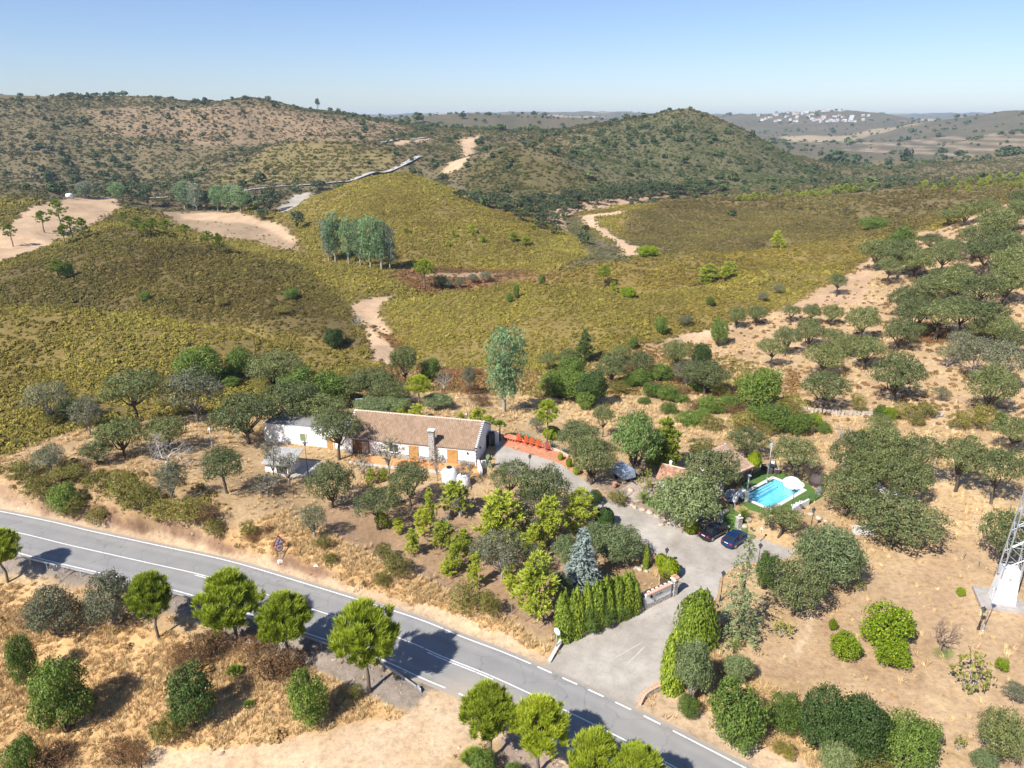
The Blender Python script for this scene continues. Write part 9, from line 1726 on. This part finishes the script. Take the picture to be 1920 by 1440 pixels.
def join_cards(*parts):
    V = np.concatenate([p[0] for p in parts]); v = np.concatenate([p[2] for p in parts]); F = []; o = 0
    for p in parts: F.append(np.asarray(p[1]) + o); o += len(p[0])
    return V, (F[0] if len(F) == 1 else F if len({f.shape[1] for f in F}) > 1 else np.concatenate(F)), v
def oak(seed, mat, bark, leaves=3400, w=6., h=5.4, nl=15, size=.135, base=.30, tr=.2, bare=0, asp=.55, droop=0., spread=.16, open_=0.):
    rng = np.random.RandomState(seed); cz = h * (.5 + base * .5); sz = h * (1 - base) * .5
    LB = lobes(rng, nl, cz - sz * .1, w / 2, sz, w * .13, w * .21); V, F, v = lobe_leaves(rng, LB, leaves, size, asp, .72, spread=spread, droop=droop)
    V[:, 2] = np.maximum(V[:, 2], h * base * .45); V[:, 2] *= h / max(V[:, 2].max(), .1) ; k = w / 2 / np.percentile(np.hypot(V[:, 0], V[:, 1]), 98); V[:, :2] *= k
    fork = (rng.normal() * .15, rng.normal() * .15, h * base * rng.uniform(.75, 1.1)); limbs = [(bent((0, 0, -.4), fork, rng, 3, .1), [tr * 1.25, tr, tr * .85, tr * .75])]
    for c, r in LB[:int(nl * .8)]: limbs.append((bent(fork, c * np.array([k, k, .98]) * np.array([.86, .86, .93]), rng, 3, .16), [tr * .6, tr * .42, tr * .28, tr * .1]))
    for i in range(bare):
        c, r = LB[rng.randint(len(LB))]; d = rng.normal(size=3); d /= np.linalg.norm(d); d[2] = abs(d[2]) * .7; a = c * .9; b = c + d * r * rng.uniform(1., 1.5)
        limbs.append((bent(a, b, rng, 2, .25), [.045, .03, .012]))
        for q in range(3): limbs.append((bent((a + b) / 2, b + rng.normal(size=3) * r * .45, rng, 2, .2), [.025, .018, .008]))
    return scale_mesh(limb_mesh('trunk', limbs, bark), w, h), pack(V, F, v, w, h, mat)
def bush(seed, mat, leaves=1500, w=3., h=2.6, nl=9, size=.12, asp=.6, droop=0., rnd=.6, stems=None):
    rng = np.random.RandomState(seed); LB = lobes(rng, nl, h * .46, w / 2, h * .52, w * .15, w * .26, -.6); V, F, v = lobe_leaves(rng, LB, leaves, size, asp, .85, clump=7, rnd=rnd, droop=droop)
    V[:, 2] = np.where(V[:, 2] < .02, rng.uniform(0, .3, len(V)), V[:, 2]); V[:, 2] *= h / V[:, 2].max(); V[:, :2] *= w / 2 / np.percentile(np.hypot(V[:, 0], V[:, 1]), 97)
    st = None
    if stems:
        st = scale_mesh(limb_mesh('trunk', [(bent((rng.normal() * .1, rng.normal() * .1, -.25), c * .85, rng, 3, .12), [.07, .05, .035, .015]) for c, r in LB], stems, 4), w, h)
    return st, pack(V, F, v, w, h, mat)
def shoots(rng, P, D, L, wd, blades=5, fan=.35):
    """needle brushes: thin blades fanning round direction D"""
    n = len(P); D = D / np.linalg.norm(D, axis=1, keepdims=True); V = []; v = []
    u = np.cross(D, np.array([.3, .9, .1])); u /= np.linalg.norm(u, axis=1, keepdims=True); w = np.cross(D, u)
    for k in range(blades):
        a = 2 * math.pi * k / blades + rng.uniform(0, 1, n); side = (u * np.cos(a)[:, None] + w * np.sin(a)[:, None]); tip = P + (D + side * fan * rng.uniform(.5, 1.3, (n, 1))) * (L * rng.uniform(.7, 1.2, n))[:, None]
        s = np.cross(D, side) * wd; mid = (P + tip) / 2
        V.append(np.stack([P, mid - s, tip, mid + s], 1)); v.append(np.tile([.25, .5, .95, .5], (n, 1)) * rng.uniform(.6, 1.1, (n, 1)))
    V = np.concatenate(V).reshape(-1, 3); v = np.clip(np.concatenate(v).ravel(), 0, 1)
    return V, np.arange(len(V)).reshape(-1, 4), v
def stone_pine(seed, mat, w=4.7, h=7.2, base=.36, n=170, per=15, prof=None, gap=.25):
    rng = np.random.RandomState(seed); z0 = h * base; P = []; Dn = []; tips = []
    prof = prof or (lambda s: np.sin(np.clip(s * .93 + .07, 0, 1) * math.pi) ** .62 * (1 - .18 * s))
    lump = rng.uniform(.76, 1.12, 60)
    for i in range(n):
        s = rng.beta(1.35, 1.1); a = rng.uniform(0, 2 * math.pi); rr = w / 2 * prof(s) * rng.uniform(.0, 1) ** (.38 if s < .6 else .6) * lump[int(a / 6.2832 * 12) + 12 * int(s * 4.99)]
        c = np.array([rr * math.cos(a), rr * math.sin(a), z0 + s * (h - z0) * .94]); tips.append(c)
        out = np.array([math.cos(a), math.sin(a), 0]) * (rr / (w / 2))
        for k in range(per): P.append(c + rng.normal(size=3) * np.array([.125, .125, .10]) * w / 4.7); Dn.append(out * .42 + np.array([0, 0, .95]) + rng.normal(size=3) * .2)
    V, F, v = shoots(rng, np.array(P), np.array(Dn), .50 * w / 4.7, .025 * w / 4.7, 6, .5)
    limbs = [(bent((0, 0, -.4), (rng.normal() * .15, rng.normal() * .15, h * .9), rng, 4, .03), [.17, .14, .12, .08, .03])]
    for c in tips[::4]:
        z = max(z0 * .98, c[2] - np.hypot(c[0], c[1]) * .75); limbs.append((bent((0, 0, z), c, rng, 2, .12), [.055, .035, .012]))
    V[:, 2] *= h / V[:, 2].max()
    return scale_mesh(limb_mesh('trunk', limbs, BARKP), w, h), pack(V, F, v, w, h, mat)
def young_pine(seed, mat, w=2.6, h=4.4, n=70, per=9):
    rng = np.random.RandomState(seed); LB = []
    for i in range(9):
        s = i / 8; a = i * 2.4 + rng.uniform(0, 1); rad = w * .30 * (1 - .75 * s) * rng.uniform(.5, 1.2); LB.append((np.array([rad * math.cos(a), rad * math.sin(a), h * (.30 + .60 * s)]), w * (.27 - .13 * s) * rng.uniform(.85, 1.25)))
    P = []; D = []
    for c, r in LB:
        k = max(3, int(n * per * r * r / sum(q * q for _, q in LB) / 9)); d = np.repeat(rng.normal(size=(k, 3)), 9, 0); d /= np.linalg.norm(d, axis=1, keepdims=True); k *= 9; P.append(c + d * r * np.array([1, 1, 1.15]) * np.repeat(rng.uniform(.6, 1.1, (k // 9, 1)), 9, 0) + rng.normal(size=(k, 3)) * .09 * w / 2.6); D.append(d * .7 + np.array([0, 0, .7]) + rng.normal(size=(k, 3)) * .3)
    V, F, v = shoots(rng, np.concatenate(P), np.concatenate(D), .30 * w / 2.6, .035 * w / 2.6, 5, .5)
    limbs = [(bent((0, 0, -.3), (0, 0, h * .92), rng, 4, .03), [.075, .065, .05, .035, .015])] + [(bent((0, 0, c[2] * .85), c, rng, 2, .1), [.03, .02, .01]) for c, r in LB]
    V[:, 2] = np.maximum(V[:, 2], .1); V[:, 2] *= h / V[:, 2].max(); V[:, :2] *= w / 2 / np.percentile(np.hypot(V[:, 0], V[:, 1]), 97)
    return scale_mesh(limb_mesh('trunk', limbs, BARKP, 4), w, h), pack(V, F, v, w, h, mat)
def eucalyptus(seed, mat, w=7., h=15., n=6000):
    rng = np.random.RandomState(seed); LB = []
    for i in range(13):
        s = (i + .5) / 13; a = i * 2.4; rad = w * .30 * min(1, .45 + 1.1 * s) * (1 if s < .8 else .6) * rng.uniform(.35, 1.15); LB.append((np.array([rad * math.cos(a), rad * math.sin(a), h * (.26 + .66 * s)]), w * rng.uniform(.16, .26)))
    V, F, v = lobe_leaves(rng, LB, n, .26, .34, 1.35, clump=8, spread=.2, up=0., rnd=.7, droop=1.)
    V[:, 2] *= h / V[:, 2].max(); V[:, :2] *= w / 2 / np.percentile(np.hypot(V[:, 0], V[:, 1]), 98)
    limbs = [(bent((0, 0, -.5), (.2, .1, h * .85), rng, 5, .03), [.34, .3, .25, .18, .12, .05])]
    for c, r in LB: limbs.append((bent((0, 0, max(h * .12, c[2] - h * .17)), c, rng, 3, .1), [.14, .1, .06, .02]))
    return scale_mesh(limb_mesh('trunk', limbs, PALE), w, h), pack(V, F, v, w, h, mat)
def conifer(seed, mat, w=4., h=6.6, tiers=17, per=13, size=.15, droop=.12, open_=0., lift=.25):
    rng = np.random.RandomState(seed); P = []; N = []; Tn = []; limbs = [(bent((0, 0, -.3), (0, 0, h * .96), rng, 4, .02), [.16, .13, .09, .05, .01])]
    for t in range(tiers):
        s = (t + rng.uniform(-.2, .2)) / tiers; z = h * (.05 + .9 * s); L = w / 2 * (1 - s) ** .85 * rng.uniform(.82, 1.1) + .12; k = max(4, int(per * (1 - s * .7)))
        for b in range(k):
            a = 2 * math.pi * (b + rng.uniform(-.35, .35)) / k + t; LL = L * rng.uniform(.72, 1.12); dv = np.array([math.cos(a), math.sin(a), 0]); 
            if rng.uniform() < open_: continue
            if t % 2 == 0: limbs.append(([(0, 0, z), tuple(dv * LL * .8 + np.array([0, 0, z - droop * LL]))], [.03, .008]))
            m = int(8 + 26 * LL / (w / 2))
            q = rng.uniform(.15, 1, m)[:, None]; p = dv * LL * q + np.array([0, 0, z]) - np.array([0, 0, 1]) * droop * LL * q ** 2 + rng.normal(size=(m, 3)) * np.array([.12, .12, .07]) * (LL / 2 + .3)
            P.append(p); N.append(np.tile(dv * .5 + np.array([0, 0, .8]), (m, 1)) + rng.normal(size=(m, 3)) * .45); Tn.append(np.tile(dv + np.array([0, 0, lift]), (m, 1)))
    P = np.concatenate(P); V, F = cards(P, np.concatenate(N), size * rng.uniform(.7, 1.4, len(P)), .38, rng, np.concatenate(Tn), .35); v = np.repeat(np.clip(rng.normal(.5, .2, len(P)), 0, 1), 4)
    V[:, 2] *= h / V[:, 2].max()
    return scale_mesh(limb_mesh('trunk', limbs, BARKP, 4), w, h), pack(V, F, v, w, h, mat)
def column(seed, mat, w=1.5, h=4.4, n=6500, spires=9):
    rng = np.random.RandomState(seed); P = []; N = []
    for k in range(spires):
        a = k * 2.4; rad = w * .24 * (k > 0) * rng.uniform(.7, 1.1); cx, cy = rad * math.cos(a), rad * math.sin(a); top_ = h * (1 if k == 0 else rng.uniform(.68, .95)); m = n // spires
        s = rng.uniform(0, 1, m); r = w * .27 * np.sin(np.clip(s * .82 + .2, 0, 1) * math.pi) ** .6 * rng.uniform(.8, 1.1, m); b = rng.uniform(0, 6.283, m)
        P.append(np.stack([cx + r * np.cos(b), cy + r * np.sin(b), s * top_], 1)); N.append(np.stack([np.cos(b), np.sin(b), np.full(m, .25)], 1) + rng.normal(size=(m, 3)) * .35)
    P = np.concatenate(P); V, F = cards(P, np.concatenate(N), (.115 if w < 2 else .135) * rng.uniform(.6, 1.4, len(P)), .30, rng, np.tile([0, 0, 1.], (len(P), 1)), .25); v = np.repeat(np.clip(rng.normal(.5, .22, len(P)), 0, 1), 4)
    V[:, 2] = np.maximum(V[:, 2], 0); V[:, 2] *= h / V[:, 2].max(); V[:, :2] *= w / 2 / np.percentile(np.hypot(V[:, 0], V[:, 1]), 98)
    return None, pack(V, F, v, w, h, mat)
def ball(seed, mat, n=1500, stem=0.):
    rng = np.random.RandomState(seed); d = rng.normal(size=(n, 3)); d /= np.linalg.norm(d, axis=1, keepdims=True); k = 1 - stem
    P = d * rng.uniform(.93, 1.02, (n, 1)) * np.array([1, 1, .5 * k]) + np.array([0, 0, .5 * k + stem]); V, F = cards(P, d + rng.normal(size=(n, 3)) * .45, .085 * rng.uniform(.7, 1.3, n), .6, rng)
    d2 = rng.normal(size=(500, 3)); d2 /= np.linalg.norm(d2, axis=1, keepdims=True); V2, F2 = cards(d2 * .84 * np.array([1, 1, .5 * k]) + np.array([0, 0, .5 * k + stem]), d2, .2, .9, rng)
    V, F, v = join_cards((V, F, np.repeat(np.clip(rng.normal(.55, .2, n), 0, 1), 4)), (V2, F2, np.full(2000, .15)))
    st = limb_mesh('trunk', [([(0, 0, -.1), (0, 0, stem + .2)], [.08, .06])], BARK) if stem else None
    return st, np_mesh('crown', V, F, mat, attrs={'v': v})
def branches(rng, p, d, L, r, depth, out):
    q = p + d * L; mid = p + d * L * .5 + rng.normal(size=3) * L * .09; out.append(([tuple(p), tuple(mid), tuple(q)], [r, r * .8, r * .55]))
    if depth == 0: return
    for k in range(3 if depth > 1 else 4):
        e = d + rng.normal(size=3) * .62; e[2] += .1; e /= np.linalg.norm(e); branches(rng, q if k else mid, e, L * rng.uniform(.6, .82), r * .55, depth - 1, out)
def dead_tree(seed, bark=None, w=5., h=4., twigs=0):
    rng = np.random.RandomState(seed); out = [([(0, 0, -.3), (.05, 0, h * .22)], [.2, .15])]
    for k in range(4):
        a = k * 1.6 + rng.uniform(0, .8); d = np.array([math.cos(a) * .9, math.sin(a) * .9, .55]); branches(rng, np.array([.05, 0, h * .2]), d / np.linalg.norm(d), w * .2, .1, 4, out)
    me = limb_mesh('trunk', out, bark or TWIG, 3); co = np.empty(len(me.vertices) * 3, np.float32); me.vertices.foreach_get('co', co); co = co.reshape(-1, 3)
    co[:, :2] *= 1 / max(np.percentile(np.hypot(co[:, 0], co[:, 1]), 98), .1); co[:, 2] /= co[:, 2].max(); me.vertices.foreach_set('co', co.ravel()); me.update(); return me, None
def frond(name, mat, L=1.5, nl=13, fan=False):
    """one palm leaf, arching along +x"""
    V = []; F = []; v = []
    if fan:
        for k in range(13):
            a = (k - 6) / 6 * 1.15; d = np.array([math.cos(a), math.sin(a), .12 - .18 * abs(k - 6) / 6]); p = np.array([.45 * L, 0, .18 * L]); s = np.array([-math.sin(a), math.cos(a), 0]) * .035 * L; n = len(V)
            V += [p, p + d * L * .33 - s, p + d * L * .62, p + d * L * .33 + s]; F.append((n, n + 1, n + 2, n + 3)); v += [.3, .5, .9, .6]
        n = len(V); V += [np.array([0, -.015, 0]), np.array([.46 * L, 0, .18 * L]), np.array([0, .015, 0]), np.array([.2 * L, 0, .1])]; F.append((n, n + 1, n + 2, n + 3)); v += [.3] * 4
    else:
        for k in range(nl):
            s = k / (nl - 1); c = np.array([s * L, 0, .55 * L * s * (1 - .95 * s)]); t = np.array([1, 0, .55 * (1 - 1.9 * s)]); ll = .32 * L * (math.sin((s * .85 + .12) * math.pi) + .1)
            for sg in (-1, 1):
                e = c + (t * .55 + np.array([0, sg * 1., -.18])) * ll * .75; n = len(V); q = t * .028 * L; V += [c - q, e, c + q, c]; F.append((n, n + 1, n + 2, n + 3)); v += [.3, .95, .4, .3]
    V = np.array(V); return np_mesh(name, V, np.array(F), mat, attrs={'v': np.array(v)})
# ---- colours (linear leaf albedo)
LM = leaf_material
OAKM = LM('holm_oak_leaf', (0.15, 0.178, 0.062), (0.305, 0.34, 0.15)); OAKD = LM('valley_oak_leaf', (0.085, 0.115, 0.05), (0.18, 0.215, 0.1)); LICH = LM('lichen_oak_leaf', (0.17, 0.18, 0.095), (0.37, 0.37, 0.24))
GREEN = LM('broad_leaf', (0.135, 0.205, 0.036), (0.28, 0.37, 0.08)); DGREEN = LM('dark_leaf', (.068, .118, .030), (.14, .20, .055)); OLIVE = LM('olive_leaf', (0.185, 0.235, 0.095), (0.4, 0.46, 0.22))
PINEM = LM('stone_pine_needle', (0.285, 0.355, 0.026), (0.58, 0.64, 0.065), transl=.22); YPINE = LM('young_pine_needle', (0.39, 0.44, 0.045), (0.68, 0.73, 0.14), transl=.25); FPINE = LM('feathery_needle', (0.22, 0.275, 0.11), (0.42, 0.47, 0.22), transl=.2)
EUC = LM('eucalyptus_leaf', (.18, .285, .13), (.36, .49, .26)); EUCG = LM('grey_eucalyptus_leaf', (0.21, 0.26, 0.18), (0.4, 0.45, 0.32)); BLUE = LM('blue_needle', (.27, .33, .295), (.53, .60, .54)); CYP = LM('cypress_leaf', (.185, .265, .025), (.42, .49, .06), transl=.2)
SHRUB = LM('olive_shrub_leaf', (0.209, 0.193, 0.044), (0.374, 0.341, 0.088)); DRY = LM('dry_shrub_leaf', (.20, .115, .055), (.36, .21, .10)); CITR = LM('citrus_leaf', (.19, .28, .012), (.42, .50, .03), transl=.25); SPARSE = LM('yellowing_leaf', (.26, .27, .05), (.46, .43, .12))
FIR = LM('fir_leaf', (.14, .22, .055), (.29, .38, .11), transl=.2); PALM = LM('palm_leaf', (.11, .17, .02), (.30, .36, .05), transl=.15); BALLM = LM('clipped_leaf', (.21, .28, .012), (.42, .46, .03)); BALLD = LM('dark_clipped_leaf', (.045, .095, .02), (.10, .17, .04)); AGAVE = LM('agave_leaf', (.17, .23, .15), (.36, .42, .30))
TK = {  # kind: (name, category, maker list)
 'O': ('holm_oak', 'oak tree', [lambda s=s: oak(s, OAKM, BARK, nl=(11, 17, 13, 21, 9, 15, 12, 19, 14)[s], h=(5.4, 4.6, 6.2, 5., 5.6, 4.8, 5.2, 5.8, 4.5)[s], base=(.3, .22, .36, .2, .3, .16, .28, .33, .24)[s], leaves=(8200, 9400, 7200, 10400, 6000, 9800, 8200, 9000, 8600)[s], size=.088, bare=(0, 6, 0, 0, 14, 0, 4, 0, 8)[s]) for s in range(9)]),
 'KO': ('holm_oak', 'oak tree', [lambda s=s: oak(s + 40, OAKD, BARK, leaves=1100, size=.26, nl=11, base=.15) for s in range(3)]),
 'L': ('lichen_oak', 'oak tree', [lambda s=s: oak(s + 10, LICH, BARKG, leaves=6000, nl=14, bare=22, base=.2, size=.09) for s in range(4)]),
 'LB': ('lichen_oak', 'oak tree', [lambda s=s: oak(s + 15, LICH, BARKG, leaves=9500, nl=19, bare=18, base=.05, size=.09) for s in range(2)]),
 'LS': ('lichen_oak', 'oak tree', [lambda s=s: oak(s + 17, LICH, BARKG, leaves=800, nl=10, bare=44, base=.22, size=.12) for s in range(2)]),
 'S': ('stone_pine', 'pine tree', [lambda s=s: stone_pine(s + 3, PINEM, h=(7.2, 6.6, 7.6, 7., 6.8)[s], base=(.40, .36, .43, .38, .41)[s], n=(235, 215, 250, 205, 230)[s], per=17) for s in range(5)]),
 'S2': ('umbrella_pine', 'pine tree', [lambda s=s: stone_pine(s + 30, PINEM, 4.7, 7.5, .5, 150, 6) for s in range(2)]),
 'Y': ('young_pine', 'pine tree', [lambda s=s: young_pine(s + 60, YPINE, n=95) for s in range(5)]),
 'CP': ('crest_pine', 'pine tree', [lambda s=s: stone_pine(s + 70, LM('crest_pine_needle', (.16, .23, .02), (.36, .44, .05), transl=.25), 4., (6.4, 5.6, 7.)[s], (.34, .22, .42)[s], 70, 12) for s in range(3)]),
 'Y2': ('garden_pine', 'pine tree', [lambda: young_pine(91, LM('garden_pine_needle', (.20, .25, .03), (.42, .46, .07), transl=.2), 4.6, 6.6, 200, 9)]),
 'V': ('olive_tree', 'olive tree', [lambda s=s: oak(s + 20, OLIVE, BARKG, leaves=13000, w=5., h=4.2, nl=17, size=.115, asp=.30, base=.10, spread=.2) for s in range(3)]),
 'E': ('eucalyptus', 'eucalyptus tree', [lambda s=s: eucalyptus(s + 2, EUCG if s == 1 else EUC) for s in range(3)]),
 'KE': ('dark_eucalyptus', 'eucalyptus tree', [lambda: oak(77, LM('far_tree_leaf', (.085, .12, .06), (.16, .21, .11)), BARK, leaves=1500, size=.24, w=6, h=6.5, base=.16)]),
 'K': ('leafy_bush', 'bush', [lambda s=s: bush(s + 100, GREEN, 11500, stems=BARK, size=.08, w=4.6, h=4., nl=13) for s in range(4)]),
 'KD': ('dark_bush', 'bush', [lambda s=s: bush(s + 110, DGREEN, 13000, stems=BARK, size=.085, w=4.8, h=4.6, nl=14) for s in range(2)]),
 'M': ('olive_shrub', 'shrub', [lambda s=s: bush(s + 120, SHRUB, 3600, size=.08, asp=.34, rnd=.8) for s in range(4)]),
 'R': ('dry_shrub', 'shrub', [lambda s=s: bush(s + 130, DRY, 3000, size=.08, asp=.3, rnd=.9, stems=BARK) for s in range(3)]),
 'D': ('dead_tree', 'bare tree', [lambda s=s: dead_tree(s + 5) for s in range(3)]),
 'DB': ('bare_orchard_tree', 'bare tree', [lambda: dead_tree(15, M('brown_twig', (.27, .19, .14), .9, .2, 8.))]),
 'C': ('cypress', 'cypress', [lambda s=s: column(s + 140, CYP) for s in range(3)]),
 'CB': ('broad_cypress', 'cypress', [lambda: column(150, CYP, 3.2, 5., 12000, 17)]),
 'X': ('blue_conifer', 'conifer', [lambda: conifer(160, BLUE, 4., 6.8, 21, 17)]),
 'F': ('feathery_pine', 'pine tree', [lambda: conifer(161, FPINE, 4.4, 9., 19, 9, .14, .10, .2, .6)]),
 'G': ('garden_tree', 'tree', [lambda: oak(163, FIR, BARK, leaves=11000, w=5.2, h=7.2, nl=19, size=.12, asp=.34, base=.2, droop=1., spread=.2)]),
 'PO': ('poplar', 'poplar tree', [lambda: young_pine(95, LM('poplar_leaf', (.17, .24, .06), (.32, .40, .12)), 2.4, 6., 150, 9)]),
 'T': ('clipped_ball', 'topiary', [lambda: ball(170, BALLM), lambda: ball(171, BALLM)]),
 'TL': ('lollipop_tree', 'topiary', [lambda: ball(175, BALLM, 1800, .45)]),
 'TD': ('clipped_ball', 'topiary', [lambda: ball(172, BALLD, 2000)]),
 'Q': ('citrus_bush', 'citrus bush', [lambda s=s: bush(s + 180, CITR, 6500, stems=BARK, size=.09, rnd=.9, nl=12, w=4., h=3.2) for s in range(3)]),
 'Q2': ('sparse_bush', 'bush', [lambda s=s: bush(s + 185, SPARSE, 420, stems=TWIG, size=.12, rnd=.9, nl=9) for s in range(2)]),
}
NAMES_BUSH = {'M', 'T', 'TD', 'C', 'CB'}
protos = {}
def proto(kind, k):
    mk = TK[kind][2]; k %= len(mk)
    if (kind, k) not in protos: protos[kind, k] = mk[k]()
    return protos[kind, k]
def grow(kind, x, y, z, w, h, label, cat, group, rng):
    name = TK[kind][0]; tr, cr = proto(kind, rng.randint(0, 97)); rz = rng.uniform(0, 6.283)
    hh = h * .97
    if kind == 'C' and w > 1.2: w *= 1.25
    if kind == 'X': w *= 1.22
    if (tr is None) != (cr is None):
        me = cr or tr; o = top(name, me, (x, y, z - .02), label, cat, group); o.rotation_euler = (0, 0, rz); o.scale = (w / 2, w / 2, hh); return o
    o = empty(name, (x, y, z), label, cat, group, rz); o.scale = (w / 2, w / 2, hh)
    child('trunk', tr, o); child('crown' if cat not in ('bush', 'shrub', 'citrus bush') else 'foliage', cr, o); return o
PALMM = {}
def palm(kind, x, y, z, w, h, label, cat, group, rng):
    name = {'FP': 'fan_palm', 'P': 'palm_tree', 'PB': 'young_palm', 'CY': 'cycad'}[kind]; o = empty(name, (x, y, z), label, cat, group, rng.uniform(0, 6.28))
    fan = kind in ('FP', 'P'); key = 'fan' if fan else 'feather'
    if key not in PALMM: PALMM[key] = frond('frond', PALM, 1., fan=fan)
    th = {'FP': .12, 'P': .55, 'PB': .4, 'CY': .38}[kind] * h
    tr = MB().tube([(0, 0, -.2), (.02, 0, th * .5), (0, .02, th)], [.13, .12, .14] if kind != 'PB' else [.09, .08, .07], 8)
    child('trunk', tr.mesh('trunk', BARK, True), o); L = w / 2 * (1.05 if fan else 1.12); n = {'FP': 22, 'P': 16, 'PB': 7, 'CY': 18}[kind]
    for i in range(n):
        s = (i + .5) / n; el = -1.3 * s - (.25 if fan else -.1); f = child('frond', PALMM[key], o, (0, 0, th), (0, el, i * 2.4)); f.scale = (L, L, L * (1. if fan else 1.1))
    return o
rng = np.random.RandomState(12)
ORD = 'first second third fourth fifth sixth seventh eighth ninth tenth eleventh twelfth thirteenth fourteenth fifteenth sixteenth seventeenth'.split()
PZ_ = T.h(np.array([p[1] for p in PLANTS]), np.array([p[2] for p in PLANTS]))      # each plant stands on the ground
for (kind, x, y, w, h, lab), z in zip(PLANTS, PZ_):
    z = float(z)
    grp = None
    if lab[0] == '@':
        k, _, n = lab[1:].partition(':'); grp, lab = GROUPS[k]; lab = lab.format(n=ORD[int(n)] if n else '')
    if kind in ('FP', 'P', 'PB'): palm(kind, x, y, z, w, h, lab, 'palm', grp, rng); continue
    cat = TK[kind][1]
    if kind in ('K', 'KD') and h > 4.2 and 'bush' not in lab and 'shrub' not in lab: cat = 'tree'
    grow(kind, x, y, z, w, h, lab, cat, grp, rng)
for k, lab in (('cyc1', 'small yellow-green cycad palm on the rockery beside the drive'), ('cyc2', 'cycad palm between the stone lamp pillars and the pool')):
    x, y, z = PT[k]; palm('CY', x, y, z, 2.4, 2.2 if k == 'cyc2' else 1.7, lab, 'palm', None, rng)
def agave(x, y, z, s, lab, rng):
    V = []; F = []
    for i in range(26):
        a = i * 2.4; el = .25 + 1.15 * i / 26; d = np.array([math.cos(a) * math.cos(el), math.sin(a) * math.cos(el), math.sin(el)]); sd = np.array([-math.sin(a), math.cos(a), 0]) * .07; n = len(V)
        V += [d * .06 - sd * .6, d * .55 - sd, d * 1.05, d * .55 + sd, d * .06 + sd * .6]; F.append((n, n + 1, n + 2, n + 3, n + 4))
    me = np_mesh('agave', np.array(V) * s, np.array(F), AGAVE, attrs={'v': rng.uniform(.2, 1, len(V))}); return top('agave', me, (x, y, z), lab, 'agave')
for k, s, lab in (('ag1', 1.5, 'biggest blue-grey agave behind the first red chair'), ('ag2', 1.5, 'blue-grey agave behind the second and third red chairs'), ('ag3', 1.2, 'upright agave right of the red chair row'), ('ag4', 1.3, 'agave at the outer bend of the brick terrace'), ('ag5', 1.2, 'lowest agave near the end of the brick terrace')):
    agave(*PT[k], s, lab, rng)
# prickly pear by the gable
mbc = MB()
for i in range(16):
    a = rng.uniform(0, 6.28); r = rng.uniform(0, .7); z = .3 + .42 * (i % 5); mm = Matrix.Rotation(rng.uniform(0, 3.1), 3, 'Z') @ Matrix.Rotation(rng.uniform(-.4, .4), 3, 'X')
    vs = [mm @ Vector((.26 * math.cos(q), t, .36 * math.sin(q))) + Vector((r * math.cos(a), r * math.sin(a), z)) for t in (-.05, .05) for q in np.linspace(0, 2 * math.pi, 9)[:-1]]
    mbc.add(vs, [tuple(range(8))[::-1], tuple(range(8, 16))] + [(j, (j + 1) % 8, 8 + (j + 1) % 8, 8 + j) for j in range(8)])
top('prickly_pear', mbc.mesh('prickly_pear', M('cactus_pad', (.24, .30, .17), .7)), PT['cac'], 'pale prickly pear cactus at the corner of the house gable', 'cactus')
# ---- countless dark bushes over the far slopes
def do_bushes():
    rg = np.random.RandomState(9); den = np.array([CLASS[k][6] for k in CN])[CLS] / 100
    gully = np.clip(.55 + 3.4 * fbm(GX / 85., GY / 85., 3, 99) + 1.5 * fbm(GX / 22., GY / 22., 2, 98), 0, 3.2); fall = np.where(GR < 330, .25, np.where(GR < 1300, 1., np.clip(1.2 - GR / 5200., 0, 1) * .8))
    P, i, j = pick(den * gully * fall * vis * .8, rg); n = len(P); r = GR[i, j]; s = rg.gamma(3.2, .52, n) * np.where(r > 1300, 2.1, 1.) + .5
    f = rg.uniform(0, 1, (n, 1)); tint = (np.array([.062, .095, .045]) * f + np.array([.12, .155, .055]) * (1 - f)) * rg.uniform(.75, 1.3, (n, 1))
    m = tint_material('far_bush_leaf'); src = []
    for k in range(4):
        q = np.random.RandomState(k + 500); LB = lobes(q, 7, .8, 1., .75, .38, .55, -.6); V, F, v = lobe_leaves(q, LB, 300, .22, .7, .85, clump=5); V[:, 2] = np.maximum(V[:, 2], 0); src.append(np_mesh('far_bush', V, F, m, attrs={'v': v}))
    scatter('hillside_bushes', src, P, np.stack([np.zeros(n), np.zeros(n), rg.uniform(0, 6.28, n)], 1), np.stack([s, s, s * rg.uniform(.7, 1.15, n)], 1), tint, rg.randint(0, 4, n)); return n
print('bushes', do_bushes(), 'plants', len(PLANTS))
# light-green young pines in planted rows on the slopes at the right
